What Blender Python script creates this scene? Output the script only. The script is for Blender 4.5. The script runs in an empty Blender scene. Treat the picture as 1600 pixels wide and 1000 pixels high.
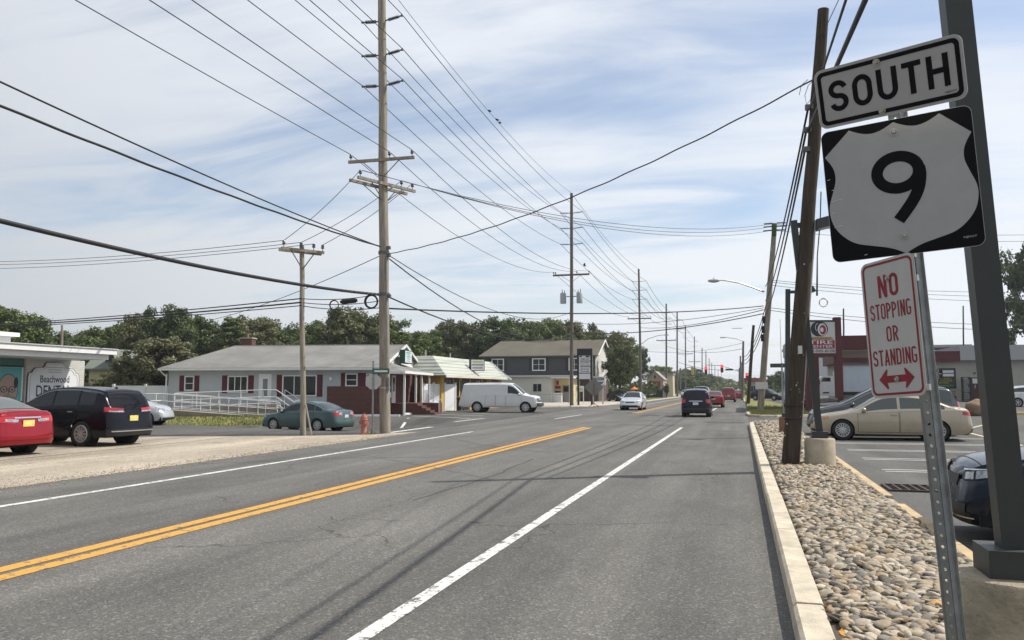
import bpy, bmesh, math, random
import numpy as np
from mathutils import Vector, Matrix, Euler, noise as mnoise
R = math.radians
random.seed(7); np.random.seed(7)
SC = bpy.context.scene
COL = SC.collection

# ---------------------------------------------------------------- camera
F_PX, EYE = 1244.0, 1.65
YAW, PITCH = R(16.0), math.atan(108 / 1244)
cam_data = bpy.data.cameras.new('camera')
cam_data.sensor_width = 36.0
cam_data.lens = 36.0 * F_PX / 1600
cam_data.clip_start, cam_data.clip_end = 0.05, 6000
cam = bpy.data.objects.new('camera', cam_data)
cam.location = (0, 0, EYE)
cam.rotation_euler = (R(90) + PITCH, 0, YAW)
COL.objects.link(cam)
SC.camera = cam

# ---------------------------------------------------------------- sky, sun, exposure
SUN_AZ, SUN_EL = R(63), R(50)          # azimuth from +Y towards +X
world = bpy.data.worlds.new('World')
SC.world = world
world.use_nodes = True
wn, wl = world.node_tree.nodes, world.node_tree.links
wn.clear()
w_out = wn.new('ShaderNodeOutputWorld')
w_bg = wn.new('ShaderNodeBackground'); w_bg.inputs['Strength'].default_value = 0.15
w_sky = wn.new('ShaderNodeTexSky'); w_sky.sky_type = 'NISHITA'; w_sky.sun_disc = False
w_sky.sun_elevation = SUN_EL; w_sky.sun_rotation = SUN_AZ
w_sky.air_density = 1.0; w_sky.dust_density = 1.2; w_sky.ozone_density = 1.5
w_tc = wn.new('ShaderNodeTexCoord')
w_sep = wn.new('ShaderNodeSeparateXYZ'); wl.new(w_tc.outputs['Generated'], w_sep.inputs[0])
def wmath(op, a, b=None, c=None):
    n = wn.new('ShaderNodeMath'); n.operation = op
    for i, v in enumerate((a, b, c)):
        if v is None: continue
        if isinstance(v, (int, float)): n.inputs[i].default_value = v
        else: wl.new(v, n.inputs[i])
    return n.outputs[0]
zc = wmath('MAXIMUM', w_sep.outputs[2], 0.0)
zd = wmath('ADD', zc, 0.16)
px_ = wmath('DIVIDE', w_sep.outputs[0], zd)
py_ = wmath('DIVIDE', w_sep.outputs[1], zd)
w_cmb = wn.new('ShaderNodeCombineXYZ'); wl.new(px_, w_cmb.inputs[0]); wl.new(py_, w_cmb.inputs[1])
def wnoise(scale, rot, loc, nscale, detail, rough, dist):
    mp = wn.new('ShaderNodeMapping'); wl.new(w_cmb.outputs[0], mp.inputs['Vector'])
    mp.inputs['Rotation'].default_value = (0, 0, rot); mp.inputs['Scale'].default_value = scale
    mp.inputs['Location'].default_value = loc
    nz = wn.new('ShaderNodeTexNoise'); wl.new(mp.outputs[0], nz.inputs['Vector'])
    nz.inputs['Scale'].default_value = nscale; nz.inputs['Detail'].default_value = detail
    nz.inputs['Roughness'].default_value = rough; nz.inputs['Distortion'].default_value = dist
    return nz.outputs['Fac']
n_big = wnoise((0.34, 1.0, 1), R(-12), (0.35, 0.2, 0), 1.0, 4, 0.5, 0.4)
n_fine = wnoise((0.5, 1.6, 1), R(-20), (5, 2, 0), 2.4, 6, 0.58, 0.7)
n_sum = wmath('ADD', wmath('MULTIPLY', n_big, 0.72), wmath('MULTIPLY', n_fine, 0.28))
w_mr = wn.new('ShaderNodeMapRange'); w_mr.interpolation_type = 'SMOOTHSTEP'
wl.new(n_sum, w_mr.inputs['Value'])
w_mr.inputs['From Min'].default_value = 0.36; w_mr.inputs['From Max'].default_value = 0.55
hz = wn.new('ShaderNodeMapRange'); wl.new(zc, hz.inputs['Value'])   # thin milky air towards the horizon
hz.inputs['From Min'].default_value = 0.0; hz.inputs['From Max'].default_value = 0.22
hz.inputs['To Min'].default_value = 0.62; hz.inputs['To Max'].default_value = 0.0
w_mask = wmath('MINIMUM', wmath('ADD', wmath('MULTIPLY_ADD', w_mr.outputs[0], 0.76, 0.16), wmath('MULTIPLY', hz.outputs[0], 0.6)), 0.95)
w_mix = wn.new('ShaderNodeMix'); w_mix.data_type = 'RGBA'
wl.new(w_mask, w_mix.inputs['Factor'])
wl.new(w_sky.outputs[0], w_mix.inputs[6])
# high cloud is brightest towards the sun (forward scatter) and dims smoothly away from it
w_dot = wn.new('ShaderNodeVectorMath'); w_dot.operation = 'DOT_PRODUCT'; wl.new(w_tc.outputs['Generated'], w_dot.inputs[0])
w_dot.inputs[1].default_value = (math.cos(SUN_EL) * math.sin(SUN_AZ), math.cos(SUN_EL) * math.cos(SUN_AZ), math.sin(SUN_EL))
w_fs = wn.new('ShaderNodeMapRange'); w_fs.interpolation_type = 'SMOOTHSTEP'; wl.new(w_dot.outputs['Value'], w_fs.inputs['Value'])
for k_, x_ in zip(('From Min', 'From Max', 'To Min', 'To Max'), (-0.85, 0.45, 0.30, 1.0)): w_fs.inputs[k_].default_value = x_
w_cl = wn.new('ShaderNodeVectorMath'); w_cl.operation = 'SCALE'; w_cl.inputs[0].default_value = (6.0, 6.25, 6.6); wl.new(w_fs.outputs[0], w_cl.inputs['Scale'])
wl.new(w_cl.outputs[0], w_mix.inputs[7])
wl.new(w_mix.outputs[2], w_bg.inputs['Color'])
wl.new(w_bg.outputs[0], w_out.inputs['Surface'])

sun_data = bpy.data.lights.new('sun', 'SUN')
sun_data.energy = 5.0; sun_data.angle = R(0.53); sun_data.color = (1.0, 0.95, 0.87)
sun = bpy.data.objects.new('sun', sun_data)
sdir = Vector((math.cos(SUN_EL) * math.sin(SUN_AZ), math.cos(SUN_EL) * math.cos(SUN_AZ), math.sin(SUN_EL)))
sun.rotation_euler = sdir.to_track_quat('Z', 'Y').to_euler()
sun.location = sdir * 100
COL.objects.link(sun)
vs = SC.view_settings
vs.view_transform = 'Standard'; vs.look = 'None'; vs.exposure = 0.0; vs.gamma = 1.0; vs.use_curve_mapping = False

# ---------------------------------------------------------------- survey: a picture ray meets the ground or an upright plane
_fw = np.array([-math.sin(YAW) * math.cos(PITCH), math.cos(YAW) * math.cos(PITCH), math.sin(PITCH)])
_rt = np.array([math.cos(YAW), math.sin(YAW), 0.0])
_up = np.cross(_rt, _fw)
_C = np.array([0, 0, EYE])
def ray(x, y): return _fw + _rt * (x - 800) / F_PX + _up * (500 - y) / F_PX
def G(x, y, z=0.0):
    d = ray(x, y); p = _C + d * (z - EYE) / d[2]; return Vector((p[0], p[1], z))
def AY(x, y, Y):
    d = ray(x, y); return Vector(_C + d * (Y / d[1]))
def AX(x, y, X):
    d = ray(x, y); return Vector(_C + d * (X / d[0]))
def AZ(x, y, depth): return Vector(_C + ray(x, y) * depth)

def gz(X, Y):                                   # the right-hand lot climbs gently away from the road
    return 0.009 * max(0.0, Y - 25) * min(1.0, max(0.0, (X - 3) / 6))

def sstep(t): t = min(1.0, max(0.0, t)); return t * t * (3 - 2 * t)
def gzl(X, Y):                                  # the side street dips behind the gravel lot and the lawn climbs back to the pale house
    a = sstep(((Y - 28) + 0.35 * (X + 15)) / 4.0)
    u = (X + 35.5) * 0.167 - (Y - 43.4) * 0.986
    return -0.55 * a * sstep((u - 2.6) / 3.6) * sstep((-13.6 - X) / 4.5)

# ---------------------------------------------------------------- materials
MATS = {}
def M(name, color, rough=0.7, metal=0.0, var=0.0, vscale=6.0, bump=0.0, bscale=40.0, spec=0.4, coat=0.0, emit=0.0, detail=4, stretch=(1, 1, 1), hue=None, island=0.0):
    if name in MATS: return MATS[name]
    m = bpy.data.materials.new(name); m.use_nodes = True
    nt = m.node_tree; b = nt.nodes['Principled BSDF']
    c = (*color, 1)
    b.inputs['Base Color'].default_value = c
    b.inputs['Roughness'].default_value = rough
    b.inputs['Metallic'].default_value = metal
    b.inputs['Specular IOR Level'].default_value = spec
    b.inputs['Coat Weight'].default_value = coat
    b.inputs['Coat Roughness'].default_value = 0.03
    if emit:
        b.inputs['Emission Color'].default_value = c; b.inputs['Emission Strength'].default_value = emit
    if var or bump:
        tc = nt.nodes.new('ShaderNodeTexCoord'); mp = nt.nodes.new('ShaderNodeMapping')
        nt.links.new(tc.outputs['Object'], mp.inputs['Vector']); mp.inputs['Scale'].default_value = stretch
    col = None
    if var:
        nz = nt.nodes.new('ShaderNodeTexNoise'); nt.links.new(mp.outputs[0], nz.inputs['Vector'])
        nz.inputs['Scale'].default_value = vscale; nz.inputs['Detail'].default_value = detail; nz.inputs['Roughness'].default_value = 0.65
        rp = nt.nodes.new('ShaderNodeValToRGB'); nt.links.new(nz.outputs['Fac'], rp.inputs[0])
        h = hue if hue else color
        rp.color_ramp.elements[0].position = 0.3; rp.color_ramp.elements[1].position = 0.7
        rp.color_ramp.elements[0].color = (*[max(0, v * (1 - var)) for v in color], 1)
        rp.color_ramp.elements[1].color = (*[min(1, v * (1 + var)) for v in h], 1)
        col = rp.outputs[0]
    if island:
        gi = nt.nodes.new('ShaderNodeNewGeometry'); oi = nt.nodes.new('ShaderNodeObjectInfo')
        ad = nt.nodes.new('ShaderNodeMath'); ad.operation = 'ADD'
        nt.links.new(gi.outputs['Random Per Island'], ad.inputs[0]); nt.links.new(oi.outputs['Random'], ad.inputs[1])
        fr = nt.nodes.new('ShaderNodeMath'); fr.operation = 'FRACT'; nt.links.new(ad.outputs[0], fr.inputs[0])
        mr = nt.nodes.new('ShaderNodeMapRange'); nt.links.new(fr.outputs[0], mr.inputs['Value'])
        mr.inputs['To Min'].default_value = 1 - island; mr.inputs['To Max'].default_value = 1 + island
        mx = nt.nodes.new('ShaderNodeVectorMath'); mx.operation = 'SCALE'
        if col: nt.links.new(col, mx.inputs[0])
        else: mx.inputs[0].default_value = color
        nt.links.new(mr.outputs[0], mx.inputs['Scale'])
        col = mx.outputs[0]
    if col: nt.links.new(col, b.inputs['Base Color'])
    if bump:
        n2 = nt.nodes.new('ShaderNodeTexNoise'); nt.links.new(mp.outputs[0], n2.inputs['Vector'])
        n2.inputs['Scale'].default_value = bscale; n2.inputs['Detail'].default_value = 3
        bp = nt.nodes.new('ShaderNodeBump'); nt.links.new(n2.outputs['Fac'], bp.inputs['Height'])
        bp.inputs['Strength'].default_value = min(1, bump); bp.inputs['Distance'].default_value = 0.02
        nt.links.new(bp.outputs[0], b.inputs['Normal'])
    MATS[name] = m
    return m

# ---------------------------------------------------------------- mesh helpers
class MB:
    """collects solids and sheets for one mesh"""
    def __init__(s): s.v = []; s.f = []; s.m = []
    def add(s, verts, faces, mi=0):
        o = len(s.v); s.v += [tuple(v) for v in verts]
        s.f += [tuple(i + o for i in f) for f in faces]; s.m += [mi] * len(faces); return s
    def box(s, c, d, rz=0.0, mi=0, mat=None, taper=1.0):
        x, y, z = [k / 2 for k in d]
        p = [Vector((sx * x * (taper if sz > 0 else 1), sy * y * (taper if sz > 0 else 1), sz * z)) for sz in (-1, 1) for sx, sy in ((-1, -1), (1, -1), (1, 1), (-1, 1))]
        m = mat if mat is not None else Matrix.Rotation(rz, 3, 'Z')
        p = [m @ q + Vector(c) for q in p]
        return s.add(p, [(3, 2, 1, 0), (4, 5, 6, 7), (0, 1, 5, 4), (1, 2, 6, 5), (2, 3, 7, 6), (3, 0, 4, 7)], mi)
    def cyl(s, a, b, r0, r1=None, n=10, mi=0, caps=True):
        a, b = Vector(a), Vector(b); r1 = r0 if r1 is None else r1
        ax = (b - a).normalized(); u = ax.orthogonal().normalized(); w = ax.cross(u)
        vs = []
        for p, r in ((a, r0), (b, r1)):
            for i in range(n):
                t = 2 * math.pi * i / n; vs.append(p + (u * math.cos(t) + w * math.sin(t)) * r)
        fs = [(i, (i + 1) % n, n + (i + 1) % n, n + i) for i in range(n)]
        if caps: fs += [tuple(range(n - 1, -1, -1)), tuple(range(n, 2 * n))]
        return s.add(vs, fs, mi)
    def tube(s, pts, r, n=5, mi=0, caps=True):
        pts = [Vector(p) for p in pts]; vs = []; N = len(pts)
        rr = r if isinstance(r, (list, tuple)) else [r] * N
        u = None
        for i, p in enumerate(pts):
            t = (pts[min(i + 1, N - 1)] - pts[max(i - 1, 0)]).normalized()
            if u is None: u = t.orthogonal().normalized()
            else:
                u = u - t * u.dot(t); u = u.normalized() if u.length > 1e-6 else t.orthogonal().normalized()
            w = t.cross(u)
            for k in range(n):
                a = 2 * math.pi * k / n; vs.append(p + (u * math.cos(a) + w * math.sin(a)) * rr[i])
        fs = [(i * n + k, i * n + (k + 1) % n, (i + 1) * n + (k + 1) % n, (i + 1) * n + k) for i in range(N - 1) for k in range(n)]
        if caps: fs += [tuple(range(n - 1, -1, -1)), tuple(range((N - 1) * n, N * n))]
        return s.add(vs, fs, mi)
    def lathe(s, prof, n=20, c=(0, 0, 0), axis='Z', mi=0):
        vs = []
        for r, h in prof:
            for k in range(n):
                a = 2 * math.pi * k / n; x, y = r * math.cos(a), r * math.sin(a)
                q = (x, y, h) if axis == 'Z' else ((x, h, y) if axis == 'Y' else (h, x, y))
                vs.append(Vector(q) + Vector(c))
        fs = [(i * n + k, i * n + (k + 1) % n, (i + 1) * n + (k + 1) % n, (i + 1) * n + k) for i in range(len(prof) - 1) for k in range(n)]
        return s.add(vs, fs, mi)
    def prism(s, poly, h, mat=None, mi=0):
        """polygon in local xy, extruded along local z from 0 to h"""
        n = len(poly); m = mat if mat is not None else Matrix.Identity(4)
        vs = [m @ Vector((x, y, 0)) for x, y in poly] + [m @ Vector((x, y, h)) for x, y in poly]
        fs = [tuple(range(n - 1, -1, -1)), tuple(range(n, 2 * n))] + [(i, (i + 1) % n, n + (i + 1) % n, n + i) for i in range(n)]
        return s.add(vs, fs, mi)
    def quad(s, a, b, c, d, mi=0): return s.add([a, b, c, d], [(0, 1, 2, 3)], mi)
    def grid(s, rows, mi=0, flip=False):
        nr, nc = len(rows), len(rows[0])
        vs = [p for r in rows for p in r]
        fs = []
        for i in range(nr - 1):
            for k in range(nc - 1):
                q = (i * nc + k, i * nc + k + 1, (i + 1) * nc + k + 1, (i + 1) * nc + k)
                fs.append(q[::-1] if flip else q)
        return s.add(vs, fs, mi)
    def build(s, name, mats, parent=None, smooth=None, loc=None, fix=False):
        me = bpy.data.meshes.new(name)
        me.from_pydata(s.v, [], s.f)
        for m in (mats if isinstance(mats, (list, tuple)) else [mats]): me.materials.append(m)
        if any(s.m): me.polygons.foreach_set('material_index', s.m)
        if fix:
            bm = bmesh.new(); bm.from_mesh(me); bmesh.ops.remove_doubles(bm, verts=bm.verts, dist=1e-4)
            bmesh.ops.recalc_face_normals(bm, faces=bm.faces); bm.to_mesh(me); bm.free()
        if smooth is not None:
            me.polygons.foreach_set('use_smooth', [True] * len(me.polygons))
            if smooth < 180: me.set_sharp_from_angle(angle=R(smooth))
        me.update()
        return link(name, me, parent, loc)
def link(name, me, parent=None, loc=None):
    o = bpy.data.objects.new(name, me); COL.objects.link(o)
    if parent: o.parent = parent
    if loc is not None: o.location = loc
    return o
def tag(o, label=None, cat=None, group=None, kind=None):
    if label: o['label'] = label
    if cat: o['category'] = cat
    if group: o['group'] = group
    if kind: o['kind'] = kind
    return o
def thing(name, loc, label, cat, group=None, rz=0.0):
    o = bpy.data.objects.new(name, None); COL.objects.link(o)
    o.empty_display_size = 0.2
    o.location = loc; o.rotation_euler = (0, 0, rz)
    return tag(o, label, cat, group)
def kids(o): return [c for c in o.children]
def copy_tree(o, parent=None):
    c = o.copy(); COL.objects.link(c)
    if parent: c.parent = parent
    for ch in list(o.children): copy_tree(ch, c)
    return c

# ---------------------------------------------------------------- lettering
TEXT = {}
def prep_texts(items):
    """flat lettering meshes, centred, cap height about 1"""
    tmp = []
    for s in items:
        cu = bpy.data.curves.new('lettering', 'FONT'); cu.body = s; cu.align_x = 'CENTER'; cu.size = 1.38; cu.resolution_u = 3; cu.offset = 0.012
        o = bpy.data.objects.new('lettering', cu); COL.objects.link(o); tmp.append((s, o))
    dg = bpy.context.evaluated_depsgraph_get()
    for s, o in tmp:
        TEXT[s] = bpy.data.meshes.new_from_object(o.evaluated_get(dg))
    for s, o in tmp:
        cu = o.data; bpy.data.objects.remove(o); bpy.data.curves.remove(cu)
def put_text(s, width, height, pos, mat3, material, parent, name='lettering'):
    """lettering fitted into width x height, in a plane whose local x,y are mat3 columns 0,1; pos = centre"""
    me = TEXT[s].copy(); n = len(me.vertices)
    co = np.empty(n * 3); me.vertices.foreach_get('co', co); co = co.reshape(-1, 3)
    lo, hi = co.min(0), co.max(0); c = (lo + hi) / 2; d = np.maximum(hi - lo, 1e-6)
    co[:, 0] = (co[:, 0] - c[0]) / d[0] * width; co[:, 1] = (co[:, 1] - c[1]) / d[1] * height; co[:, 2] = 0
    m = np.array(mat3); co = co @ m.T + np.array(pos)
    me.vertices.foreach_set('co', co.ravel()); me.materials.clear(); me.materials.append(material); me.update()
    return link(name, me, parent)

def wp(name, mb, mats, parent, smooth=None, fix=False):
    """a part whose shape was laid out in world coordinates, hung under its thing (unrotated)"""
    return mb.build(name, mats, parent, smooth, -Vector(parent.location), fix)

# ================================================================ SETTING: ground sheets
def asphalt(name, base, warm=(1, 1, 1), crack=0.5, seed=0.0, speck=0.45):
    m = bpy.data.materials.new(name); m.use_nodes = True
    nt = m.node_tree; N, L = nt.nodes.new, nt.links.new
    b = nt.nodes['Principled BSDF']; b.inputs['Roughness'].default_value = 0.85; b.inputs['Specular IOR Level'].default_value = 0.3
    geo = N('ShaderNodeNewGeometry')
    def noise(scale, detail, stretch=(1, 1, 1), loc=(0, 0, 0), rough=0.6, dist=0):
        mp = N('ShaderNodeMapping'); L(geo.outputs['Position'], mp.inputs['Vector'])
        mp.inputs['Scale'].default_value = stretch; mp.inputs['Location'].default_value = tuple(v + seed for v in loc)
        z = N('ShaderNodeTexNoise'); L(mp.outputs[0], z.inputs['Vector'])
        z.inputs['Scale'].default_value = scale; z.inputs['Detail'].default_value = detail; z.inputs['Roughness'].default_value = rough; z.inputs['Distortion'].default_value = dist
        return z.outputs['Fac']
    def mr(v, a, c, lo, hi):
        r = N('ShaderNodeMapRange'); L(v, r.inputs['Value'])
        for k, x in zip(('From Min', 'From Max', 'To Min', 'To Max'), (a, c, lo, hi)): r.inputs[k].default_value = x
        return r.outputs[0]
    def ma(op, a, c):
        n = N('ShaderNodeMath'); n.operation = op
        for i, v in enumerate((a, c)):
            if isinstance(v, (int, float)): n.inputs[i].default_value = v
            else: L(v, n.inputs[i])
        return n.outputs[0]
    g0 = mr(noise(70, 3, rough=0.85), 0.38, 0.64, 1 - speck, 1 + speck)
    vs1 = N('ShaderNodeTexVoronoi'); vs1.inputs['Scale'].default_value = 52; L(geo.outputs['Position'], vs1.inputs['Vector'])
    sc1 = N('ShaderNodeSeparateColor'); L(vs1.outputs['Color'], sc1.inputs[0])
    st1 = mr(sc1.outputs[0], 0.80, 0.92, 1.0, 1.0 + speck * 1.5)
    st2 = mr(sc1.outputs[1], 0.80, 0.95, 1.0, 1.0 - speck * 0.6)
    grain = ma('MULTIPLY', g0, ma('MULTIPLY', st1, st2))
    grain2 = mr(noise(28, 3), 0.3, 0.7, 0.86, 1.14)
    patch = mr(noise(0.55, 6, (1, 0.35, 1), rough=0.7), 0.3, 0.7, 0.72, 1.24)
    track = mr(noise(0.9, 4, (1, 0.025, 1), (3, 0, 0)), 0.35, 0.65, 0.78, 1.18)
    val = ma('MULTIPLY', ma('MULTIPLY', grain, grain2), ma('MULTIPLY', patch, track))
    if crack:
        vo = N('ShaderNodeTexVoronoi'); vo.feature = 'DISTANCE_TO_EDGE'; vo.inputs['Scale'].default_value = 0.16
        wv = N('ShaderNodeVectorMath'); wv.operation = 'ADD'
        zz = N('ShaderNodeTexNoise'); L(geo.outputs['Position'], zz.inputs['Vector']); zz.inputs['Scale'].default_value = 0.9; zz.inputs['Detail'].default_value = 6
        sc = N('ShaderNodeVectorMath'); sc.operation = 'SCALE'; L(zz.outputs['Color'], sc.inputs[0]); sc.inputs['Scale'].default_value = 1.5
        L(geo.outputs['Position'], wv.inputs[0]); L(sc.outputs[0], wv.inputs[1]); L(wv.outputs[0], vo.inputs['Vector'])
        cr = mr(vo.outputs['Distance'], 0.0, 0.0035, 1 - crack, 1.0)
        gate = mr(noise(0.35, 2, (1, 1, 1), (9, 4, 0)), 0.47, 0.55, 1.0, 0.0)
        val = ma('MULTIPLY', val, ma('MAXIMUM', cr, gate))
    s = N('ShaderNodeVectorMath'); s.operation = 'SCALE'; s.inputs[0].default_value = tuple(base * w for w in warm); L(val, s.inputs['Scale'])
    L(s.outputs[0], b.inputs['Base Color'])
    bp = N('ShaderNodeBump'); L(noise(95, 2, rough=0.8), bp.inputs['Height']); bp.inputs['Strength'].default_value = 0.5; bp.inputs['Distance'].default_value = 0.006
    L(bp.outputs[0], b.inputs['Normal'])
    return m
def paint_worn(name, color, base, wear=0.46, seed=0.0, soft=0.04):
    m = bpy.data.materials.new(name); m.use_nodes = True
    nt = m.node_tree; N, L = nt.nodes.new, nt.links.new
    b = nt.nodes['Principled BSDF']; b.inputs['Roughness'].default_value = 0.7
    geo = N('ShaderNodeNewGeometry'); mp = N('ShaderNodeMapping'); L(geo.outputs['Position'], mp.inputs['Vector']); mp.inputs['Location'].default_value = (seed, seed, 0)
    z = N('ShaderNodeTexNoise'); L(mp.outputs[0], z.inputs['Vector']); z.inputs['Scale'].default_value = 7; z.inputs['Detail'].default_value = 8; z.inputs['Roughness'].default_value = 0.78
    r = N('ShaderNodeMapRange'); L(z.outputs['Fac'], r.inputs['Value']); r.inputs['From Min'].default_value = wear - soft; r.inputs['From Max'].default_value = wear
    z2 = N('ShaderNodeTexNoise'); L(mp.outputs[0], z2.inputs['Vector']); z2.inputs['Scale'].default_value = 60; z2.inputs['Detail'].default_value = 2
    r2 = N('ShaderNodeMapRange'); L(z2.outputs['Fac'], r2.inputs['Value']); r2.inputs['To Min'].default_value = 0.72; r2.inputs['To Max'].default_value = 1.15
    s = N('ShaderNodeVectorMath'); s.operation = 'SCALE'; s.inputs[0].default_value = color; L(r2.outputs[0], s.inputs['Scale'])
    mx = N('ShaderNodeMix'); mx.data_type = 'RGBA'; L(r.outputs[0], mx.inputs['Factor']); mx.inputs[6].default_value = (*base, 1); L(s.outputs[0], mx.inputs[7])
    L(mx.outputs[2], b.inputs['Base Color'])
    return m

A_ROAD = asphalt('road asphalt', 0.120, (1.0, 0.955, 0.86), 0.6, 0.0, 0.42)
A_SIDE = asphalt('side street asphalt', 0.088, (1.0, 0.96, 0.875), 0.6, 13.0)
A_LOT = asphalt('lot asphalt', 0.096, (1.0, 0.955, 0.88), 0.3, 31.0, 0.3)
GRAVEL = asphalt('tan gravel lot', 0.36, (1.0, 0.86, 0.66), 0.6, 57.0, 0.5)
P_YEL = paint_worn('yellow road paint', (0.60, 0.31, 0.045), (0.10, 0.09, 0.07), 0.44)
P_WHITE = paint_worn('white road paint', (0.66, 0.65, 0.60), (0.11, 0.105, 0.1), 0.475, 4.0, 0.05)
P_LOT = paint_worn('white stall paint', (0.62, 0.61, 0.57), (0.092, 0.088, 0.082), 0.31, 8.0)
CONC = M('concrete kerb', (0.51, 0.445, 0.34), 0.85, var=0.3, vscale=3.5, bump=0.35, bscale=70, detail=8)
CONC2 = M('tan painted kerb', (0.48, 0.36, 0.20), 0.8, var=0.2, vscale=3, bump=0.3, bscale=60)
CONC_G = M('grey concrete', (0.33, 0.31, 0.27), 0.9, var=0.25, vscale=3, bump=0.5, bscale=50, detail=8)
SOIL = M('dry soil', (0.09, 0.07, 0.05), 0.95, var=0.35, vscale=1.5, bump=0.5)
GRASS_G = M('lawn turf', (0.155, 0.18, 0.035), 0.95, var=0.42, vscale=1.1, bump=0.6, bscale=60, detail=9, hue=(0.19, 0.18, 0.06))
FAR_G = M('far grassland', (0.10, 0.12, 0.045), 0.95, var=0.3, vscale=0.05)

def sheet(name, poly, z, mat, kind='structure'):
    n = len(poly)
    return tag(MB().add([(p[0], p[1], z) for p in poly], [tuple(range(n))]).build(name, mat), kind=kind)
gxs = [-1500, -600, -120, -75] + list(range(-70, -10, 2)) + [-8, 0, 30, 120, 600, 1500]
gys = [-300, -200, -20, 10, 20] + list(range(24, 60, 2)) + [64, 100, 300, 900, 1700, 2600]
tag(MB().grid([[Vector((x, y, -0.06 + gzl(x, y))) for x in gxs] for y in gys]).build('ground', FAR_G), kind='structure')
# main road
sheet('road', [(-12.0, -60), (0.34, -60), (0.34, 44), (0.34, 1600), (-13.5, 1600), (-13.5, 70), (-12.0, 30)], 0.0, A_ROAD)
# side street, driveways and the asphalt forecourts on the left
sxs = [-75, -65] + [x * 0.75 for x in range(-80, -16)] + [-11.95]
sys_ = [-6, 5, 15, 20] + [22 + 0.75 * k for k in range(50)] + [62]
tag(MB().grid([[Vector((x, y, -0.006 + gzl(x, y))) for x in sxs] for y in sys_]).build('side_street', A_SIDE, smooth=180), kind='structure')
sheet('forecourt', [(-11.9, 62), (-11.9, 66), (-13.45, 72), (-13.45, 100), (-32, 100), (-32, 62)], -0.006, A_SIDE)
sheet('gravel_lot', [(-11.8, -60), (-11.85, 23), (-12.0, 28.9), (-12.5, 28.0), (-13.0, 26.75), (-15, 25.2), (-19.5, 23.6), (-30, 19.0), (-60, 5.0), (-60, -60)], 0.004, GRAVEL)
La, Lb_ = G(238, 670.5, -0.53), G(402, 668.5, -0.53)      # front edge of the lawn along the kerb
Ld = (La - Lb_).normalized(); Lleft = La + Ld * 22
LWX, LWY = Vector((0.986, 0.167, 0)), Vector((-0.167, 0.986, 0)); HF = Vector((-35.5, 43.4, 0))
rows = []
for i in range(31):
    f0 = Lleft.lerp(Lb_, i / 30); p1_ = HF + LWX * (-26 + 34.2 * i / 30) + LWY * 0.4
    rows.append([Vector((f0.lerp(p1_, j / 12).x, f0.lerp(p1_, j / 12).y, 0)) for j in range(13)])
rows = [[Vector((p.x, p.y, gzl(p.x, p.y) + 0.055)) for p in r] for r in rows]
lawn = tag(MB().grid(rows, flip=True).build('lawn', GRASS_G, smooth=180), kind='structure')
# lawn kerb (worn concrete edging along the side street)
k0, k1 = Lleft, Lb_ + (Lb_ - La).normalized() * 0.2
for i in range(14):
    a, b2 = k0.lerp(k1, i / 14), k0.lerp(k1, (i + 0.985) / 14)
    d = (b2 - a); c = (a + b2) / 2 - LWY * 0.09
    o = MB().box((c.x, c.y, gzl(c.x, c.y) + 0.04), (Vector((d.x, d.y)).length, 0.16, 0.14), rz=math.atan2(d.y, d.x)).build('kerb_stone', CONC_G)
    o.parent = lawn
# far side walk and grass verge beyond the wooden pole
sheet('pavement', [(-13.6, 74), (-13.6, 250), (-24, 250), (-24, 88), (-19, 74)], 0.012, M('pale pavement', (0.40, 0.37, 0.32), 0.9, var=0.15, vscale=1, bump=0.2))
# right-hand lot: one sheet that climbs gently
xs = [0.34, 0.6, 2.0, 3.0, 4.5, 6, 7.5, 9, 14, 20, 30, 45, 70, 120, 200]
ys = [-60, -10, 0, 10, 20, 25, 30, 40, 50, 60, 70, 80, 95, 120, 170]
tag(MB().grid([[Vector((x, y, gz(x, y) + 0.0)) for x in xs] for y in ys], flip=False).build('parking_lot', A_LOT), kind='structure')
for ob in bpy.data.objects:
    pass

# ---------------------------------------------------------------- painted markings
def stripe(mb, pts, w, z=0.005):
    pts = [Vector((p[0], p[1], 0)) for p in pts]
    rows = []
    for i, p in enumerate(pts):
        t = (pts[min(i + 1, len(pts) - 1)] - pts[max(i - 1, 0)]).normalized(); nrm = Vector((-t.y, t.x, 0)) * w / 2
        zz = gz(p.x, p.y) + gzl(p.x, p.y) + z
        rows.append([p + nrm + Vector((0, 0, zz)), p - nrm + Vector((0, 0, zz))])
    mb.grid(rows, flip=True)
def marking(name, strips, w, mat, z=0.005):
    for pts in strips:
        mb = MB(); stripe(mb, pts, w, z); tag(mb.build(name, mat), kind='structure')
Yl = -6.42
marking('centre_line', [[(Yl - 0.14, -20), (Yl - 0.12, 34.4)], [(Yl + 0.14, -20), (Yl + 0.16, 34.0)]], 0.185, P_YEL)
marking('centre_line', [[(-7.2, 55), (-7.25, 400)], [(-6.9, 54.6), (-6.95, 400)]], 0.15, P_YEL)
marking('edge_line', [[(-10.06, -20), (-10.07, 29.6)], [(-10.0, 43.5), (-9.95, 51.0)], [(-9.8, 66), (-11.2, 400)]], 0.15, P_WHITE)
marking('shoulder_line', [[(-2.44, -20), (-2.5, 35.3)]], 0.135, P_WHITE)
for i in range(9):
    marking('shoulder_line', [[(-2.2 + 0.1 * i, 63 + i * 20), (-2.1 + 0.1 * i, 72 + i * 20)]], 0.15, P_WHITE)
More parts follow.
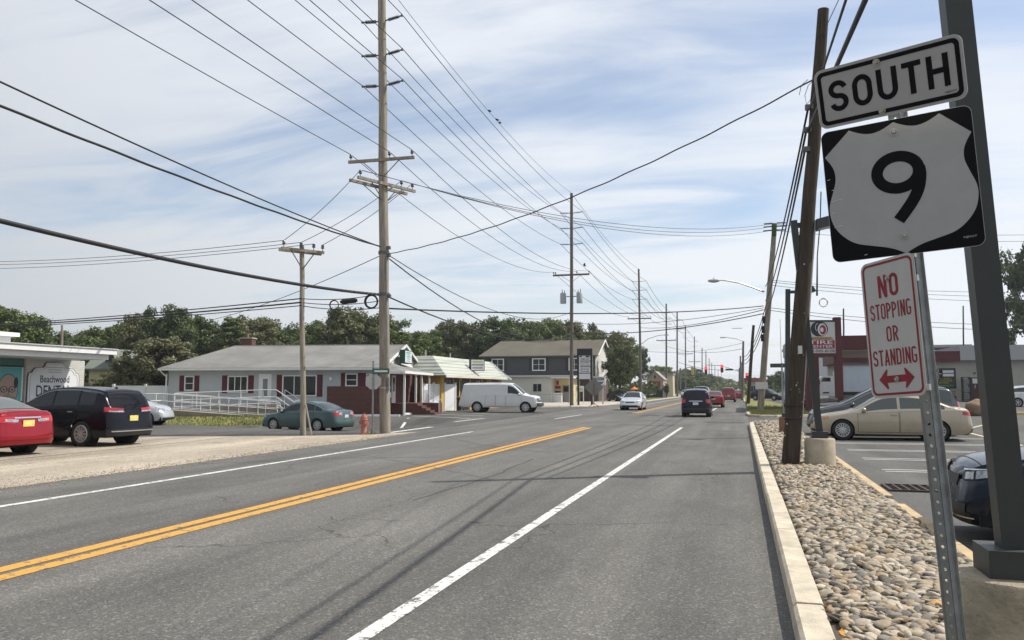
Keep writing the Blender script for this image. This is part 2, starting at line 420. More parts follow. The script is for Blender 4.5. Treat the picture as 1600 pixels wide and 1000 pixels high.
# stop bar and stall lines by the pale house
def gl(a, b):
    p, q_ = G(*a), G(*b); return [tuple(p.lerp(q_, i / 8)[:2]) for i in range(9)]
marking('stop_line', [gl((608, 676), (675, 667))], 0.25, P_WHITE, 0.001)
marking('stall_line', [gl((583, 665), (638, 652.5))], 0.16, P_LOT, 0.001)
marking('stall_line', [gl((646, 650), (735, 653.5)), gl((655, 646.5), (755, 649.5)), gl((672, 643.6), (780, 647)), gl((710, 657), (757, 653.6))], 0.18, P_LOT, 0.001)
# double stall lines in the right-hand lot
for k in range(-1, 7):
    yk = 12.15 + 2.86 * k
    for dy in (-0.19, 0.19):
        marking('stall_line', [[(2.75, yk + dy), (7.9, yk + dy + 0.1)]], 0.09, P_LOT)
marking('aisle_line', [gl((1502, 676), (1545, 686)), gl((1578, 693.5), (1640, 704)), gl((1518, 672.5), (1543, 667.5))], 0.12, M('yellowed stall paint', (0.60, 0.52, 0.30), 0.8))

A_SHADOW_PATCH = asphalt('shadow patch asphalt', 0.062, (1.0, 0.98, 0.95), 0.0, 77.0, 0.4)  # darker asphalt sheets that paint shadows onto the road as patches
for pl_ in ([(-1.9, 40.6), (0.1, 40.2), (0.15, 41.6), (-1.7, 42.1)], [(-6.2, 50.3), (-5.0, 50.0), (-4.9, 51.6), (-6.0, 52.0)], [(-5.6, 37.1), (-2.9, 36.7), (-2.9, 37.0), (-5.6, 37.5)], [(-3.6, 58), (0.0, 57.6), (0.0, 58.4), (-3.5, 58.9)]):
    sheet('road_shadow_patch', pl_, 0.0025, A_SHADOW_PATCH)
TAR = M('tar seal', (0.030, 0.028, 0.026), 0.6, var=0.2, vscale=4)
for pts_ in ([(-9.9, 26.2), (-7.6, 22.9), (-6.0, 21.3), (-4.4, 20.2)], [(-11.6, 15.2), (-9.0, 17.6), (-6.6, 18.5)], [(-2.3, 32.6), (-1.0, 32.3), (0.2, 32.5)], [(-4.7, 11.2), (-4.6, 14.5), (-4.8, 19.4)]):
    mb = MB(); q2 = []
    for a_, b_ in zip(pts_[:-1], pts_[1:]):
        for i in range(6): q2.append((a_[0] + (b_[0] - a_[0]) * i / 6 + random.uniform(-.05, .05), a_[1] + (b_[1] - a_[1]) * i / 6 + random.uniform(-.05, .05)))
    stripe(mb, q2, 0.028, 0.003); tag(mb.build('tar_seam', TAR), kind='structure')

# ---------------------------------------------------------------- right kerb with joints, pebble bed
bed = tag(MB().grid([[Vector((x, y, z)) for x, z in ((0.515, 0.115), (0.8, 0.13), (1.3, 0.135), (1.7, 0.12), (1.93, 0.09))] for y in (-6, 0, 6, 12, 18, 24, 30, 36, 39.3)]).build('pebble_bed', SOIL), kind='structure')
def kerb_piece(mb, a, b, w0, w1, h, ch=0.025):
    """a straight kerb length between two (x,y) points; w0,w1 = offsets to the left of travel; chamfered top"""
    a, b = Vector((a[0], a[1], 0)), Vector((b[0], b[1], 0)); t = (b - a).normalized(); n = Vector((-t.y, t.x, 0))
    prof = [(w0, -0.05), (w0 + 0.012, h - ch), (w0 + 0.012 + ch, h), (w1 - 0.01, h), (w1, h - 0.012), (w1, -0.05)]
    va = [a + n * p + Vector((0, 0, z)) for p, z in prof]; vb = [b + n * p + Vector((0, 0, z)) for p, z in prof]
    k = len(prof)
    mb.add(va + vb, [(i, i + 1, k + i + 1, k + i) for i in range(k - 1)] + [tuple(range(k)), tuple(range(2 * k - 1, k - 1, -1))])
kerb_root = thing('kerb', (0.3, 5, 0), None, None); kerb_root['kind'] = 'structure'
ends = [-6, -3, 0, 3.05, 6.1, 9.2, 12.2, 15.25, 18.3, 21.4, 24.4, 27.5, 30.5, 33.5, 36.6]
for a, b2 in zip(ends[:-1], ends[1:]):
    mb = MB(); jx = random.uniform(-0.006, 0.006); kerb_piece(mb, (0.30 + jx, b2 - 0.008), (0.30 + jx, a + 0.008), 0.0, 0.215, 0.15 + random.uniform(-0.005, 0.005)); wp('kerb_stone', mb, CONC, kerb_root)
cv = [(0.30, 36.6), (0.32, 38.0), (0.48, 39.0), (0.85, 39.75), (1.4, 40.2), (2.1, 40.5)]
for a, b2 in zip(cv[:-1], cv[1:]):
    mb = MB(); kerb_piece(mb, b2, a, 0.0, 0.215, 0.15); wp('kerb_stone', mb, CONC, kerb_root)
lotk = thing('lot_kerb', (2.0, 5, 0), None, None); lotk['kind'] = 'structure'
e2 = [-6, -3, 0, 3, 6, 9, 11.95, 12.8, 15.6, 18.4, 21.4, 24.4, 27.4, 30.4, 33.4, 36.4, 39.2]
for a, b2 in zip(e2[:-1], e2[1:]):
    mb = MB(); kerb_piece(mb, (1.93, b2 - 0.006), (1.93, a + 0.006), 0.0, 0.16, 0.11 if abs(a - 11.95) > 0.1 else 0.06)
    wp('kerb_stone', mb, CONC2 if abs(a - 11.95) > 0.1 else CONC_G, lotk)
# far kerb, rounded grass island on the right
isl = [(0.25, 300), (0.28, 56), (0.3, 51.5), (0.5, 50.0), (1.0, 49.2), (2.0, 49.4), (4.2, 51.2), (8.5, 53.5)]
fk = thing('far_kerb', (0.3, 50, 0), None, None); fk['kind'] = 'structure'
for a, b2 in zip(isl[:-1], isl[1:]):
    n = max(1, int((Vector(b2) - Vector(a)).length / 12))
    for i in range(min(n, 16)):
        p, q = Vector(a).lerp(Vector(b2), i / n), Vector(a).lerp(Vector(b2), (i + 1) / n)
        if p.y > 200: pass
        mb = MB(); kerb_piece(mb, p, q, 0.0, 0.2, 0.14); wp('kerb_stone', mb, CONC, fk)
sheet('grass_verge', [(0.5, 300), (0.5, 56.2), (0.52, 51.6), (0.7, 50.3), (1.1, 49.5), (2.0, 49.7), (4.1, 51.4), (8.4, 53.7), (8.4, 58), (5.5, 62), (4.0, 80), (3.2, 120), (3.0, 300)], 0.12, GRASS_G)
# far left kerb along the pavement
lk = thing('left_kerb', (-13, 72, 0), None, None); lk['kind'] = 'structure'
pl = [(-17.5, 70.5), (-15.2, 72.8), (-13.9, 75.5), (-13.3, 80), (-12.6, 95), (-12.2, 110), (-12.2, 180)]
for a, b2 in zip(pl[:-1], pl[1:]):
    n = max(1, int((Vector(b2) - Vector(a)).length / 9))
    for i in range(n):
        p, q = Vector(a).lerp(Vector(b2), i / n), Vector(a).lerp(Vector(b2), (i + 0.99) / n)
        mb = MB(); kerb_piece(mb, p, q, 0.0, 0.2, 0.13); wp('kerb_stone', mb, CONC, lk)
sheet('far_grass_strip', [(-13.9, 118), (-13.9, 210), (-19, 210), (-19, 112)], 0.06, GRASS_G)
# yellow kerbed island far right in the lot
c = G(1577, 654.5); yk = thing('lot_island', (c.x, c.y, gz(c.x, c.y)), None, None); yk['kind'] = 'structure'
MB().box((4.0, 0.0, 0.07), (8.0, 0.3, 0.14)).build('kerb_stone', M('yellow kerb paint', (0.55, 0.40, 0.13), 0.8, var=0.2, vscale=2), yk)
MB().box((4.0, 1.3, 0.05), (8.0, 2.3, 0.1)).build('pad', CONC_G, yk)

# ---------------------------------------------------------------- storm grate
g = thing('storm_grate', (2.72, 14.7, 0.006), 'cast iron storm grate set into the asphalt beside the tan lot kerb', 'storm grate')
IRON = M('rusty cast iron', (0.07, 0.055, 0.045), 0.7, 0.4, var=0.3, vscale=9)
fr = MB()
for sx in (-1, 1): fr.box((sx * 0.42, 0, 0.012), (0.05, 0.9, 0.03))
for sy in (-1, 1): fr.box((0, sy * 0.42, 0.012), (0.79, 0.05, 0.03))
fr.build('frame', IRON, g)
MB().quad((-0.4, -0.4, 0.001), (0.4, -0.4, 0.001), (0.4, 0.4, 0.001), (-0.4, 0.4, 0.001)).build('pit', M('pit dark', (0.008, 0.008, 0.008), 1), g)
for i in range(5): MB().box((-0.27 + i * 0.135, 0, 0.012), (0.035, 0.79, 0.026)).build('bar', IRON, g)
for i in range(3): MB().box((0, -0.2 + i * 0.2, 0.011), (0.79, 0.03, 0.022)).build('cross_bar', IRON, g)

# ================================================================ river stones in the bed
STONE = M('river stone', (0.46, 0.41, 0.33), 0.75, var=0.2, vscale=9, bump=0.25, bscale=30)
def stone_material():
    m = bpy.data.materials.new('river pebbles'); m.use_nodes = True
    nt = m.node_tree; N, L = nt.nodes.new, nt.links.new; b = nt.nodes['Principled BSDF']
    b.inputs['Roughness'].default_value = 0.72; b.inputs['Specular IOR Level'].default_value = 0.35
    gi = N('ShaderNodeNewGeometry'); oi = N('ShaderNodeObjectInfo'); ad = N('ShaderNodeMath'); ad.operation = 'ADD'
    L(gi.outputs['Random Per Island'], ad.inputs[0]); L(oi.outputs['Random'], ad.inputs[1])
    fr = N('ShaderNodeMath'); fr.operation = 'FRACT'; L(ad.outputs[0], fr.inputs[0])
    rp = N('ShaderNodeValToRGB'); L(fr.outputs[0], rp.inputs[0]); cr = rp.color_ramp; cr.interpolation = 'CONSTANT'
    cols = [(0, (.50, .45, .36)), (.12, (.42, .36, .27)), (.24, (.56, .51, .43)), (.36, (.30, .285, .26)), (.47, (.47, .40, .29)), (.56, (.22, .21, .20)), (.67, (.61, .57, .49)), (.76, (.40, .32, .21)), (.82, (.12, .11, .10)), (.90, (.46, .33, .20)), (.94, (.53, .47, .40)), (.98, (.70, .66, .58))]
    cr.elements[0].position = 0; cr.elements[0].color = (*cols[0][1], 1)
    cr.elements[1].position = cols[1][0]; cr.elements[1].color = (*cols[1][1], 1)
    for p, cc in cols[2:]:
        e = cr.elements.new(p); e.color = (*cc, 1)
    nz = N('ShaderNodeTexNoise'); L(gi.outputs['Position'], nz.inputs['Vector']); nz.inputs['Scale'].default_value = 45; nz.inputs['Detail'].default_value = 5
    mr = N('ShaderNodeMapRange'); L(nz.outputs['Fac'], mr.inputs['Value']); mr.inputs['To Min'].default_value = 0.45; mr.inputs['To Max'].default_value = 1.12
    s = N('ShaderNodeVectorMath'); s.operation = 'SCALE'; L(rp.outputs[0], s.inputs[0]); L(mr.outputs[0], s.inputs['Scale'])
    s2 = N('ShaderNodeVectorMath'); s2.operation = 'MULTIPLY'; L(s.outputs[0], s2.inputs[0]); s2.inputs[1].default_value = (0.88, 0.82, 0.735); L(s2.outputs[0], b.inputs['Base Color'])
    return m
PEB = stone_material()
def ico(sub):
    bm = bmesh.new(); bmesh.ops.create_icosphere(bm, subdivisions=sub, radius=1)
    v = np.array([x.co[:] for x in bm.verts]); f = np.array([[q.index for q in x.verts] for x in bm.faces]); bm.free(); return v, f
def pebble_shape(v, rs):
    """a water-worn flattened lump"""
    s = v * np.array([1.0, rs.uniform(0.62, 0.9), rs.uniform(0.30, 0.52)])
    ph = rs.uniform(0, 6.28, 4)
    bul = 1 + 0.10 * np.sin(2.2 * v[:, :1] + ph[0]) + 0.10 * np.sin(2.6 * v[:, 1:2] + ph[1]) + 0.06 * np.sin(4 * v[:, :1] * v[:, 1:2] + ph[2])
    return s * bul
def rotm(rs, tilt):
    return np.array(Euler((rs.normal(0, tilt), rs.normal(0, tilt), rs.uniform(0, 6.28))).to_matrix())
rs = np.random.RandomState(3)
def bed_z(x): return float(np.interp(x, [0.5, 0.8, 1.3, 1.7, 1.95], [0.10, 0.125, 0.135, 0.115, 0.085]))
OBST = [(1.27, 4.45, 0.33), (1.48, 17.1, 0.31), (0.9, 17.08, 0.2)]
pts = []
y = 3.9
while y < 39.4:
    big = 1.0 if y < 16 else (1.25 if y < 24 else 1.6)
    step = 0.054 * big
    x1 = 1.95
    for x in np.arange(0.55, x1, step):
        r_ = abs(rs.normal(0.030, 0.011)) + 0.011
        pts.append((x + rs.uniform(-.025, .025) * big, y + rs.uniform(-.03, .03) * big, min(r_, 0.062) * big * 1.08, rs.uniform(0, 0.02)))
    y += step * 0.92
far_edge = lambda x: 39.0 if x < 0.9 else 39.6
pts = [p for p in pts if 0.56 < p[0] < 1.93 and p[1] < far_edge(p[0]) and all((p[0] - a) ** 2 + (p[1] - b2) ** 2 > (r0 + p[2] * .7) ** 2 for a, b2, r0 in OBST)]
def bigness(p):
    return p[2] / max(0.3, math.hypot(p[0], p[1]))
def in_view(p):
    d = Vector((p[0], p[1], 0.1 - EYE)); z = d.dot(Vector(_fw)); xx = d.dot(Vector(_rt)); yy = d.dot(Vector(_up))
    return z > 0 and abs(xx / z) * F_PX < 800 and abs(yy / z) * F_PX < 505
vis = sorted([p for p in pts if in_view(p)], key=bigness, reverse=True)
singles = set(vis[:298])
v2, f2 = ico(2); v1, f1 = ico(1)
variants = []
for k in range(14):
    me = bpy.data.meshes.new('pebble'); me.from_pydata(pebble_shape(v2, rs).tolist(), [], f2.tolist()); me.polygons.foreach_set('use_smooth', [True] * len(f2)); me.materials.append(PEB); variants.append(me)
for p in vis[:298]:
    o = link('pebble', variants[rs.randint(14)], bed)
    o.location = (p[0], p[1], bed_z(p[0]) + p[3] + p[2] * 0.15); o.scale = (p[2] * 1.12, p[2] * 1.12, p[2] * 0.95)
    o.rotation_euler = (rs.normal(0, .3), rs.normal(0, .3), rs.uniform(0, 6.28))
V, Fc = [], []; off = 0
for p in pts:
    if p in singles: continue
    v, f = (v2, f2) if p[1] < 13 else (v1, f1)
    q = pebble_shape(v, rs) @ rotm(rs, 0.3).T * p[2] * 1.1 + np.array([p[0], p[1], bed_z(p[0]) + p[3] + p[2] * 0.2])
    V.append(q); Fc.append(f + off); off += len(v)
V = np.concatenate(V); Fc = np.concatenate(Fc)
me = bpy.data.meshes.new('pebbles'); me.from_pydata(V.tolist(), [], Fc.tolist()); me.polygons.foreach_set('use_smooth', [True] * len(Fc)); me.materials.append(PEB)
tag(link('pebbles', me, bed), kind='stuff')
# one orange leaf on the stones
lf = MB().add([(0, 0, 0), (0.03, 0.02, 0.012), (0.06, 0.0, 0.004), (0.085, 0.03, 0.02), (0.06, 0.05, 0.008), (0.03, 0.06, 0.018), (0.0, 0.04, 0.006)], [(0, 1, 6), (1, 5, 6), (1, 2, 4), (1, 4, 5), (2, 3, 4)]).build('fallen_leaf', M('orange leaf', (0.62, 0.26, 0.03), 0.7))
pz = G(1457, 940, 0.2); lf.location = (pz.x, pz.y, 0.185)
tag(lf, 'small orange fallen leaf lying on the river stones', 'leaf')
for px_l, py_l, lb in ((1322, 995, 'rusty brown fallen leaf at the kerb edge of the stones'), (1347, 853, 'small tan fallen leaf halfway along the stone bed'), (1303, 947, 'dull orange fallen leaf beside the pale kerb')):
    l2 = lf.copy(); COL.objects.link(l2); pz = G(px_l, py_l, 0.17); l2.location = (pz.x, pz.y, 0.172); l2.rotation_euler = (random.uniform(-.3, .3), random.uniform(-.3, .3), random.uniform(0, 6)); l2.scale = (.7, .7, 1); l2['label'] = lb

# ================================================================ lettering to be used later (flat print)
prep_texts(['Beachwood', 'DENTAL', 'BEACHWOOD', 'TIRE', 'CENTER', '732-505-8100', 'NJDOT', 'COMPUTERS', 'SERVICES', '732-341-4490', 'SALES & REPAIR',
            'PROGRESSIVE', 'INSURANCE', 'TIRES - WHEELS', 'OIL CHANGES', 'BRAKES', 'OPEN', 'NO PARKING'])

# ---------------------------------------------------------------- uniform-stroke letters for the road signs
def arc(cx, cy, rx, ry, a0, a1, n=10):
    return [(cx + rx * math.cos(R(a0 + (a1 - a0) * i / n)), cy + ry * math.sin(R(a0 + (a1 - a0) * i / n))) for i in range(n + 1)]
def glyph(ch, w, t):
    l, r, b, T = t / 2, w - t / 2, t / 2, 1 - t / 2; cx, rx = w / 2, (w - t) / 2
    if ch == 'S':
        ry = (T - b) / 4
        return [arc(cx, T - ry, rx, ry, 12, 180, 12) + arc(cx, T - ry, rx, ry, 180, 270, 6)[1:] + arc(cx, b + ry, rx, ry, 90, 0, 6)[1:] + arc(cx, b + ry, rx, ry, 0, -168, 12)[1:]]
    if ch == 'O':
        return [arc(cx, T - rx * 1.15, rx, rx * 1.15, 0, 180, 12) + arc(cx, b + rx * 1.15, rx, rx * 1.15, 180, 360, 12) + [(r, T - rx * 1.15), 'C']]
    if ch == 'U': return [[(l, 1)] + arc(cx, b + rx * 1.15, rx, rx * 1.15, 180, 360, 14) + [(r, 1)]]
    if ch == 'T': return [[(0, T), (w, T)], [(cx, T), (cx, 0)]]
    if ch == 'H': return [[(l, 0), (l, 1)], [(r, 0), (r, 1)], [(l, .51), (r, .51)]]
    if ch == 'N': return [[(l, 0), (l, 1)], [(l + t * .1, 1 - t * .2), (r - t * .1, t * .2)], [(r, 0), (r, 1)]]
    if ch in 'PR':
        k = (T - .47) / 2
        g = [[(l, 0), (l, 1)], [(l, T)] + arc(r - k, T - k, k, k, 90, -90, 12) + [(l, .47)]]
        if ch == 'R': g.append([(cx, .47), (r, 0)])
        return g
    if ch == 'I': return [[(cx, 0), (cx, 1)]]
    if ch == 'G': return [arc(cx, T - rx * 1.15, rx, rx * 1.15, 20, 180, 12) + arc(cx, b + rx * 1.15, rx, rx * 1.15, 180, 360, 12) + [(r, .45), (cx, .45)]]
    if ch == 'D': return [[(l, 0), (l, 1)], [(l, T), (cx, T)] + arc(cx, T - rx, rx, rx, 90, 0, 8)[1:] + arc(cx, b + rx, rx, rx, 0, -90, 8) + [(l, b)]]
    if ch == 'A': return [[(l * .8, 0), (cx, 1)], [(w - l * .8, 0), (cx, 1)], [(w * .2, .28), (w * .8, .28)]]
    return []
def ribbon(mb, pts, t, to3, lift):
    closed = pts[-1] == 'C'
    P = [Vector(p) for p in (pts[:-1] if closed else pts)]
    Q = [P[0]]
    for p in P[1:]:
        if (p - Q[-1]).length > 1e-5: Q.append(p)
    P = Q; n = len(P); L_, R_ = [], []
    for i in range(n):
        if closed and (i in (0, n - 1)): d0, d1 = (P[-1] - P[-2]).normalized(), (P[1] - P[0]).normalized()
        else:
            d0 = (P[i] - P[i - 1]).normalized() if i else (P[1] - P[0]).normalized()
            d1 = (P[i + 1] - P[i]).normalized() if i < n - 1 else d0
        tt = (d0 + d1); tt = tt.normalized() if tt.length > 1e-4 else d1
        nn = Vector((-tt.y, tt.x)); k = min(2.0, 1 / max(0.4, nn.dot(Vector((-d1.y, d1.x)))))
        L_.append(P[i] + nn * t / 2 * k); R_.append(P[i] - nn * t / 2 * k)
    mb.grid([[to3(a.x, a.y, lift), to3(b.x, b.y, lift)] for a, b in zip(L_, R_)], flip=True)
def word(text, x0, y0, h, widths, gap, t, z, parent, mat, name='letter'):
    """road-sign lettering: one mesh per letter; local sign plane x right, z up, front = -y"""
    x = x0
    for i, ch in enumerate(text):
        w = widths.get(ch, widths['*'])
        mb = MB()
        for k, st in enumerate(glyph(ch, w, t)):
            ribbon(mb, st, t, lambda a, b, l, x=x: (x + a * h, -l, y0 + b * h), z + 0.0004 * k)
        mb.build(name, mat, parent)
        x += (w + gap) * h
def word_width(text, h, widths, gap): return sum(widths.get(c, widths['*']) + gap for c in text) * h - gap * h
def rrect(w, h, r, n=6, cx=0, cy=0):
    p = []
    for sx, sy, a in ((1, 1, 0), (-1, 1, 90), (-1, -1, 180), (1, -1, 270)):
        p += arc(cx + sx * (w / 2 - r), cy + sy * (h / 2 - r), r, r, a, a + 90, n)
    return p
SIGNM = Matrix(((1, 0, 0, 0), (0, 0, -1, 0), (0, 1, 0, 0), (0, 0, 0, 1)))     # polygon xy -> sign plane, z -> -y (front)
def plate(mb, poly, y_front, thick): mb.prism(poly, thick, Matrix.Translation((0, -y_front + thick, 0)) @ SIGNM)
def flat(mb, poly, lift):
    mb.add([(x, -lift, y) for x, y in poly], [tuple(range(len(poly)))])
def ring(mb, outer, inner, lift):
    n = len(outer); mb.add([(x, -lift, y) for x, y in outer] + [(x, -lift, y) for x, y in inner], [(i, (i + 1) % n, n + (i + 1) % n, n + i) for i in range(n)])
SHEET_W = M('shaded white sheeting', (0.34, 0.34, 0.335), 0.45, var=0.05, vscale=8, detail=6)  # white darkened in colour for the shade on these sign faces
SHEET_W2 = M('less shaded sheeting', (0.44, 0.44, 0.42), 0.45, var=0.05, vscale=8, detail=6)  # same white kept lighter, its face shade painted in less
SHEET_K = M('black sign sheeting', (0.006, 0.006, 0.008), 0.6, spec=0.12)
SHEET_R = M('red sign ink', (0.23, 0.012, 0.024), 0.45, var=0.2, vscale=20)
ALU = M('dull aluminium', (0.45, 0.45, 0.44), 0.45, 0.7, var=0.1, vscale=6)
GALV = M('galvanised steel', (0.24, 0.255, 0.255), 0.5, 0.6, var=0.22, vscale=14, detail=6)
BOLT = M('bolt zinc', (0.42, 0.40, 0.36), 0.4, 0.8)
def bolt(parent, x, z, r=0.013, lift=0.0):
    mb = MB(); mb.cyl((x, -lift, z), (x, -lift - 0.004, z), r * 1.35, n=14); mb.cyl((x, -lift - 0.004, z), (x, -lift - 0.013, z), r, r * 0.7, 6)
    mb.build('bolt', BOLT, parent)
def sign_at(name, pos, yaw, pit, rol, label, cat='road sign', group=None):
    o = thing(name, pos, label, cat, group)
    o.rotation_euler = (Matrix.Rotation(R(yaw), 3, 'Z') @ Matrix.Rotation(R(pit), 3, 'X') @ Matrix.Rotation(R(rol), 3, 'Y')).to_euler()
    return o
# SOUTH plate
s = sign_at('direction_sign', (0.640, 3.681, 2.971), -26.6, 14.3, -0.1, 'white rectangular plate reading SOUTH above the shield sign on the post', 'road sign')
W_, H_ = 0.61, 0.265
mb = MB(); plate(mb, rrect(W_, H_, 0.036), 0.0015, 0.003); mb.build('plate', ALU, s)
mb = MB(); flat(mb, rrect(W_ - 0.006, H_ - 0.006, 0.034), 0.0022); mb.build('sheeting', SHEET_W, s)
mb = MB(); ring(mb, rrect(W_ - 0.026, H_ - 0.026, 0.027), rrect(W_ - 0.062, H_ - 0.062, 0.014), 0.0032); mb.build('border', SHEET_K, s)
wd = {'*': .62, 'S': .61, 'O': .62, 'U': .62, 'T': .56, 'H': .62}
ww = word_width('SOUTH', 0.136, wd, 0.15)
word('SOUTH', -ww / 2, -0.066, 0.136, wd, 0.15, 0.165, 0.0032, s, SHEET_K)
bolt(s, -0.03, 0.103, 0.011, 0.003); bolt(s, -0.03, -0.108, 0.011, 0.003)
put_text('NJDOT', 0.045, 0.009, (0.245, -0.0034, -0.092), ((1, 0, 0), (0, 0, -1), (0, 1, 0)), SHEET_K, s)
# route 9 shield
s = sign_at('route_sign', (0.700, 3.823, 2.549), -12.6, 3.6, -3.0, 'black square sign with a white shield and the number 9', 'road sign')
W_ = 0.61
mb = MB(); plate(mb, rrect(W_, W_, 0.034), 0.0015, 0.003); mb.build('plate', ALU, s)
mb = MB(); flat(mb, rrect(W_ - 0.003, W_ - 0.003, 0.033), 0.0022); mb.build('sheeting', SHEET_K, s)
def catmull(P, n=5):
    out = []
    for i in range(len(P) - 1):
        p0, p1, p2, p3 = [Vector(P[k]) for k in (max(i - 1, 0), i, i + 1, min(i + 2, len(P) - 1))]
        for j in range(n):
            t = j / n
            out.append(tuple(0.5 * ((2 * p1) + (p2 - p0) * t + (2 * p0 - 5 * p1 + 4 * p2 - p3) * t * t + (3 * p1 - p0 - 3 * p2 + p3) * t ** 3)))
    return out + [tuple(P[-1])]
top = arc(-0.153, 0.62, 0.20, 0.20, 0, 1, 1)
def scallop(xa, xb, y, d, n=10): return [(xa + (xb - xa) * i / n, y - d * math.sin(math.pi * i / n)) for i in range(n + 1)]
half_top = scallop(0.0, 0.300, 0.478, 0.055)
side = catmull([(0.300, 0.478), (0.485, 0.305)], 1) + catmull([(0.485, 0.305), (0.435, 0.215), (0.425, 0.125), (0.452, 0.03), (0.482, -0.06), (0.487, -0.14), (0.462, -0.235), (0.405, -0.315), (0.325, -0.375), (0.215, -0.408), (0.13, -0.43), (0.065, -0.455), (0.0, -0.492)], 4)
right = half_top + side[1:]
poly = [(x * W_, y * W_) for x, y in right] + [(-x * W_, y * W_) for x, y in reversed(right[1:-1])]
ctr = [(0, 0)]
mb = MB(); n = len(poly); mb.add([(x, -0.0032, y) for x, y in poly] + [(0, -0.0032, 0)], [(i, (i + 1) % n, n) for i in range(n)]); mb.build('shield', SHEET_W, s)
t9 = 0.078 * W_
def q(x, y): return ((x - 490) / 830 * W_, (519 - y) / 800 * W_)
mb = MB()
rg = arc(*q(488, 435), 116 / 840 * W_, 94 / 800 * W_, 0, 360, 36)
ribbon(mb, rg + ['C'], t9, lambda a, b, l: (a, -l, b), 0.0042)
tail = catmull([q(604, 420), q(607, 470), q(592, 540), q(560, 603), q(515, 662), q(468, 716)], 5)
ribbon(mb, tail, t9 * 1.02, lambda a, b, l: (a, -l, b), 0.0046)
mb.build('numeral', SHEET_K, s)
bolt(s, 0.0, 0.405 * W_, 0.013, 0.003); bolt(s, 0.0, -0.36 * W_, 0.013, 0.003)
put_text('NJDOT', 0.05, 0.011, (0.25, -0.0034, -0.262), ((1, 0, 0), (0, 0, -1), (0, 1, 0)), SHEET_W, s)
SCR = M('scratch metal', (0.6, 0.6, 0.6), 0.5)
for x, y, L_ in ((-0.29, -0.02, 0.05), (-0.285, -0.14, 0.035), (-0.295, 0.08, 0.012), (-0.29, -0.075, 0.015), (-0.17, -0.285, 0.012), (-0.28, 0.03, 0.01)):
    mb = MB(); mb.box((x + L_ / 2, -0.0049, y), (L_, 0.0004, 0.0022), mat=Matrix.Rotation(-0.14, 3, 'Y')); mb.build('scratch', SCR, s)
# NO STOPPING OR STANDING
s = sign_at('parking_sign', (0.640, 3.787, 1.920), -54.9, 0.5, -3.4, 'white sign with red lettering reading NO STOPPING OR STANDING, double red arrow', 'road sign')
W_, H_ = 0.305, 0.61
mb = MB(); plate(mb, rrect(W_, H_, 0.036), 0.0015, 0.003); mb.build('plate', ALU, s)
mb = MB(); flat(mb, rrect(W_ - 0.004, H_ - 0.004, 0.034), 0.0022); mb.build('sheeting', SHEET_W2, s)
mb = MB(); ring(mb, rrect(W_ - 0.022, H_ - 0.022, 0.029), rrect(W_ - 0.042, H_ - 0.042, 0.021), 0.0032); mb.build('border', SHEET_R, s)
wd = {'*': .52, 'I': .16}
for txt, h, y0, gap, t, w0 in (('NO', 0.100, 0.135, 0.14, 0.15, .50), ('STOPPING', 0.070, 0.040, 0.075, 0.11, .37), ('OR', 0.068, -0.062, 0.12, 0.12, .42), ('STANDING', 0.070, -0.165, 0.075, 0.115, .40)):
    wd = {'*': w0, 'I': .16}; ww = word_width(txt, h, wd, gap); word(txt, -ww / 2, y0, h, wd, gap, t, 0.0032, s, SHEET_R)
mb = MB()
ar = [(-0.098, 0), (-0.052, 0.044), (-0.046, 0.04), (-0.052, 0.015), (0.052, 0.015), (0.046, 0.04), (0.052, 0.044), (0.098, 0), (0.052, -0.044), (0.046, -0.04), (0.052, -0.015), (-0.052, -0.015), (-0.046, -0.04), (-0.052, -0.044)]
v = [(x, -0.0034, y - 0.225) for x, y in ar]
mb.add(v, [(0, 1, 2, 3, 11, 12, 13), (3, 4, 10, 11), (4, 5, 6, 7, 8, 9, 10)]); mb.build('arrow', SHEET_R, s)
bolt(s, 0.005, 0.215, 0.009, 0.003); bolt(s, 0.005, -0.228, 0.009, 0.003)
# punched steel U-post
pb, pt = AZ(1489, 1000, 3.60), AZ(1398, 182, 3.72)
dirv = (pt - pb).normalized(); base = pb - dirv * ((pb.z - 0.05) / dirv.z); top_ = pb + dirv * ((3.06 - pb.z) / dirv.z)
post = thing('sign_post', base, 'galvanised punched steel channel post carrying the three road signs', 'sign post')
_yx = (Vector((0, 1, 0)) - dirv * dirv.y).normalized(); _xx = _yx.cross(dirv)
post.rotation_euler = (Matrix((_xx, _yx, dirv)).transposed() @ Matrix.Rotation(R(-36), 3, 'Z')).to_euler()
Lp = (top_ - base).length
mb = MB(); cell = 0.0508; nrow = int(Lp / cell); hw = 0.019
for i in range(nrow):
    z0, z1 = i * cell, (i + 1) * cell; zc_ = (z0 + z1) / 2
    sq = [(-hw, z0), (0, z0), (hw, z0), (hw, zc_), (hw, z1), (0, z1), (-hw, z1), (-hw, zc_)]
    hole = [(0.0078 * math.cos(R(a)), zc_ + 0.0078 * math.sin(R(a))) for a in (225, 270, 315, 0, 45, 90, 135, 180)]
    for yy, fl in ((0, False), (0.003, True)):
        vs_ = [(x, yy, z) for x, z in sq] + [(x, yy, z) for x, z in hole]
        mb.add(vs_, [((k, (k + 1) % 8, 8 + (k + 1) % 8, 8 + k) if not fl else (8 + k, 8 + (k + 1) % 8, (k + 1) % 8, k)) for k in range(8)])
for sx in (-1, 1):
    prof = [(sx * hw, 0.003), (sx * (hw + 0.010), 0.034), (sx * (hw + 0.026), 0.034), (sx * (hw + 0.026), 0.030), (sx * (hw + 0.0135), 0.030), (sx * (hw + 0.003), 0.0)]
    mb.prism([(x, y) for x, y in prof], Lp)
mb.build('channel', GALV, post)
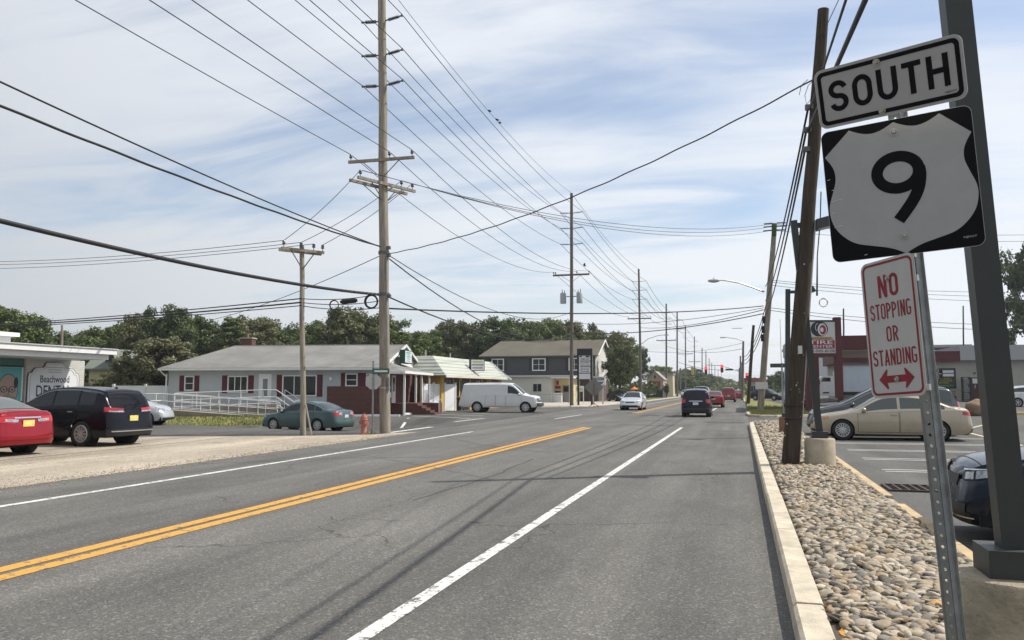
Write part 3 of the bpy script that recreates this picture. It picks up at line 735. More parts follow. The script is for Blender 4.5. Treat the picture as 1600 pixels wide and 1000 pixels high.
for zf in (2.97, 2.55 - 0.28, 1.66, 2.16):
    MB().box((0, -0.012, (zf - base.z) / dirv.z), (0.06, 0.02, 0.028)).build('bracket', ALU, post)

# ---------------------------------------------------------------- parking-lot lamp posts on round concrete pedestals
GREY_P = M('grey painted steel', (0.036, 0.040, 0.037), 0.5, 0.0, var=0.12, vscale=5, bump=0.05)
PED = M('weathered concrete pedestal', (0.30, 0.255, 0.18), 0.9, var=0.38, vscale=5, bump=0.9, bscale=35, detail=10)
PED2 = M('pale concrete pedestal', (0.40, 0.34, 0.25), 0.9, var=0.2, vscale=5, bump=0.5, bscale=45, detail=8)
PED3 = M('brown concrete pedestal', (0.21, 0.11, 0.065), 0.9, var=0.2, vscale=5, bump=0.4)
def lamp_post(x, y, z0, ph, pr, lean, H, w, label, pm, head_rz, arm):
    o = thing('lamp_post', (x, y, z0), label, 'lamp post', 'lot lamp posts on concrete pedestals')
    mb = MB(); mb.lathe([(pr * 1.02, -0.1), (pr * 1.02, 0.0), (pr, 0.05), (pr, ph - 0.03), (pr - 0.02, ph - 0.005), (pr - 0.05, ph), (0.001, ph)], 28); mb.build('pedestal', pm, o, 40)
    MB().box((0, 0, ph + 0.065), (w * 2.3, w * 2.3, 0.13)).build('base_cover', GREY_P, o)
    n = MB(); a = Vector((0, 0, ph + 0.13)); b2 = Vector((lean[0], lean[1], H)); d = (b2 - a); q_ = d.to_track_quat('Z', 'Y').to_matrix()
    n.box((a + b2) / 2, (w, w, d.length), mat=q_.copy()); n.build('pole', GREY_P, o)
    rm = Matrix.Rotation(head_rz, 3, 'Z')
    n = MB(); c = b2 + rm @ Vector((arm / 2, 0, -0.1)); n.box(c, (arm, 0.06, 0.1), rz=head_rz); n.build('arm', GREY_P, o)
    n = MB(); c = b2 + rm @ Vector((arm + 0.22, 0, -0.06)); tl = rm @ Matrix.Rotation(R(-14), 3, 'Y')
    n.box(c, (0.5, 0.36, 0.2), mat=tl, taper=0.8); n.build('lamp_head', GREY_P, o)
    n = MB(); n.box(c + tl @ Vector((0, 0, -0.105)), (0.42, 0.28, 0.012), mat=tl); n.build('lens', M('lamp lens', (0.5, 0.5, 0.48), 0.2), o)
    return o
Lb = AY(1579, 850, 4.45); Lt = AY(1490, 0, 4.45)
sl = (Lt.x - Lb.x) / (Lt.z - Lb.z)
lamp_post(1.245, 4.45, 0.1, 0.66, 0.285, (sl * 5.4, 0), 6.1, 0.122, 'tall grey lamp post on rough round pedestal right behind the road signs', PED, 0.0, 0.18)
b_ = AY(1275, 690, 17.1); t_ = AY(1240, 345, 17.1)
o = lamp_post(1.48, 17.1, 0.1, 0.58, 0.29, (t_.x - 1.48, 0), t_.z - 0.1, 0.13, 'grey lamp post with box lamp on pale pedestal beside leaning wooden pole', PED2, R(4), 0.42)
pB = G(1229, 679, 0.1)
t3 = AY(1231, 452, pB.y)
lamp_post(pB.x + 0.05, pB.y, 0.1, 0.6, 0.29, (t3.x - pB.x - 0.05, 0), t3.z - 0.1, 0.16, 'dark lamp post on brown pedestal near the rounded end of the pebble bed', PED3, R(0), 0.42)

# ================================================================ VEHICLES
TYRE = M('tyre rubber', (0.018, 0.018, 0.018), 0.85, var=0.2, vscale=10)
RIM = M('alloy rim', (0.52, 0.52, 0.52), 0.35, 0.75)
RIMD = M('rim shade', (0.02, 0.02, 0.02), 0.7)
GLASS = M('car glass', (0.016, 0.02, 0.022), 0.04, spec=0.55)
GLASS_L = M('pale car glass', (0.06, 0.075, 0.07), 0.05, spec=0.6)
TRIM = M('black plastic trim', (0.02, 0.02, 0.021), 0.55)
CHROME = M('chrome', (0.72, 0.72, 0.72), 0.12, 1.0)
LAMP_R = M('red lamp lens', (0.40, 0.012, 0.02), 0.12, coat=0.6)
LAMP_W = M('clear lamp lens', (0.34, 0.36, 0.37), 0.15, 0.35, coat=0.8, var=.5, vscale=16)
LAMP_A = M('amber lamp lens', (0.62, 0.16, 0.02), 0.15, coat=0.6)
PLATE_Y = M('yellow plate', (0.66, 0.56, 0.16), 0.5, var=0.25, vscale=14, stretch=(1, 1, 1))
PLATE_W = M('white plate', (0.62, 0.62, 0.60), 0.5, var=0.2, vscale=14)
GAP = M('panel gap', (0.006, 0.006, 0.007), 0.9)
def paint(name, col, metal=0.35, rough=0.32, dirt=0.06): dk_ = max(col) < 0.06; return M(name, col, rough, metal, var=dirt, vscale=2.2, coat=0.28 if dk_ else 0.5, spec=0.2 if dk_ else 0.3)

def interp_profile(pts, n=3):
    """round the corners of a side outline (Chaikin), keep its ends"""
    p = [Vector(q) for q in pts]
    for _ in range(n):
        r = [p[0]]
        for a, b in zip(p[:-1], p[1:]): r += [a * 0.78 + b * 0.22, a * 0.22 + b * 0.78]
        p = r + [p[-1]]
    return [(q.x, q.y) for q in p]
WHEEL_CACHE = {}
def wheel_meshes(Rw, wd, spokes, hub_mat, style):
    key = (Rw, wd, spokes, hub_mat.name, style)
    if key in WHEEL_CACHE: return WHEEL_CACHE[key]
    rr = Rw * 0.70
    mb = MB()
    mb.lathe([(rr * 0.93, -wd / 2), (Rw * 0.93, -wd / 2), (Rw * 0.985, -wd / 2 * 0.7), (Rw, -wd / 2 * 0.4), (Rw, wd / 2 * 0.4), (Rw * 0.985, wd / 2 * 0.7), (Rw * 0.94, wd / 2 * 0.97), (rr * 1.04, wd / 2), (rr * 0.98, wd / 2 * 0.92), (rr * 0.94, wd / 2 * 0.5)], 28, axis='Y')
    t = mb.build('wheel', TYRE, None, 35)
    mb = MB(); y0 = wd / 2
    mb.lathe([(rr * 0.99, y0 * 0.93), (rr * 0.96, y0 * 1.0), (rr * 0.88, y0 * 0.98), (rr * 0.86, y0 * 0.72)], 28, axis='Y', mi=0)
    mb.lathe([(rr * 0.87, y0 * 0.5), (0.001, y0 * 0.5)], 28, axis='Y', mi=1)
    mb.lathe([(rr * 0.24, y0 * 0.75), (rr * 0.22, y0 * 0.98), (rr * 0.12, y0 * 1.04), (0.001, y0 * 1.04)], 14, axis='Y', mi=0)
    for i in range(spokes):
        a = 2 * math.pi * i / spokes
        for off in ((-0.5, 0.5) if style == 'twin' else (0,)):
            hw0, hw1 = (rr * 0.07, rr * 0.075) if style != 'wide' else (rr * 0.13, rr * 0.17)
            if style == 'twin': hw0 = hw1 = rr * 0.05
            da = off * 2 * math.pi / spokes * 0.42
            c, s_ = math.cos(a), math.sin(a); c2, s2 = math.cos(a + da), math.sin(a + da)
            p0 = Vector((c, 0, s_)) * rr * 0.16; p1 = Vector((c2, 0, s2)) * rr * 0.90
            tt = Vector((-s_, 0, c)); t2 = Vector((-s2, 0, c2))
            top0, top1 = Vector((0, y0 * 0.99, 0)), Vector((0, y0 * 0.95, 0)); bt = Vector((0, y0 * 0.55, 0))
            v = [p0 - tt * hw0 + top0, p0 + tt * hw0 + top0, p1 + t2 * hw1 + top1, p1 - t2 * hw1 + top1, p0 - tt * hw0 + bt, p0 + tt * hw0 + bt, p1 + t2 * hw1 + bt, p1 - t2 * hw1 + bt]
            mb.add(v, [(3, 2, 1, 0), (0, 1, 5, 4), (1, 2, 6, 5), (2, 3, 7, 6), (3, 0, 4, 7)], 0)
    r_ = mb.build('rim', [hub_mat, RIMD], None, None)
    WHEEL_CACHE[key] = (t.data, r_.data)
    bpy.data.objects.remove(t); bpy.data.objects.remove(r_)
    return WHEEL_CACHE[key]

class Car:
    def __init__(s, name, label, cat, loc, rz, body, L, W, H_pts, belt, sill=0.20, wheels=(0.9, 3.6), Rw=0.33, k=0.42, gh=None, cowl=None,
                 windows=(), doors=(), spokes=9, style='slim', rim=RIM, front=None, rear=None, glass=GLASS, plate=None, plate_front=False, group=None,
                 wind=None, rearwin=None, trim_low=True, handles=True, plan_f=1.0, plan_r=1.0, arch=1.13, gap=0.0, ride=0.0, belt_chrome=False, sidewin_top=0.05, bump_col=None, mirror=True, crown=0.035):
        s.root = thing(name, loc, label, cat, group, rz)
        s.L, s.W = L, W / 2; s.sill = sill; s.k = k; s.Rw = Rw; s.wx = wheels; s.body = body; s.arch = arch; s.crown = crown
        s.prof = interp_profile(H_pts); s.px = [p[0] for p in s.prof]; s.pz = [p[1] for p in s.prof]
        s.belt = belt
        s.gh = gh
        pf = [(0, 0), (0.006, .30), (0.03, .56), (0.075, .72), (0.14, .82), (0.24, .895), (0.42, .945), (0.7, .975), (1.2, 1.0)]
        pr = [(0, 0), (0.006, .34), (0.025, .62), (0.06, .77), (0.11, .855), (0.2, .92), (0.4, .96), (0.7, .98), (1.2, 1.0)]
        xf = [(x * plan_f, y) for x, y in pf]; xr = [(L - x * plan_r, y) for x, y in pr][::-1]
        mids = set()
        for w in wheels:
            Ra = Rw * arch
            for q_ in (-1, -.985, -.93, -.84, -.7, -.5, -.25, 0, .25, .5, .7, .84, .93, .985, 1): mids.add(round(w + q_ * Ra, 4))
            mids.add(round(w - Ra - 0.012, 4)); mids.add(round(w + Ra + 0.012, 4))
        xx = xf[-1][0]
        while xx < xr[0][0]: mids.add(round(xx, 3)); xx += 0.11
        for p in s.prof: mids.add(round(p[0], 3))
        ends = [p[0] for p in xf] + [p[0] for p in xr]
        allx = sorted(set([x for x in mids if 0.02 < x < L - 0.02] + ends))
        cx = [p[0] for p in xf] + [p[0] for p in xr]; cy = [p[1] for p in xf] + [p[1] for p in xr]
        s.plan = [(x, float(np.interp(x, cx, cy)) * s.W) for x in allx if True]
        a = [0.0]
        for (x0, y0), (x1, y1) in zip(s.plan[:-1], s.plan[1:]): a.append(a[-1] + math.hypot(x1 - x0, y1 - y0))
        s.arcl = a; s.axs = [p[0] for p in s.plan]
        s.build_body()
        s.paint_parts(windows, doors, glass, wind, rearwin, handles, belt_chrome, sidewin_top, mirror)
        s.wheels(spokes, style, rim)
        if trim_low: s.low_trim(bump_col)
        for fn in (front or []): fn(s)
        for fn in (rear or []): fn(s)
        if plate: s.plate(plate, False)
        if plate_front: s.plate(PLATE_W, True)
    # --- surface functions (x from the nose, z up)
    def zt(s, x): return float(np.interp(x, s.px, s.pz))
    def zb(s, x):
        z = s.sill
        if x < 0.5: z += 0.03 * (1 - x / 0.5)
        if x > s.L - 0.6: z += 0.08 * (1 - (s.L - x) / 0.6)
        for w in s.wx:
            Ra = s.Rw * s.arch; d = abs(x - w)
            if d < Ra: z = max(z, s.Rw + math.sqrt(Ra * Ra - d * d))
        return z
    def zs(s, x):
        b = np.interp(x, [p[0] for p in s.belt], [p[1] for p in s.belt])
        return min(float(b), s.zt(x) - 0.03)
    def half(s, x): return float(np.interp(x, [p[0] for p in s.plan], [p[1] for p in s.plan]))
    def f(s, z, x):
        zm = 0.56; zs_ = s.zs(x)
        if z < zm: return 1 - 0.055 * ((zm - z) / (zm - s.sill + 1e-6)) ** 2
        return 1 - 0.05 * min(1.3, (z - zm) / max(0.05, zs_ - zm)) ** 2
    def rake(s, x, z):
        d = 0.0
        if x < 0.6:
            wgt = (1 - x / 0.6) ** 2; t = (z - s.sill) / max(0.1, s.zt(0.0) - s.sill)
            d += wgt * (0.09 * max(0, t - 0.45) / 0.55 + 0.07 * max(0, 0.3 - t) / 0.3)
        if x > s.L - 0.6:
            wgt = (1 - (s.L - x) / 0.6) ** 2; t = (z - s.sill) / max(0.1, s.zs(s.L) - s.sill)
            d -= wgt * (0.06 * max(0, t - 0.5) / 0.5 + 0.08 * max(0, 0.35 - t) / 0.35)
        return d
    def side(s, x, z, off=0.0):
        """point on the shell or the glasshouse flank at station x, height z (positive side)"""
        zs_ = s.zs(x); y = s.half(x)
        if z <= zs_: yy = y * s.f(z, x)
        else:
            h = s.zt(x) - zs_; yy = y * s.f(zs_, x) - 0.02 * min(1, h / 0.2) - s.k * (z - zs_)
        return Vector((x + s.rake(x, z), yy + off, z))
    def loc(s, v, sg=1): return Vector((s.L / 2 - v.x, v.y * sg, v.z))
    def column(s, x):
        zs_, zt, zb_ = s.zs(x), s.zt(x), s.zb(x); pts = []
        zb_ = min(zb_, zs_ - 0.01)
        for i in range(9): pts.append(s.side(x, zb_ + (zs_ - zb_) * i / 8))
        y0 = s.half(x); h = zt - zs_; rr = min(0.075, h * 0.5); top = h - rr
        ye = None
        for i in range(1, 5):
            z = zs_ + top * i / 4; p = s.side(x, z) if h > 0.08 else Vector((x + s.rake(x, z), max(0, y0 * s.f(zs_, x) - 0.01 * i), z)); pts.append(p)
        yl = pts[-1].y; wf = min(0.10, 0.03 + h * 0.5, yl * 0.4)
        for i in range(1, 5):
            a = math.pi / 2 * i / 4; pts.append(Vector((x + s.rake(x, zt), max(0, yl - wf * math.sin(a) * 1.0), zs_ + top + rr * (math.sin(a) * 0.35 + (1 - math.cos(a)) * 0.65))))
        ye = pts[-1].y; s_c = s.crown * min(1.0, ye / 0.5)
        for i in range(1, 7):
            y = ye * (1 - i / 6); pts.append(Vector((x + s.rake(x, zt), y, zt + s_c * (1 - (y / max(ye, 1e-4)) ** 2))))
        return pts
    def edge(s, x):
        c = s.column(x); return c[16].y
    def build_body(s):
        cols = [s.column(x) for x, _ in s.plan]
        mb = MB()
        for sg in (1, -1): mb.grid([[s.loc(p, sg) for p in c] for c in cols], flip=(sg == 1))
        o = mb.build('body', s.body, s.root, 32, fix=True); s.body_o = o
        # dark underside and wheel wells
        ub = MB(); ub.box((0, 0, s.sill + 0.10), (s.L - 0.4, 2 * s.W - 0.22, 0.16))
        for w in s.wx:
            for sg in (1, -1):
                ub.lathe([(s.Rw * s.arch + 0.01, sg * (s.W - 0.05)), (s.Rw * s.arch + 0.01, sg * (s.W - 0.32)), (0.001, sg * (s.W - 0.32))], 20, c=(s.L / 2 - w, 0, s.Rw), axis='Y')
        ub.build('underbody', GAP, s.root)
    def patch(s, name, quad, mat, off=0.006, ns=8, nz=4, both=True, parent=None, smooth=40, sgs=None):
        """quad = [(t0, zlo, zhi), (t1, zlo, zhi)] ; t = distance along the plan outline from the nose centre (negative = from the tail centre)"""
        out = []
        for sg in (sgs or ((1, -1) if both else (1,))):
            rows = []
            for i in range(ns + 1):
                u = i / ns; row = []
                t = quad[0][0] + (quad[1][0] - quad[0][0]) * u
                tt = t if t >= 0 else s.arcl[-1] + t
                x = float(np.interp(tt, s.arcl, s.axs)); e = 0.02
                xa = float(np.interp(max(tt - e, 0), s.arcl, s.axs)); xb = float(np.interp(min(tt + e, s.arcl[-1]), s.arcl, s.axs))
                ya, yb = s.half(xa), s.half(xb)
                n = Vector((-(yb - ya), xb - xa, 0)); n = n.normalized() if n.length > 1e-6 else Vector((-1 if tt < 1 else 1, 0, 0))
                for j in range(nz + 1):
                    v = j / nz
                    zl = quad[0][1] + (quad[1][1] - quad[0][1]) * u; zh = quad[0][2] + (quad[1][2] - quad[0][2]) * u
                    p = s.side(x, zl + (zh - zl) * v) + n * off
                    row.append(s.loc(p, sg))
                rows.append(row)
            mb = MB(); mb.grid(rows, flip=(sg == 1))
            out.append(mb.build(name, mat, parent or s.root, smooth))
        return out
    def across(s, name, t, z0, z1, mat, front=True, off=0.008, z0e=None, z1e=None):
        """a patch over nose or tail, spanning both sides out to arc distance t"""
        rows = []
        z0e = z0 if z0e is None else z0e; z1e = z1 if z1e is None else z1e
        for i in range(-8, 9):
            u = abs(i) / 8; tt = u * t if front else s.arcl[-1] - u * t; sg = 1 if i >= 0 else -1
            x = float(np.interp(tt, s.arcl, s.axs)); row = []
            for j in range(4):
                zl, zh = z0 + (z0e - z0) * u, z1 + (z1e - z1) * u; p = s.side(x, zl + (zh - zl) * j / 3)
                p.x += -off if front else off
                p.y = (float(np.interp(tt, s.arcl, [q_[1] for q_ in s.plan]))) * s.f(p.z, x) + off * 0.5 * u
                row.append(s.loc(p, sg))
            rows.append(row)
        return MB().grid(rows, flip=front is False).build(name, mat, s.root, 40, fix=False)
    def paint_parts(s, windows, doors, glass, wind, rearwin, handles, belt_chrome, wt, mirror):
        for (x0, x1) in windows:
            for sg in (1, -1):
                lo, hi = [], []
                for i in range(15):
                    x = x0 + (x1 - x0) * i / 14; zs_ = s.zs(x) + 0.025; zt = s.zt(x) - wt - min(0.05, (s.zt(x) - s.zs(x)) * 0.12)
                    if zt - zs_ < 0.015: continue
                    lo.append(s.loc(s.side(x, zs_, 0.006), sg)); hi.append(s.loc(s.side(x, zt, 0.006), sg))
                if len(lo) > 1:
                    fr = MB(); rows = [lo, hi]
                    c0 = sum(lo + hi, Vector()) / (2 * len(lo))
                    w = MB().grid(rows, flip=(sg == -1)).build('side_window', glass, s.root)
                    if belt_chrome: MB().tube([p + Vector((0, 0.004 * sg, -0.012)) for p in lo], 0.011, 4).build('chrome_strip', CHROME, w); MB().tube([p + Vector((0, 0.002 * sg, 0.012)) for p in hi], 0.010, 4).build('chrome_strip', CHROME, w)
                    else: MB().tube([p + Vector((0, 0.002 * sg, -0.008)) for p in lo], 0.009, 4).build('window_seal', TRIM, w)
        def deck(name, xa, xb, frac, mat, lift=0.009):
            rows = []
            for i in range(17):
                x = xa + (xb - xa) * i / 16; ye = s.edge(x) * frac; e = 0.02
                sl = (s.zt(x + e) - s.zt(x - e)) / (2 * e); n = Vector((sl, 0, 1)).normalized() * lift
                row = []
                for j in range(-5, 6):
                    y = ye * j / 5; yf = s.edge(x)
                    row.append(s.loc(Vector((x + s.rake(x, s.zt(x)), y, s.zt(x) + s.crown * min(1, yf / .5) * (1 - (y / max(yf, 1e-4)) ** 2))) + n))
                rows.append(row)
            return MB().grid(rows, flip=True).build(name, mat, s.root, 60)
        s.deck = deck
        if wind: s.wind_o = deck('windshield', wind[0], wind[1], 0.97, glass)
        if rearwin: deck('rear_window', rearwin[0], rearwin[1], 0.93, glass)
        for d in doors:
            x0, x1 = d[0], d[1]
            for sg in (1, -1):
                def rows(grow, off):
                    out = []
                    for i in range(13):
                        x = x0 - grow + (x1 - x0 + 2 * grow) * i / 12; zl = max(s.zb(x) + (0.05 if s.zb(x) > s.sill + 0.05 else 0.07), s.sill + 0.07) - grow; zh = s.zs(x) - 0.012 + grow * 0.5
                        out.append([s.loc(s.side(x, zl + (zh - zl) * j / 6, off), sg) for j in range(7)])
                    return out
                dd = MB().grid(rows(0, 0.0045), flip=(sg == 1)).build('door', s.body, s.root, 40)
                MB().grid(rows(0.011, 0.002), flip=(sg == 1)).build('door_gap', GAP, dd)
                if handles:
                    hx = d[2] if len(d) > 2 else x1 - 0.14; hz = s.zs(hx) - 0.10; p = s.side(hx, hz, 0.018)
                    MB().box(s.loc(p, sg), (0.19, 0.03, 0.03)).build('handle', CHROME if belt_chrome else s.body, dd)
        if mirror and wind:
            x = wind[0] + 0.28
            for sg in (1, -1):
                p = s.side(x, s.zs(x) + 0.03); c = s.loc(p, sg) + Vector((0, sg * 0.11, 0.05))
                v, f_ = ico(2)
                mb = MB(); mb.add([(c.x + a[0] * 0.075, c.y + a[1] * 0.12, c.z + a[2] * 0.085) for a in v], [tuple(q_) for q_ in f_]); mb.cyl(c - Vector((0, sg * 0.13, 0.05)), c, 0.03, 0.03, 6)
                mb.build('mirror', s.body, s.root, 50)
    def wheels(s, spokes, style, rim):
        tm, rm = wheel_meshes(s.Rw, 0.215, spokes, rim, style)
        for w in s.wx:
            for sg in (1, -1):
                o = link('wheel', tm, s.root); o.location = (s.L / 2 - w, sg * (s.W - 0.125), s.Rw)
                r_ = link('rim', rm, o)
                if sg == -1: o.rotation_euler = (0, 0, math.pi)
    def low_trim(s, col):
        m = col or TRIM
        s.across('bumper', 0.75, s.sill + 0.035, s.sill + 0.15, m, True, 0.006); s.across('bumper', 0.8, s.sill + 0.09, s.sill + 0.2, m, False, 0.006)
    def plate(s, mat, front):
        z = (0.5 if front else s.plate_z if hasattr(s, 'plate_z') else 0.80)
        x = -0.02 if front else s.L + 0.012
        p = s.loc(Vector((x + s.rake(0.0 if front else s.L, z) * (1), 0, z)))
        MB().box(p, (0.015, 0.31, 0.155)).build('licence_plate', mat, s.root)
# small reusable front / rear fittings
def head(t0, z0, z1, t1, z2, z3, mat=None): return lambda c: c.patch('headlight', [(t0, z0, z1), (t1, z2, z3)], mat or LAMP_W, 0.008)
def turn(t0, z0, z1, t1, z2, z3): return lambda c: c.patch('turn_signal', [(t0, z0, z1), (t1, z2, z3)], LAMP_A, 0.012)
def tail(t0, z0, z1, t1, z2, z3, mat=None): return lambda c: c.patch('taillight', [(-t1, z2, z3), (-t0, z0, z1)], mat or LAMP_R, 0.010)
def back(t0, z0, z1, t1, z2, z3): return lambda c: c.patch('reverse_light', [(-t1, z2, z3), (-t0, z0, z1)], LAMP_W, 0.014)
def grille(t, z0, z1, mat=None, ch=True):
    def fn(c):
        c.across('grille', t, z0, z1, mat or TRIM, True, 0.008)
        if ch:
            c.across('grille_bar', t, z1 - 0.005, z1 + 0.03, CHROME, True, 0.014)
    return fn
def chrome_rear(t, z0, z1): return lambda c: c.across('chrome_strip', t, z0, z1, CHROME, False, 0.016)
def cladding(z): return lambda c: (c.across('bumper', 0.95, c.sill + 0.06, z, TRIM, False, 0.010), c.across('bumper', 0.9, c.sill + 0.03, z - 0.05, TRIM, True, 0.008))
def rails(x0, x1, mat): 
    def fn(c):
        for sg in (1, -1):
            MB().tube([c.loc(Vector((x, c.edge(x) + 0.005, c.zt(x) + (0.045 if 0 < i < 5 else 0.0))), sg) for i, x in enumerate(np.linspace(x0, x1, 6))], 0.016, 5).build('roof_rail', mat, c.root)
    return fn
def roof_spoiler(x0, x1, mat): return lambda c: c.deck('spoiler', x0, x1, 0.97, mat, 0.03)
def fin(x):
    def fn(c):
        MB().prism([(-0.07, 0), (0.07, 0), (0.0, 0.05), (-0.05, 0.06)], 0.02, Matrix.Translation(c.loc(Vector((x, 0.01, c.zt(x) + c.crown - 0.01)))) @ Matrix.Rotation(math.pi / 2, 4, 'X')).build('aerial_fin', c.body, c.root)
    return fn
def facing(rz_deg): return R(rz_deg)
def front_at(px, py, L, rz, z=0.0):
    """centre of a car whose nose ground point is seen at a pixel"""
    p = G(px, py, z); return Vector((p.x - math.cos(rz) * L / 2, p.y - math.sin(rz) * L / 2, z))

SEDAN = lambda h, L: [(0, .62), (.05, .70), (.25, .76), (.7, .84), (1.28, .93), (2.05, h - .06), (2.45, h), (3.0, h), (3.45, h - .06), (4.25, 1.06), (4.45, 1.045), (L - .15, 1.02), (L - .04, .96), (L, .80)]
BELT_SED = [(0, .58), (.5, .74), (1.3, .88), (2.6, .93), (4.2, .99), (4.8, .98)]
BODY = dict
# --- tan sedan, nose towards the road
tan = paint('champagne paint', (0.40, 0.345, 0.26), 0.45, 0.35)
th = R(180)
cw = (G(1320, 690) + G(1474, 690)) / 2
Car('sedan', 'champagne tan sedan parked nose to the road behind the parking sign', 'car', (4.62, 27.95 + 0.9, 0.005), R(178), tan, 4.8, 1.82,
    SEDAN(1.47, 4.8), BELT_SED, wheels=(0.95, 3.73), Rw=0.325, k=0.45, windows=((1.55, 2.60), (2.68, 3.55), (3.60, 3.95)), doors=((1.42, 2.62), (2.66, 3.62)), wind=(1.32, 2.2), rearwin=(3.5, 4.18),
    spokes=14, style='slim', front=[head(.62, .60, .70, 1.12, .66, .76), turn(1.0, .66, .74, 1.2, .69, .765), grille(.42, .50, .62)], rear=[tail(.35, .78, .92, 1.05, .84, .94), back(.3, .80, .87, .5, .82, .88)], glass=GLASS_L)
# --- graphite people carrier behind it
grey = paint('graphite paint', (0.085, 0.088, 0.092), 0.5, 0.3)
VAN_MPV = [(0, .66), (.05, .78), (.3, .90), (.9, 1.02), (1.15, 1.07), (2.15, 1.60), (2.6, 1.71), (3.4, 1.74), (4.5, 1.68), (4.75, 1.60), (5.0, 1.05), (5.1, .85)]
Car('minivan', 'graphite grey minivan parked nose to the road behind the tan sedan', 'minivan', (4.85, 31.6, 0.03), R(179), grey, 5.1, 1.98,
    VAN_MPV, [(0, .6), (.6, .86), (1.2, .98), (4.9, 1.08), (5.1, .9)], wheels=(1.0, 4.0), Rw=0.34, k=0.33, windows=((1.5, 2.5), (2.58, 3.6), (3.68, 4.7)), doors=((1.45, 2.55), (2.6, 3.65)), wind=(1.22, 2.35), rearwin=(4.72, 4.97),
    spokes=10, front=[head(.6, .72, .84, 1.15, .80, .92), grille(.5, .52, .74)], rear=[tail(.55, .9, 1.15, .95, .95, 1.2)], glass=GLASS_L)
dk = paint('dark grey paint', (0.045, 0.048, 0.055), 0.4, 0.3)
WAGON = [(0, .62), (.05, .70), (.3, .80), (1.2, .96), (1.95, 1.42), (2.4, 1.50), (3.6, 1.50), (4.2, 1.40), (4.55, 1.05), (4.7, .85)]
Car('estate_car', 'dark grey estate car, only its roof showing beyond the graphite minivan', 'car', (6.2, 36.8, 0.06), R(178), dk, 4.7, 1.8,
    WAGON, [(0, .58), (.6, .80), (1.2, .9), (4.5, .98), (4.7, .85)], wheels=(0.95, 3.6), Rw=0.32, k=0.36, windows=((1.5, 2.45), (2.53, 3.4), (3.48, 4.2)), doors=((1.4, 2.5), (2.55, 3.45)), wind=(1.28, 2.1), rearwin=(4.2, 4.5), front=[head(.6, .64, .74, 1.1, .7, .8)], rear=[tail(.5, .8, .95, .9, .85, 1.0)])
# --- navy car in the near right corner
navy = paint('midnight blue paint', (0.004, 0.008, 0.020), 0.3, 0.2, 0.1)
NAVY_P = [(0, .66), (.04, .76), (.22, .85), (.7, .93), (1.3, 1.02), (2.1, 1.45), (2.6, 1.52), (3.4, 1.50), (4.3, 1.12), (4.7, 1.08), (4.86, .9)]
Car('hatchback_car', 'glossy midnight blue car with nose over the pebble bed by the near lamp post', 'car', (4.62, 10.1, 0.005), R(177), navy, 4.86, 1.84,
    NAVY_P, [(0, .60), (.5, .79), (1.3, .93), (2.6, .98), (4.3, 1.03), (4.86, .9)], wheels=(0.95, 3.75), Rw=0.335, k=0.42, windows=((1.6, 2.6), (2.68, 3.9)), doors=((1.45, 2.62), (2.66, 3.62)), wind=(1.36, 2.25), rearwin=(3.6, 4.2),
    spokes=10, front=[lambda c: c.patch('headlight', [(.56, .665, .775), (1.16, .74, .815)], TRIM, 0.008), lambda c: c.patch('headlight_lens', [(.60, .685, .755), (.76, .695, .775)], LAMP_W, 0.014), lambda c: c.patch('headlight_lens', [(.79, .70, .78), (.98, .735, .80)], LAMP_W, 0.014), lambda c: c.patch('chrome_strip', [(.54, .775, .79), (1.18, .815, .826)], CHROME, 0.014),
           grille(.36, .60, .71, TRIM, False), lambda c: c.across('lower_grille', .7, .30, .44, TRIM, True, .009), lambda c: c.across('chrome_strip', .8, .285, .30, CHROME, True, .014), lambda c: c.deck('hood_gap', .20, .215, .99, GAP, .003)], glass=GLASS_L)
# --- red sedan at the left edge, tail towards us
red = paint('candy red paint', (0.30, 0.010, 0.020), 0.45, 0.22)
rzr = R(118)
SON = [(0, .60), (.05, .68), (.25, .75), (.7, .83), (1.25, .92), (2.05, 1.40), (2.45, 1.47), (3.0, 1.465), (3.45, 1.40), (4.25, 1.10), (4.5, 1.085), (4.74, 1.09), (4.80, 1.0), (4.82, .82)]
ct = AY(70, 668, 17.2)
Car('red_sedan', 'shiny red sedan cut by the left picture edge, seen from its tail', 'car', (-19.42, 16.0, 0.005), R(177), red, 4.82, 1.84,
    SON, [(0, .58), (.5, .74), (1.3, .88), (2.6, .93), (4.2, 1.0), (4.8, 1.0)], wheels=(0.95, 3.75), Rw=0.325, k=0.45, windows=((1.55, 2.6), (2.68, 3.6)), doors=((1.42, 2.62), (2.66, 3.62)), wind=(1.3, 2.2), rearwin=(3.45, 4.22), spokes=10,
    rear=[tail(.36, .80, .98, 1.05, .86, .96), back(.30, .83, .90, .62, .86, .92), chrome_rear(.38, .925, .96)], plate=PLATE_Y, bump_col=red, glass=GLASS_L)
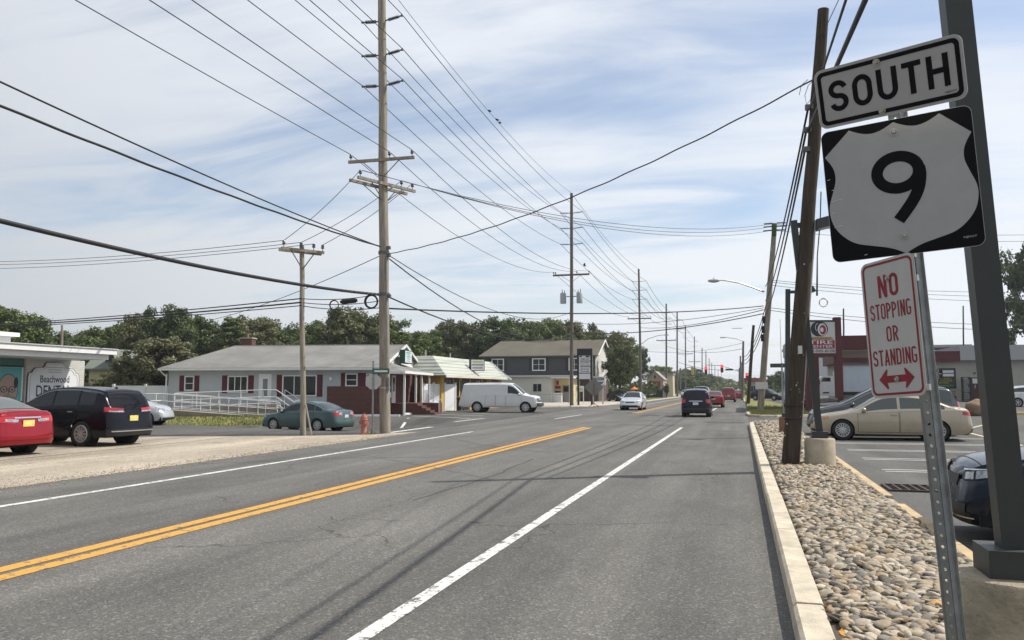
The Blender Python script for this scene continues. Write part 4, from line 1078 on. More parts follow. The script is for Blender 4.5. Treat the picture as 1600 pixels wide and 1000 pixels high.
# --- black SUV next to it
blk = paint('black paint', (0.006, 0.0065, 0.010), 0.3, 0.2, 0.1)
SUVP = [(0, .70), (.04, .84), (.2, .98), (.9, 1.08), (1.15, 1.12), (1.95, 1.58), (2.35, 1.68), (3.1, 1.70), (3.9, 1.65), (4.36, 1.56), (4.55, 1.30), (4.69, 1.09), (4.75, 1.0), (4.78, .80)]
BELT_SUV = [(0, .66), (.5, .92), (1.2, 1.05), (3.0, 1.08), (4.5, 1.15), (4.7, 1.0)]
Car('suv', 'black SUV with roof rails in front of the dental office', 'suv', (-19.54, 19.75, 0.005), R(177), blk, 4.78, 1.89,
    SUVP, BELT_SUV, sill=0.24, wheels=(0.92, 3.70), Rw=0.365, k=0.32, windows=((1.5, 2.48), (2.55, 3.45), (3.52, 4.08)), doors=((1.42, 2.5), (2.54, 3.42)), wind=(1.22, 2.12), rearwin=(4.37, 4.60), spokes=10, style='twin', belt_chrome=True,
    rear=[tail(.42, .98, 1.09, 1.02, 1.0, 1.13), back(.40, .975, 1.015, .85, .99, 1.03), cladding(.50), roof_spoiler(4.2, 4.40, blk), fin(4.0), lambda c: c.across('chrome_strip', .8, .42, .45, ALU, False, .02)], front=[head(.55, .78, .92, 1.1, .84, .96)], plate=PLATE_Y)
# --- teal-grey sedan crossing the side street
teal = paint('teal grey paint', (0.085, 0.135, 0.135), 0.5, 0.32)
FIVEH = [(0, .64), (.05, .74), (.25, .83), (.7, .90), (1.25, .98), (2.0, 1.46), (2.45, 1.55), (3.1, 1.56), (3.6, 1.48), (4.4, 1.13), (4.6, 1.11), (5.0, 1.09), (5.07, 1.0), (5.1, .80)]
ct_ = AZ(481, 660, 42.6)
Car('teal_sedan', 'teal grey sedan waiting in the side street behind the slim wooden pole', 'car', (ct_.x, ct_.y, gzl(ct_.x, ct_.y) - 0.005), R(172), teal, 5.1, 1.89,
    FIVEH, [(0, .6), (.5, .82), (1.3, .95), (2.6, .99), (4.4, 1.06), (5.1, .98)], wheels=(1.0, 3.87), Rw=0.335, k=0.40, windows=((1.5, 2.62), (2.7, 3.6), (3.66, 4.1)), doors=((1.42, 2.64), (2.68, 3.62)), wind=(1.3, 2.2), rearwin=(3.65, 4.35), spokes=8, style='wide',
    rear=[tail(.42, .80, 1.02, 1.0, .86, 1.0), back(.40, .86, 1.0, .62, .9, 1.0)], front=[head(.6, .66, .78, 1.15, .72, .84)], plate=PLATE_W, bump_col=teal)
# --- silver car just visible behind the SUV
sil = paint('silver paint', (0.50, 0.52, 0.53), 0.45, 0.35)
HATCH = [(0, .62), (.05, .72), (.3, .84), (1.0, .98), (1.9, 1.46), (2.4, 1.53), (3.2, 1.50), (3.8, 1.36), (4.1, 1.05), (4.2, .80)]
BELT_H = [(0, .58), (.5, .8), (1.1, .93), (3.9, 1.03), (4.2, .85)]
p_ = AZ(214, 632, 36.5)
Car('hatchback_car', 'pale silver hatchback half hidden behind the black SUV', 'car', (p_.x - 0.9, p_.y + 0.3, 0.0), R(20), sil, 4.2, 1.74, HATCH, BELT_H, wheels=(0.85, 3.45), Rw=0.31, k=0.38, windows=((1.35, 2.3), (2.38, 3.5)), doors=((1.3, 2.32),), wind=(1.1, 2.0), rearwin=(3.75, 4.08), front=[head(.55, .64, .76, 1.1, .72, .84)])
# --- white cargo van
wht = paint('white van paint', (0.62, 0.62, 0.60), 0.0, 0.4, 0.05)
VANP = [(0, .72), (.03, .98), (.12, 1.10), (.95, 1.20), (1.15, 1.26), (1.8, 1.88), (2.1, 2.03), (2.6, 2.07), (5.5, 2.05), (5.84, 2.0), (5.93, 1.75), (5.98, 1.2), (6.0, .8)]
BELT_V = [(0, .70), (.15, 1.0), (.9, 1.18), (1.3, 1.22), (5.9, 1.22), (6.0, 1.0)]
vf = (G(822, 645) + G(752, 644)) / 2
VAN_KW = dict(wheels=(1.02, 4.55), Rw=0.37, k=0.13, windows=((1.42, 2.32),), doors=((1.32, 2.42), (2.48, 3.18), (3.22, 3.94)), wind=(1.18, 1.98), spokes=8, style='wide', plan_f=0.8, plan_r=0.5, sill=0.36, crown=0.05, sidewin_top=0.12)
Car('cargo_van', 'long white cargo van parked facing the road before the mansard building', 'van', (vf.x - 0.42, vf.y + 0.9, 0.0), R(3), wht, 6.0, 2.02, VANP, BELT_V,
    front=[grille(.86, .74, 1.0, TRIM, False), head(.66, .80, .95, .98, .82, .95), lambda c: c.across('bumper', 1.0, .46, .68, TRIM, True, .06), lambda c: c.across('grille_bar', .6, .87, .91, CHROME, True, .02)], rear=[tail(.75, .8, 1.15, .95, .8, 1.15)], plate_front=True, trim_low=False, **VAN_KW)
# --- pale blue-white van facing us beyond the driveway
VANP2 = [(0, .72), (.03, 1.0), (.15, 1.12), (.75, 1.22), (.95, 1.28), (1.55, 1.86), (1.85, 2.0), (2.4, 2.05), (4.9, 2.03), (5.3, 1.95), (5.4, 1.6), (5.5, .8)]
p_ = G(1223, 642)
Car('cargo_van', 'blue and white van facing us on the grass beside the wooden pole', 'van', (4.4, 71.5, gz(4.6, 70)), R(-92), paint('pale blue paint', (0.50, 0.56, 0.62), 0.1, 0.35), 5.5, 2.0, VANP2, [(0, .70), (.15, 1.0), (.9, 1.18), (1.3, 1.22), (5.4, 1.22), (5.5, 1.0)],
    front=[grille(.7, .76, 1.02, TRIM, True), head(.6, .92, 1.02, .95, .92, 1.02), turn(.6, .83, .89, .95, .83, .89), lambda c: c.across('bumper', 1.0, .42, .68, M('maroon bumper', (0.05, 0.02, 0.022), 0.5), True, .06)], trim_low=False, wheels=(0.95, 4.2), Rw=0.37, k=0.13, windows=((1.22, 2.05),), doors=((1.12, 2.16),), wind=(1.0, 1.72), spokes=8, style='wide', plan_f=0.8, plan_r=0.5, sill=0.36, crown=0.05, sidewin_top=0.12)
# --- dark retro wagon driving away in our lane
ch = paint('blue black paint', (0.005, 0.006, 0.011), 0.3, 0.22)
HHR = [(0, .70), (.04, .88), (.15, 1.0), (.9, 1.10), (1.2, 1.14), (1.75, 1.50), (2.1, 1.62), (2.8, 1.66), (3.8, 1.61), (4.12, 1.52), (4.36, 1.12), (4.43, 1.02), (4.47, .75)]
Car('retro_wagon', 'blue black retro wagon driving away from us near the shoulder line', 'car', (-2.62, 50.5, 0.0), R(90.5), ch, 4.47, 1.76,
    HHR, [(0, .66), (.4, .95), (1.2, 1.06), (4.3, 1.10), (4.47, 1.0)], wheels=(0.85, 3.48), Rw=0.335, k=0.30, windows=((1.4, 2.2), (2.28, 3.1), (3.18, 3.95)), doors=((1.3, 2.24), (2.28, 3.1)), wind=(1.26, 1.9), rearwin=(4.07, 4.35),
    rear=[tail(.62, .82, 1.04, .92, .84, 1.06), chrome_rear(.42, .925, .965), cladding(.55), fin(3.2)], plate=PLATE_W, plan_r=0.8)
# --- silver sedan coming towards us
NSN = [(0, .60), (.05, .70), (.25, .77), (.7, .84), (1.2, .92), (1.9, 1.36), (2.3, 1.42), (2.8, 1.42), (3.3, 1.34), (4.0, 1.03), (4.35, 1.0), (4.47, .95), (4.5, .78)]
Car('silver_sedan', 'silver sedan driving towards us in the oncoming lane', 'car', (-8.35, 64.6, 0.0), R(-90), paint('bright silver paint', (0.58, 0.60, 0.62), 0.4, 0.3), 4.5, 1.75,
    NSN, [(0, .56), (.5, .74), (1.3, .87), (4.0, .97), (4.5, .9)], wheels=(0.85, 3.4), Rw=0.31, k=0.42, windows=((1.45, 2.4), (2.48, 3.4)), doors=((1.35, 2.42), (2.46, 3.3)), wind=(1.24, 2.05), rearwin=(3.35, 3.95), spokes=8, style='wide',
    front=[head(.50, .60, .71, .98, .62, .73), grille(.36, .58, .68, TRIM, True), lambda c: c.across('lower_grille', .62, .30, .40, TRIM, True, .008)], plate_front=False)
# --- white-silver hatch at the far right in front of the low building
p_ = AZ(1572, 632, 58)
Car('hatchback_car', 'silver white hatchback at the right picture edge before the shop wall', 'car', (p_.x + 2.0, p_.y + 0.6, gz(p_.x, p_.y)), R(2), paint('silver white paint', (0.60, 0.62, 0.64), 0.2, 0.35), 4.3, 1.78, HATCH[:-3] + [(3.9, 1.36), (4.2, 1.05), (4.3, .80)], BELT_H[:-2] + [(4.0, 1.03), (4.3, .85)], wheels=(0.9, 3.5), Rw=0.32, k=0.38, windows=((1.35, 2.35), (2.43, 3.7)), doors=((1.3, 2.38), (2.42, 3.3)), wind=(1.1, 2.0), rearwin=(3.8, 4.15), spokes=7, rear=[tail(.5, .8, .95, 1.0, .86, 1.0)])
# --- far traffic and parked cars
def small_car(label, x, y, rz, col, h=1.45, L=4.6, name='car', kind='sedan', z=0.0, plate=None, cat='car', group=None):
    if kind == 'suv':
        prof = [(0, .70), (.05, .86), (.2, .98), (1.1, 1.10), (1.9, h - .1), (2.3, h), (L - .7, h - .02), (L - .35, h - .12), (L - .1, 1.1), (L - .04, 1.0), (L, .75)]; belt = [(0, .66), (.5, .93), (1.2, 1.04), (L - .2, 1.1), (L, .95)]; k = .3; win = ((1.4, 2.4), (2.48, 3.3), (3.38, L - .55)); rw = (L - .38, L - .12); Rw = .35; sill = .24
    else:
        prof = SEDAN(h, 4.8); s_ = L / 4.8; prof = [(a * s_, b) for a, b in prof]; belt = [(a * s_, b) for a, b in BELT_SED]; k = .43; win = ((1.5 * s_, 2.6 * s_), (2.68 * s_, 3.6 * s_)); rw = (3.5 * s_, 4.18 * s_); Rw = .32; sill = .2
    s_ = L / 4.8
    return Car(name, label, cat, (x, y, z), R(rz), col, L, 1.82, prof, belt, sill=sill, wheels=(.93 * s_, 3.72 * s_), Rw=Rw, k=k, windows=win, doors=((1.4 * s_, 2.6 * s_), (2.65 * s_, 3.55 * s_)), wind=((1.22 if kind == 'suv' else 1.32) * s_, (2.05 if kind == 'suv' else 2.2) * s_), rearwin=rw, spokes=8, style='wide',
               front=[head(.55, .62, .72, 1.0, .66, .76), grille(.4, .5, .62)] if kind != 'suv' else [head(.55, .78, .9, 1.0, .8, .92), grille(.5, .6, .85)], rear=[tail(.45, .8, .95, .95, .84, .96)] if kind != 'suv' else [tail(.62, .8, 1.05, .92, .82, 1.08)], plate=plate, group=group)
redp = paint('red car paint', (0.24, 0.012, 0.016), 0.3, 0.3); dkp = paint('charcoal car paint', (0.03, 0.032, 0.038), 0.3, 0.3); whp = paint('white car paint', (0.66, 0.66, 0.65), 0.0, 0.35)
slp = paint('mid silver car paint', (0.42, 0.44, 0.46), 0.4, 0.35); blp = paint('slate blue car paint', (0.05, 0.09, 0.18), 0.35, 0.3)
small_car('dark pickup height SUV ahead of the retro wagon, mostly hidden', -3.6, 78, 90, dkp, 1.9, 4.9, kind='suv', name='suv', cat='suv')
small_car('red sedan following the line of traffic past the retro wagon', -2.4, 76, 90, redp, 1.46, name='red_sedan', plate=PLATE_Y)
small_car('maroon SUV in the queue of cars before the traffic light', -1.55, 108, 90, paint('maroon car paint', (0.16, 0.02, 0.03), 0.3, 0.3), 1.85, 4.9, kind='suv', name='suv', plate=PLATE_Y, cat='suv')
small_car('bright red car farther up the queue', -0.6, 128, 90, redp, 1.5, name='red_sedan')
small_car('slate blue car beyond the red ones in the queue', -0.4, 158, 90, blp, 1.5, name='blue_sedan')
small_car('silver SUV near the head of the queue', -0.2, 190, 90, slp, 1.7, kind='suv', name='suv', cat='suv')
small_car('white car at the far end of the queue', 0.0, 232, 90, whp, 1.5, name='white_sedan')
p_ = G(1013, 623, 0); small_car('white hatchback parked before the gabled far shop', -20.5, 152, 88, whp, 1.75, 4.5, kind='suv', name='hatchback_car')
small_car('dark silver car parked beside the far shop bush', -16.9, 150, -75, dkp, 1.55, name='sedan')
p_ = AZ(965, 622, 108); small_car('black car parked nose out under the street tree', p_.x, p_.y, -60, dkp, 1.5, name='sedan')
p_ = AZ(984, 620, 122); small_car('pale car parked deeper behind the oncoming sedan', p_.x, p_.y, -60, slp, 1.5, name='sedan')
p_ = AZ(1063, 618, 160); small_car('silver car waiting at the far left side of the road', -11.5, 175, -90, slp, 1.5, name='sedan')
p_ = AZ(1206, 618, 105); small_car('dark car parked on the lot behind the pale van', p_.x - .6, p_.y, -30, dkp, 1.5, name='sedan', z=0.2)

# ---------------------------------------------------------------- box truck by the tyre shop canopy
tz = gz(9, 76)
p0 = AZ(1258, 628, 76.0)
tr = thing('box_truck', (p0.x, p0.y, tz), 'white box truck with pale cargo box parked behind the red canopy posts', 'truck', None, R(3))
TW = M('truck white', (0.60, 0.61, 0.60), 0.45, var=0.06, vscale=2); TB = M('cargo box aluminium', (0.46, 0.52, 0.58), 0.4, 0.1, var=0.05, vscale=1.5)
cabp = [(-.1, .55), (-.1, 1.25), (.0, 1.35), (1.05, 1.45), (1.55, 2.35), (1.75, 2.45), (2.75, 2.45), (2.75, .55)]
XZ = Matrix(((1, 0, 0, 0), (0, 0, -1, 0), (0, 1, 0, 0), (0, 0, 0, 1)))
mb = MB(); mb.prism(cabp, 2.1, Matrix.Translation((0, 2.1, 0)) @ XZ); cab = mb.build('cab', TW, tr)
mb = MB(); mb.prism([(1.28, 1.5), (1.68, 2.28), (2.35, 2.28), (2.35, 1.5)], 2.14, Matrix.Translation((0, 2.12, 0)) @ XZ); mb.build('side_window', GLASS, cab)
mb = MB(); mb.prism([(1.06, 1.5), (1.52, 2.3), (1.56, 2.28), (1.1, 1.5)], 1.8, Matrix.Translation((-0.03, 1.95, 0)) @ XZ); mb.build('windshield', GLASS, cab)
mb = MB(); mb.box((1.8, -0.012, 1.3), (1.1, 0.02, 1.2)); mb.build('door', TW, cab)
mb = MB(); mb.box((1.9, -0.03, .85), (.55, 0.02, .14)); mb.build('step', TRIM, cab)
mb = MB(); mb.box((1.3, -0.25, 1.85), (.1, .22, .4)); mb.build('mirror', TRIM, cab)
mb = MB(); mb.box((3.15, 1.05, 1.75), (.5, 2.1, 2.3)); mb.build('wind_deflector', TW, tr)
mb = MB(); mb.box((6.9, 1.05, 2.15), (6.9, 2.4, 2.35)); bx_ = mb.build('cargo_box', TB, tr)
mb = MB()
for z in (.98, 3.33): mb.box((6.9, -.17, z), (6.92, .03, .1))
for x in (3.46, 10.34): mb.box((x, -.17, 2.15), (.1, .04, 2.4))
mb.build('box_trim', ALU, bx_)
for i in range(9): MB().box((4.2 + i * .68, -.158, 2.15), (.03, .014, 2.2)).build('rib', TB, bx_)
mb = MB(); mb.box((5.9, 1.05, .78), (9.0, 1.0, .28)); mb.build('chassis', TRIM, tr)
MB().box((.3, 1.05, .55), (1.0, 2.2, .3)).build('bumper', TRIM, tr)
v, f_ = ico(2)
for yy in (0.12, 1.98):
    mb = MB(); mb.add([(.55 + a[0] * .75, yy + a[1] * .25, .92 + max(a[2], -.2) * .52) for a in v], [tuple(q_) for q_ in f_]); mb.build('fender', TW, tr, 50)
MB().box((9.0, -.1, 1.6), (1.2, .25, .8)).build('side_locker', TRIM, tr)
tm, rm = wheel_meshes(.46, .27, 8, RIM, 'wide')
for x in (.65, 7.6):
    for yy, rot in ((0.1, math.pi), (2.0, 0)):
        o = link('wheel', tm, tr); o.location = (x, yy, .46); o.rotation_euler = (0, 0, rot); link('rim', rm, o)

# ================================================================ BUILDINGS
def siding(name, col, pitch=0.12, depth=0.5, axis=2, rough=0.7, dirt=0.06, bands=0.0):
    """lapped boards too fine to pick apart at this distance: shallow relief only"""
    m = bpy.data.materials.new(name); m.use_nodes = True
    nt = m.node_tree; N, L = nt.nodes.new, nt.links.new; b = nt.nodes['Principled BSDF']; b.inputs['Roughness'].default_value = rough
    tc = N('ShaderNodeTexCoord'); sp = N('ShaderNodeSeparateXYZ'); L(tc.outputs['Object'], sp.inputs[0])
    d = N('ShaderNodeMath'); d.operation = 'DIVIDE'; L(sp.outputs[axis], d.inputs[0]); d.inputs[1].default_value = pitch
    fr = N('ShaderNodeMath'); fr.operation = 'FRACT'; L(d.outputs[0], fr.inputs[0])
    bp = N('ShaderNodeBump'); L(fr.outputs[0], bp.inputs['Height']); bp.inputs['Strength'].default_value = depth; bp.inputs['Distance'].default_value = 0.03; bp.invert = True
    L(bp.outputs[0], b.inputs['Normal'])
    nz = N('ShaderNodeTexNoise'); L(tc.outputs['Object'], nz.inputs['Vector']); nz.inputs['Scale'].default_value = 1.3; nz.inputs['Detail'].default_value = 8
    mr = N('ShaderNodeMapRange'); L(nz.outputs['Fac'], mr.inputs['Value']); mr.inputs['To Min'].default_value = 1 - dirt * 2; mr.inputs['To Max'].default_value = 1 + dirt * 2
    s = N('ShaderNodeVectorMath'); s.operation = 'SCALE'; s.inputs[0].default_value = col; L(mr.outputs[0], s.inputs['Scale']); L(s.outputs[0], b.inputs['Base Color'])
    return m
def bricks(name, c1, c2, mortar, scale=1.0):
    m = bpy.data.materials.new(name); m.use_nodes = True
    nt = m.node_tree; N, L = nt.nodes.new, nt.links.new; b = nt.nodes['Principled BSDF']; b.inputs['Roughness'].default_value = 0.85
    tc = N('ShaderNodeTexCoord'); sp = N('ShaderNodeSeparateXYZ'); L(tc.outputs['Object'], sp.inputs[0])
    ad = N('ShaderNodeMath'); ad.operation = 'ADD'; L(sp.outputs[0], ad.inputs[0]); L(sp.outputs[1], ad.inputs[1])
    cb = N('ShaderNodeCombineXYZ'); L(ad.outputs[0], cb.inputs[0]); L(sp.outputs[2], cb.inputs[1])
    br = N('ShaderNodeTexBrick'); L(cb.outputs[0], br.inputs['Vector'])
    br.inputs['Color1'].default_value = (*c1, 1); br.inputs['Color2'].default_value = (*c2, 1); br.inputs['Mortar'].default_value = (*mortar, 1)
    br.inputs['Scale'].default_value = 1.0; br.inputs['Brick Width'].default_value = 0.22 * scale; br.inputs['Row Height'].default_value = 0.075 * scale; br.inputs['Mortar Size'].default_value = 0.007
    L(br.outputs['Color'], b.inputs['Base Color'])
    bp = N('ShaderNodeBump'); L(br.outputs['Fac'], bp.inputs['Height']); bp.inputs['Strength'].default_value = 0.6; bp.inputs['Distance'].default_value = 0.01; bp.invert = True
    L(bp.outputs[0], b.inputs['Normal'])
    return m
def shingles(name, col, var=0.3):
    m = M(name, col, 0.95, var=var, vscale=0.5, bump=0.5, bscale=14, detail=9)
    return m
WIN = M('window glass', (0.014, 0.017, 0.018), 0.06, spec=0.5)
WHITE = M('white trim paint', (0.68, 0.68, 0.66), 0.6, var=0.05, vscale=3)
MAROON = M('maroon shutter', (0.085, 0.012, 0.018), 0.6, var=0.1, vscale=5)
BRICK = bricks('red brick', (0.125, 0.038, 0.027), (0.075, 0.026, 0.02), (0.13, 0.10, 0.085))
class Frame:
    """a local frame: u along the facade, n into the building, z up; adds parts to a thing placed at its origin"""
    def __init__(s, root): s.r = root
    def box(s, name, u0, u1, n0, n1, z0, z1, mat, parent=None):
        return MB().box(((u0 + u1) / 2, (n0 + n1) / 2, (z0 + z1) / 2), (abs(u1 - u0), abs(n1 - n0), abs(z1 - z0))).build(name, mat, parent or s.r)
    def poly(s, name, verts, faces, mat, parent=None): return MB().add(verts, faces).build(name, mat, parent or s.r)
    def window(s, u0, u1, z0, z1, n=0.0, side='f', bars=1, hbar=False, shutters=None, sill=True, frame=WHITE, glass=WIN, fw=0.07, shw=0.34):
        """window in a wall facing -n ('f') or +u ('r'); frame stands proud, panes set back inside it"""
        w = s.r
        def bx(a0, a1, d0, d1, zz0, zz1, mb):
            if side == 'f': mb.box(((a0 + a1) / 2, n + (d0 + d1) / 2, (zz0 + zz1) / 2), (a1 - a0, abs(d1 - d0), zz1 - zz0))
            else: mb.box((n - (d0 + d1) / 2, (a0 + a1) / 2, (zz0 + zz1) / 2), (abs(d1 - d0), a1 - a0, zz1 - zz0))
        mb = MB()
        bx(u0 - fw, u0, -.05, .02, z0 - fw, z1 + fw, mb); bx(u1, u1 + fw, -.05, .02, z0 - fw, z1 + fw, mb)
        bx(u0, u1, -.05, .02, z1, z1 + fw, mb); bx(u0, u1, -.05, .02, z0 - fw, z0, mb)
        f = mb.build('window', frame, w)
        k = bars
        for i in range(k):
            a, b_ = u0 + (u1 - u0) * i / k, u0 + (u1 - u0) * (i + 1) / k
            mb = MB(); bx(a + .015, b_ - .015, -.012, .006, z0, z1, mb); mb.build('pane', glass, f)
        for i in range(1, k):
            a = u0 + (u1 - u0) * i / k; mb = MB(); bx(a - .025, a + .025, -.035, .015, z0, z1, mb); mb.build('mullion', frame, f)
        if hbar: mb = MB(); bx(u0, u1, -.04, .015, (z0 + z1) / 2 - .02, (z0 + z1) / 2 + .02, mb); mb.build('sash', frame, f)
        if shutters:
            for a, b_ in ((u0 - fw - .03 - shw, u0 - fw - .03), (u1 + fw + .03, u1 + fw + .03 + shw)):
                mb = MB(); bx(a, b_, -.045, .01, z0 - .1, z1 + .1, mb)
                o = mb.build('shutter', shutters, w)
        return f

# ---------------------------------------------------------------- pale grey ranch house
ang_h = math.atan2(0.167, 0.986)
hs = thing('ranch_house', (-35.5, 43.4, 0.0), 'low grey ranch house with maroon shutters, brick entrance end and white gable', 'house', None, ang_h)
Fh = Frame(hs); LEN, DEP, EAVE, RIDGE = 13.95, 11.6, 2.93, 4.66
GREY_S = M('pale grey shingle wall', (0.40, 0.42, 0.43), 0.8, var=0.05, vscale=2, bump=0.25, bscale=12)
ROOF_G = shingles('weathered grey shingles', (0.20, 0.195, 0.18), 0.22)
WHITE_S = siding('white clapboard', (0.66, 0.66, 0.64))
Fh.box('wall', 0, 10.6, 0, DEP, 0.45, EAVE, GREY_S)
Fh.box('foundation', 0.03, 10.6, 0.03, DEP - .05, -0.5, 0.45, CONC_G)
Fh.box('entrance_wall', 10.6, LEN, 0.0, DEP, 1.83, EAVE, GREY_S)
Fh.box('brick_base', 10.6, LEN + .06, -0.06, DEP, -0.3, 1.83, BRICK)
ov = 0.45
mb = MB(); r0 = DEP / 2
for sgn in (0, 1):
    n0 = -ov if sgn == 0 else DEP + ov; zE = EAVE - 0.02
    a, b2, c, d = (-ov, n0, zE), (LEN + .25, n0, zE), (LEN + .25, r0, RIDGE), (1.6, r0, RIDGE)
    up = (0, 0, .09)
    vs_ = [Vector(q_) for q_ in (a, b2, c, d)]
    mb.add(vs_ + [q_ + Vector(up) for q_ in vs_], [(0, 1, 2, 3), (7, 6, 5, 4), (0, 4, 5, 1), (1, 5, 6, 2), (2, 6, 7, 3), (3, 7, 4, 0)])
vs_ = [Vector(q_) for q_ in ((-ov, -ov, EAVE - .02), (1.6, r0, RIDGE), (-ov, DEP + ov, EAVE - .02))]
mb.add(vs_ + [q_ + Vector((0, 0, .09)) for q_ in vs_], [(0, 1, 2), (5, 4, 3)])
roof = mb.build('roof', ROOF_G, hs)
Fh.box('ridge_cap', 1.6, LEN + .25, r0 - .1, r0 + .1, RIDGE + .07, RIDGE + .12, M('pale ridge cap', (0.36, 0.35, 0.33), 0.8), roof)
Fh.box('gutter', -ov, LEN + .25, -ov - .1, -ov, EAVE - .09, EAVE + .04, WHITE)
Fh.box('soffit', -ov, LEN + .2, -ov, 0, EAVE - .06, EAVE - .04, WHITE)
Fh.box('downspout', -.12, -.04, -.14, -.06, .1, EAVE - .3, WHITE)
mb = MB(); mb.tube([(-.35, -ov, EAVE - .1), (-.08, -.1, EAVE - .5)], .045, 6); mb.build('downspout', WHITE, hs)
Fh.box('chimney', 1.9, 2.75, r0 + .3, r0 + 1.0, RIDGE - .4, RIDGE + .62, BRICK, roof)
Fh.box('chimney_cap', 1.84, 2.81, r0 + .24, r0 + 1.06, RIDGE + .62, RIDGE + .7, CONC_G, roof)
mb = MB(); mb.cyl((2.3, r0 + .6, RIDGE + .7), (2.3, r0 + .6, RIDGE + 1.0), .1, .1, 10); mb.build('flue', M('clay flue', (0.25, 0.13, 0.08), 0.8), roof)
# gable wall at the road end
v_ = [(LEN, 0, EAVE), (LEN, DEP, EAVE), (LEN, r0, RIDGE - .03)]
mb = MB(); mb.add([Vector(a) for a in v_] + [Vector(a) - Vector((.1, 0, 0)) for a in v_], [(0, 1, 2), (5, 4, 3)]); mb.build('gable', WHITE_S, hs)
for n0, n1 in ((-ov, r0), (DEP + ov, r0)):
    a, b2 = Vector((LEN + .28, n0, EAVE - .04)), Vector((LEN + .28, n1, RIDGE + .02))
    mb = MB(); d_ = b2 - a; mb.box((a + b2) / 2, (.06, d_.length, .17), mat=d_.to_track_quat('Y', 'Z').to_matrix()); mb.build('bargeboard', WHITE, hs)
# facade openings: pixel columns surveyed along the front wall
def hu(px, py=600):
    """distance along the front wall for a picture column"""
    d = ray(px, py); o = np.array([-35.5, 43.4]); ux = np.array([math.cos(ang_h), math.sin(ang_h)])
    A_ = np.array([[d[0], -ux[0]], [d[1], -ux[1]]]); t = np.linalg.solve(A_, o); return float(t[1])
Fh.window(hu(290), hu(302), 1.62, 2.42, bars=1, hbar=True, shutters=MAROON, shw=.30)
Fh.window(hu(357.5), hu(386), 1.5, 2.42, bars=3, shutters=MAROON, shw=.34)
Fh.window(hu(443), hu(493.5), 1.28, 2.46, bars=3, shutters=MAROON, shw=.34)
Fh.window(hu(541.5), hu(557), 1.9, 2.56, bars=1, hbar=True, shutters=MAROON, shw=.26)
Fh.window(hu(574), hu(588), 1.9, 2.56, bars=1, hbar=True, shutters=MAROON, shw=.26)
u0, u1 = hu(407), hu(422)
Fh.box('door_frame', u0 - .1, u1 + .1, -.04, .05, .62, 2.62, WHITE)
dr = Fh.box('door', u0, u1, -.08, -.02, .66, 2.52, WHITE)
Fh.box('pane', (u0 * .7 + u1 * .3), (u0 * .2 + u1 * .8), -.09, -.06, 1.2, 2.3, M('pale door glass', (.18, .2, .2), .1), dr)
Fh.box('wall_lamp', hu(515), hu(519), -.1, 0, 2.2, 2.4, WHITE)
# porch over the brick entrance
ps = [(LEN - .1, -1.2 + 0), (LEN + 3.3, 0)]
mb = MB()
pr = [Vector(q_) for q_ in ((LEN + .03, 1.9, 3.36), (LEN + .03, 6.0, 3.36), (LEN + 1.75, 7.7, 2.70), (LEN + 1.75, -.6, 2.70), (LEN + .03, -.6, 2.70), (LEN + .03, 7.7, 2.70))]
mb.add(pr + [a - Vector((0, 0, .03)) for a in pr], [(0, 3, 2, 1), (0, 4, 3), (1, 2, 5), (9, 10, 8), (4, 10, 9, 3), (3, 9, 8, 2)])
mb.build('porch_roof', ROOF_G, hs)
Fh.box('porch_end_gutter', LEN + .03, LEN + 1.8, -.70, -.6, 2.60, 2.74, WHITE)
Fh.box('porch_gutter', LEN + 1.70, LEN + 1.8, -.55, 7.7, 2.62, 2.78, WHITE)
Fh.box('porch_soffit', LEN + .06, LEN + 1.65, -.4, 7.6, 2.64, 2.68, WHITE)
for n0 in (.1, 3.2, 4.9, 7.3): Fh.box('porch_post', LEN + 1.5, LEN + 1.62, n0, n0 + .13, -.05 if n0 in (.1, 7.3) else .75, 2.66, WHITE)
Fh.box('porch_wall', LEN + .06, LEN + .1, .2, 9.4, 1.83, 2.64, BRICK)
Fh.box('porch_floor', LEN + .1, LEN + 1.9, 2.4, 6.8, -.1, .72, BRICK)
for i in range(4): Fh.box('step', LEN + 1.9 + i * .28, LEN + 2.18 + i * .28, 2.4, 3.9, -.1, .72 - (i + 1) * .15, BRICK)
Fh.box('brick_pier', LEN + 1.9, LEN + 3.0, 3.95, 5.1, -.1, .72, BRICK)
Fh.window(.5, 1.35, 1.45, 2.4, n=LEN + .1, side='r', bars=1, hbar=True)
d2 = Fh.box('door', LEN + .1, LEN + .16, 2.5, 3.4, .74, 2.56, WHITE); Fh.box('pane', LEN + .15, LEN + .17, 2.7, 3.2, 1.5, 2.4, WIN, d2)
Fh.box('letter_box', LEN + .1, LEN + .25, 1.7, 2.0, 1.1, 1.45, WHITE)
mb = MB()
for n0 in (3.9, 5.05):
    mb.tube([(LEN + 3.0, n0, .0), (LEN + 3.0, n0, .85), (LEN + 1.95, n0, 1.6)], .022, 5)
for i in range(9): mb.tube([(LEN + 1.98, 3.95 + i * .14, .75), (LEN + 1.98, 3.95 + i * .14, 1.6)], .012, 4)
mb.tube([(LEN + 1.98, 3.9, 1.6), (LEN + 1.98, 5.1, 1.6)], .02, 5)
mb.build('porch_railing', WHITE, hs)
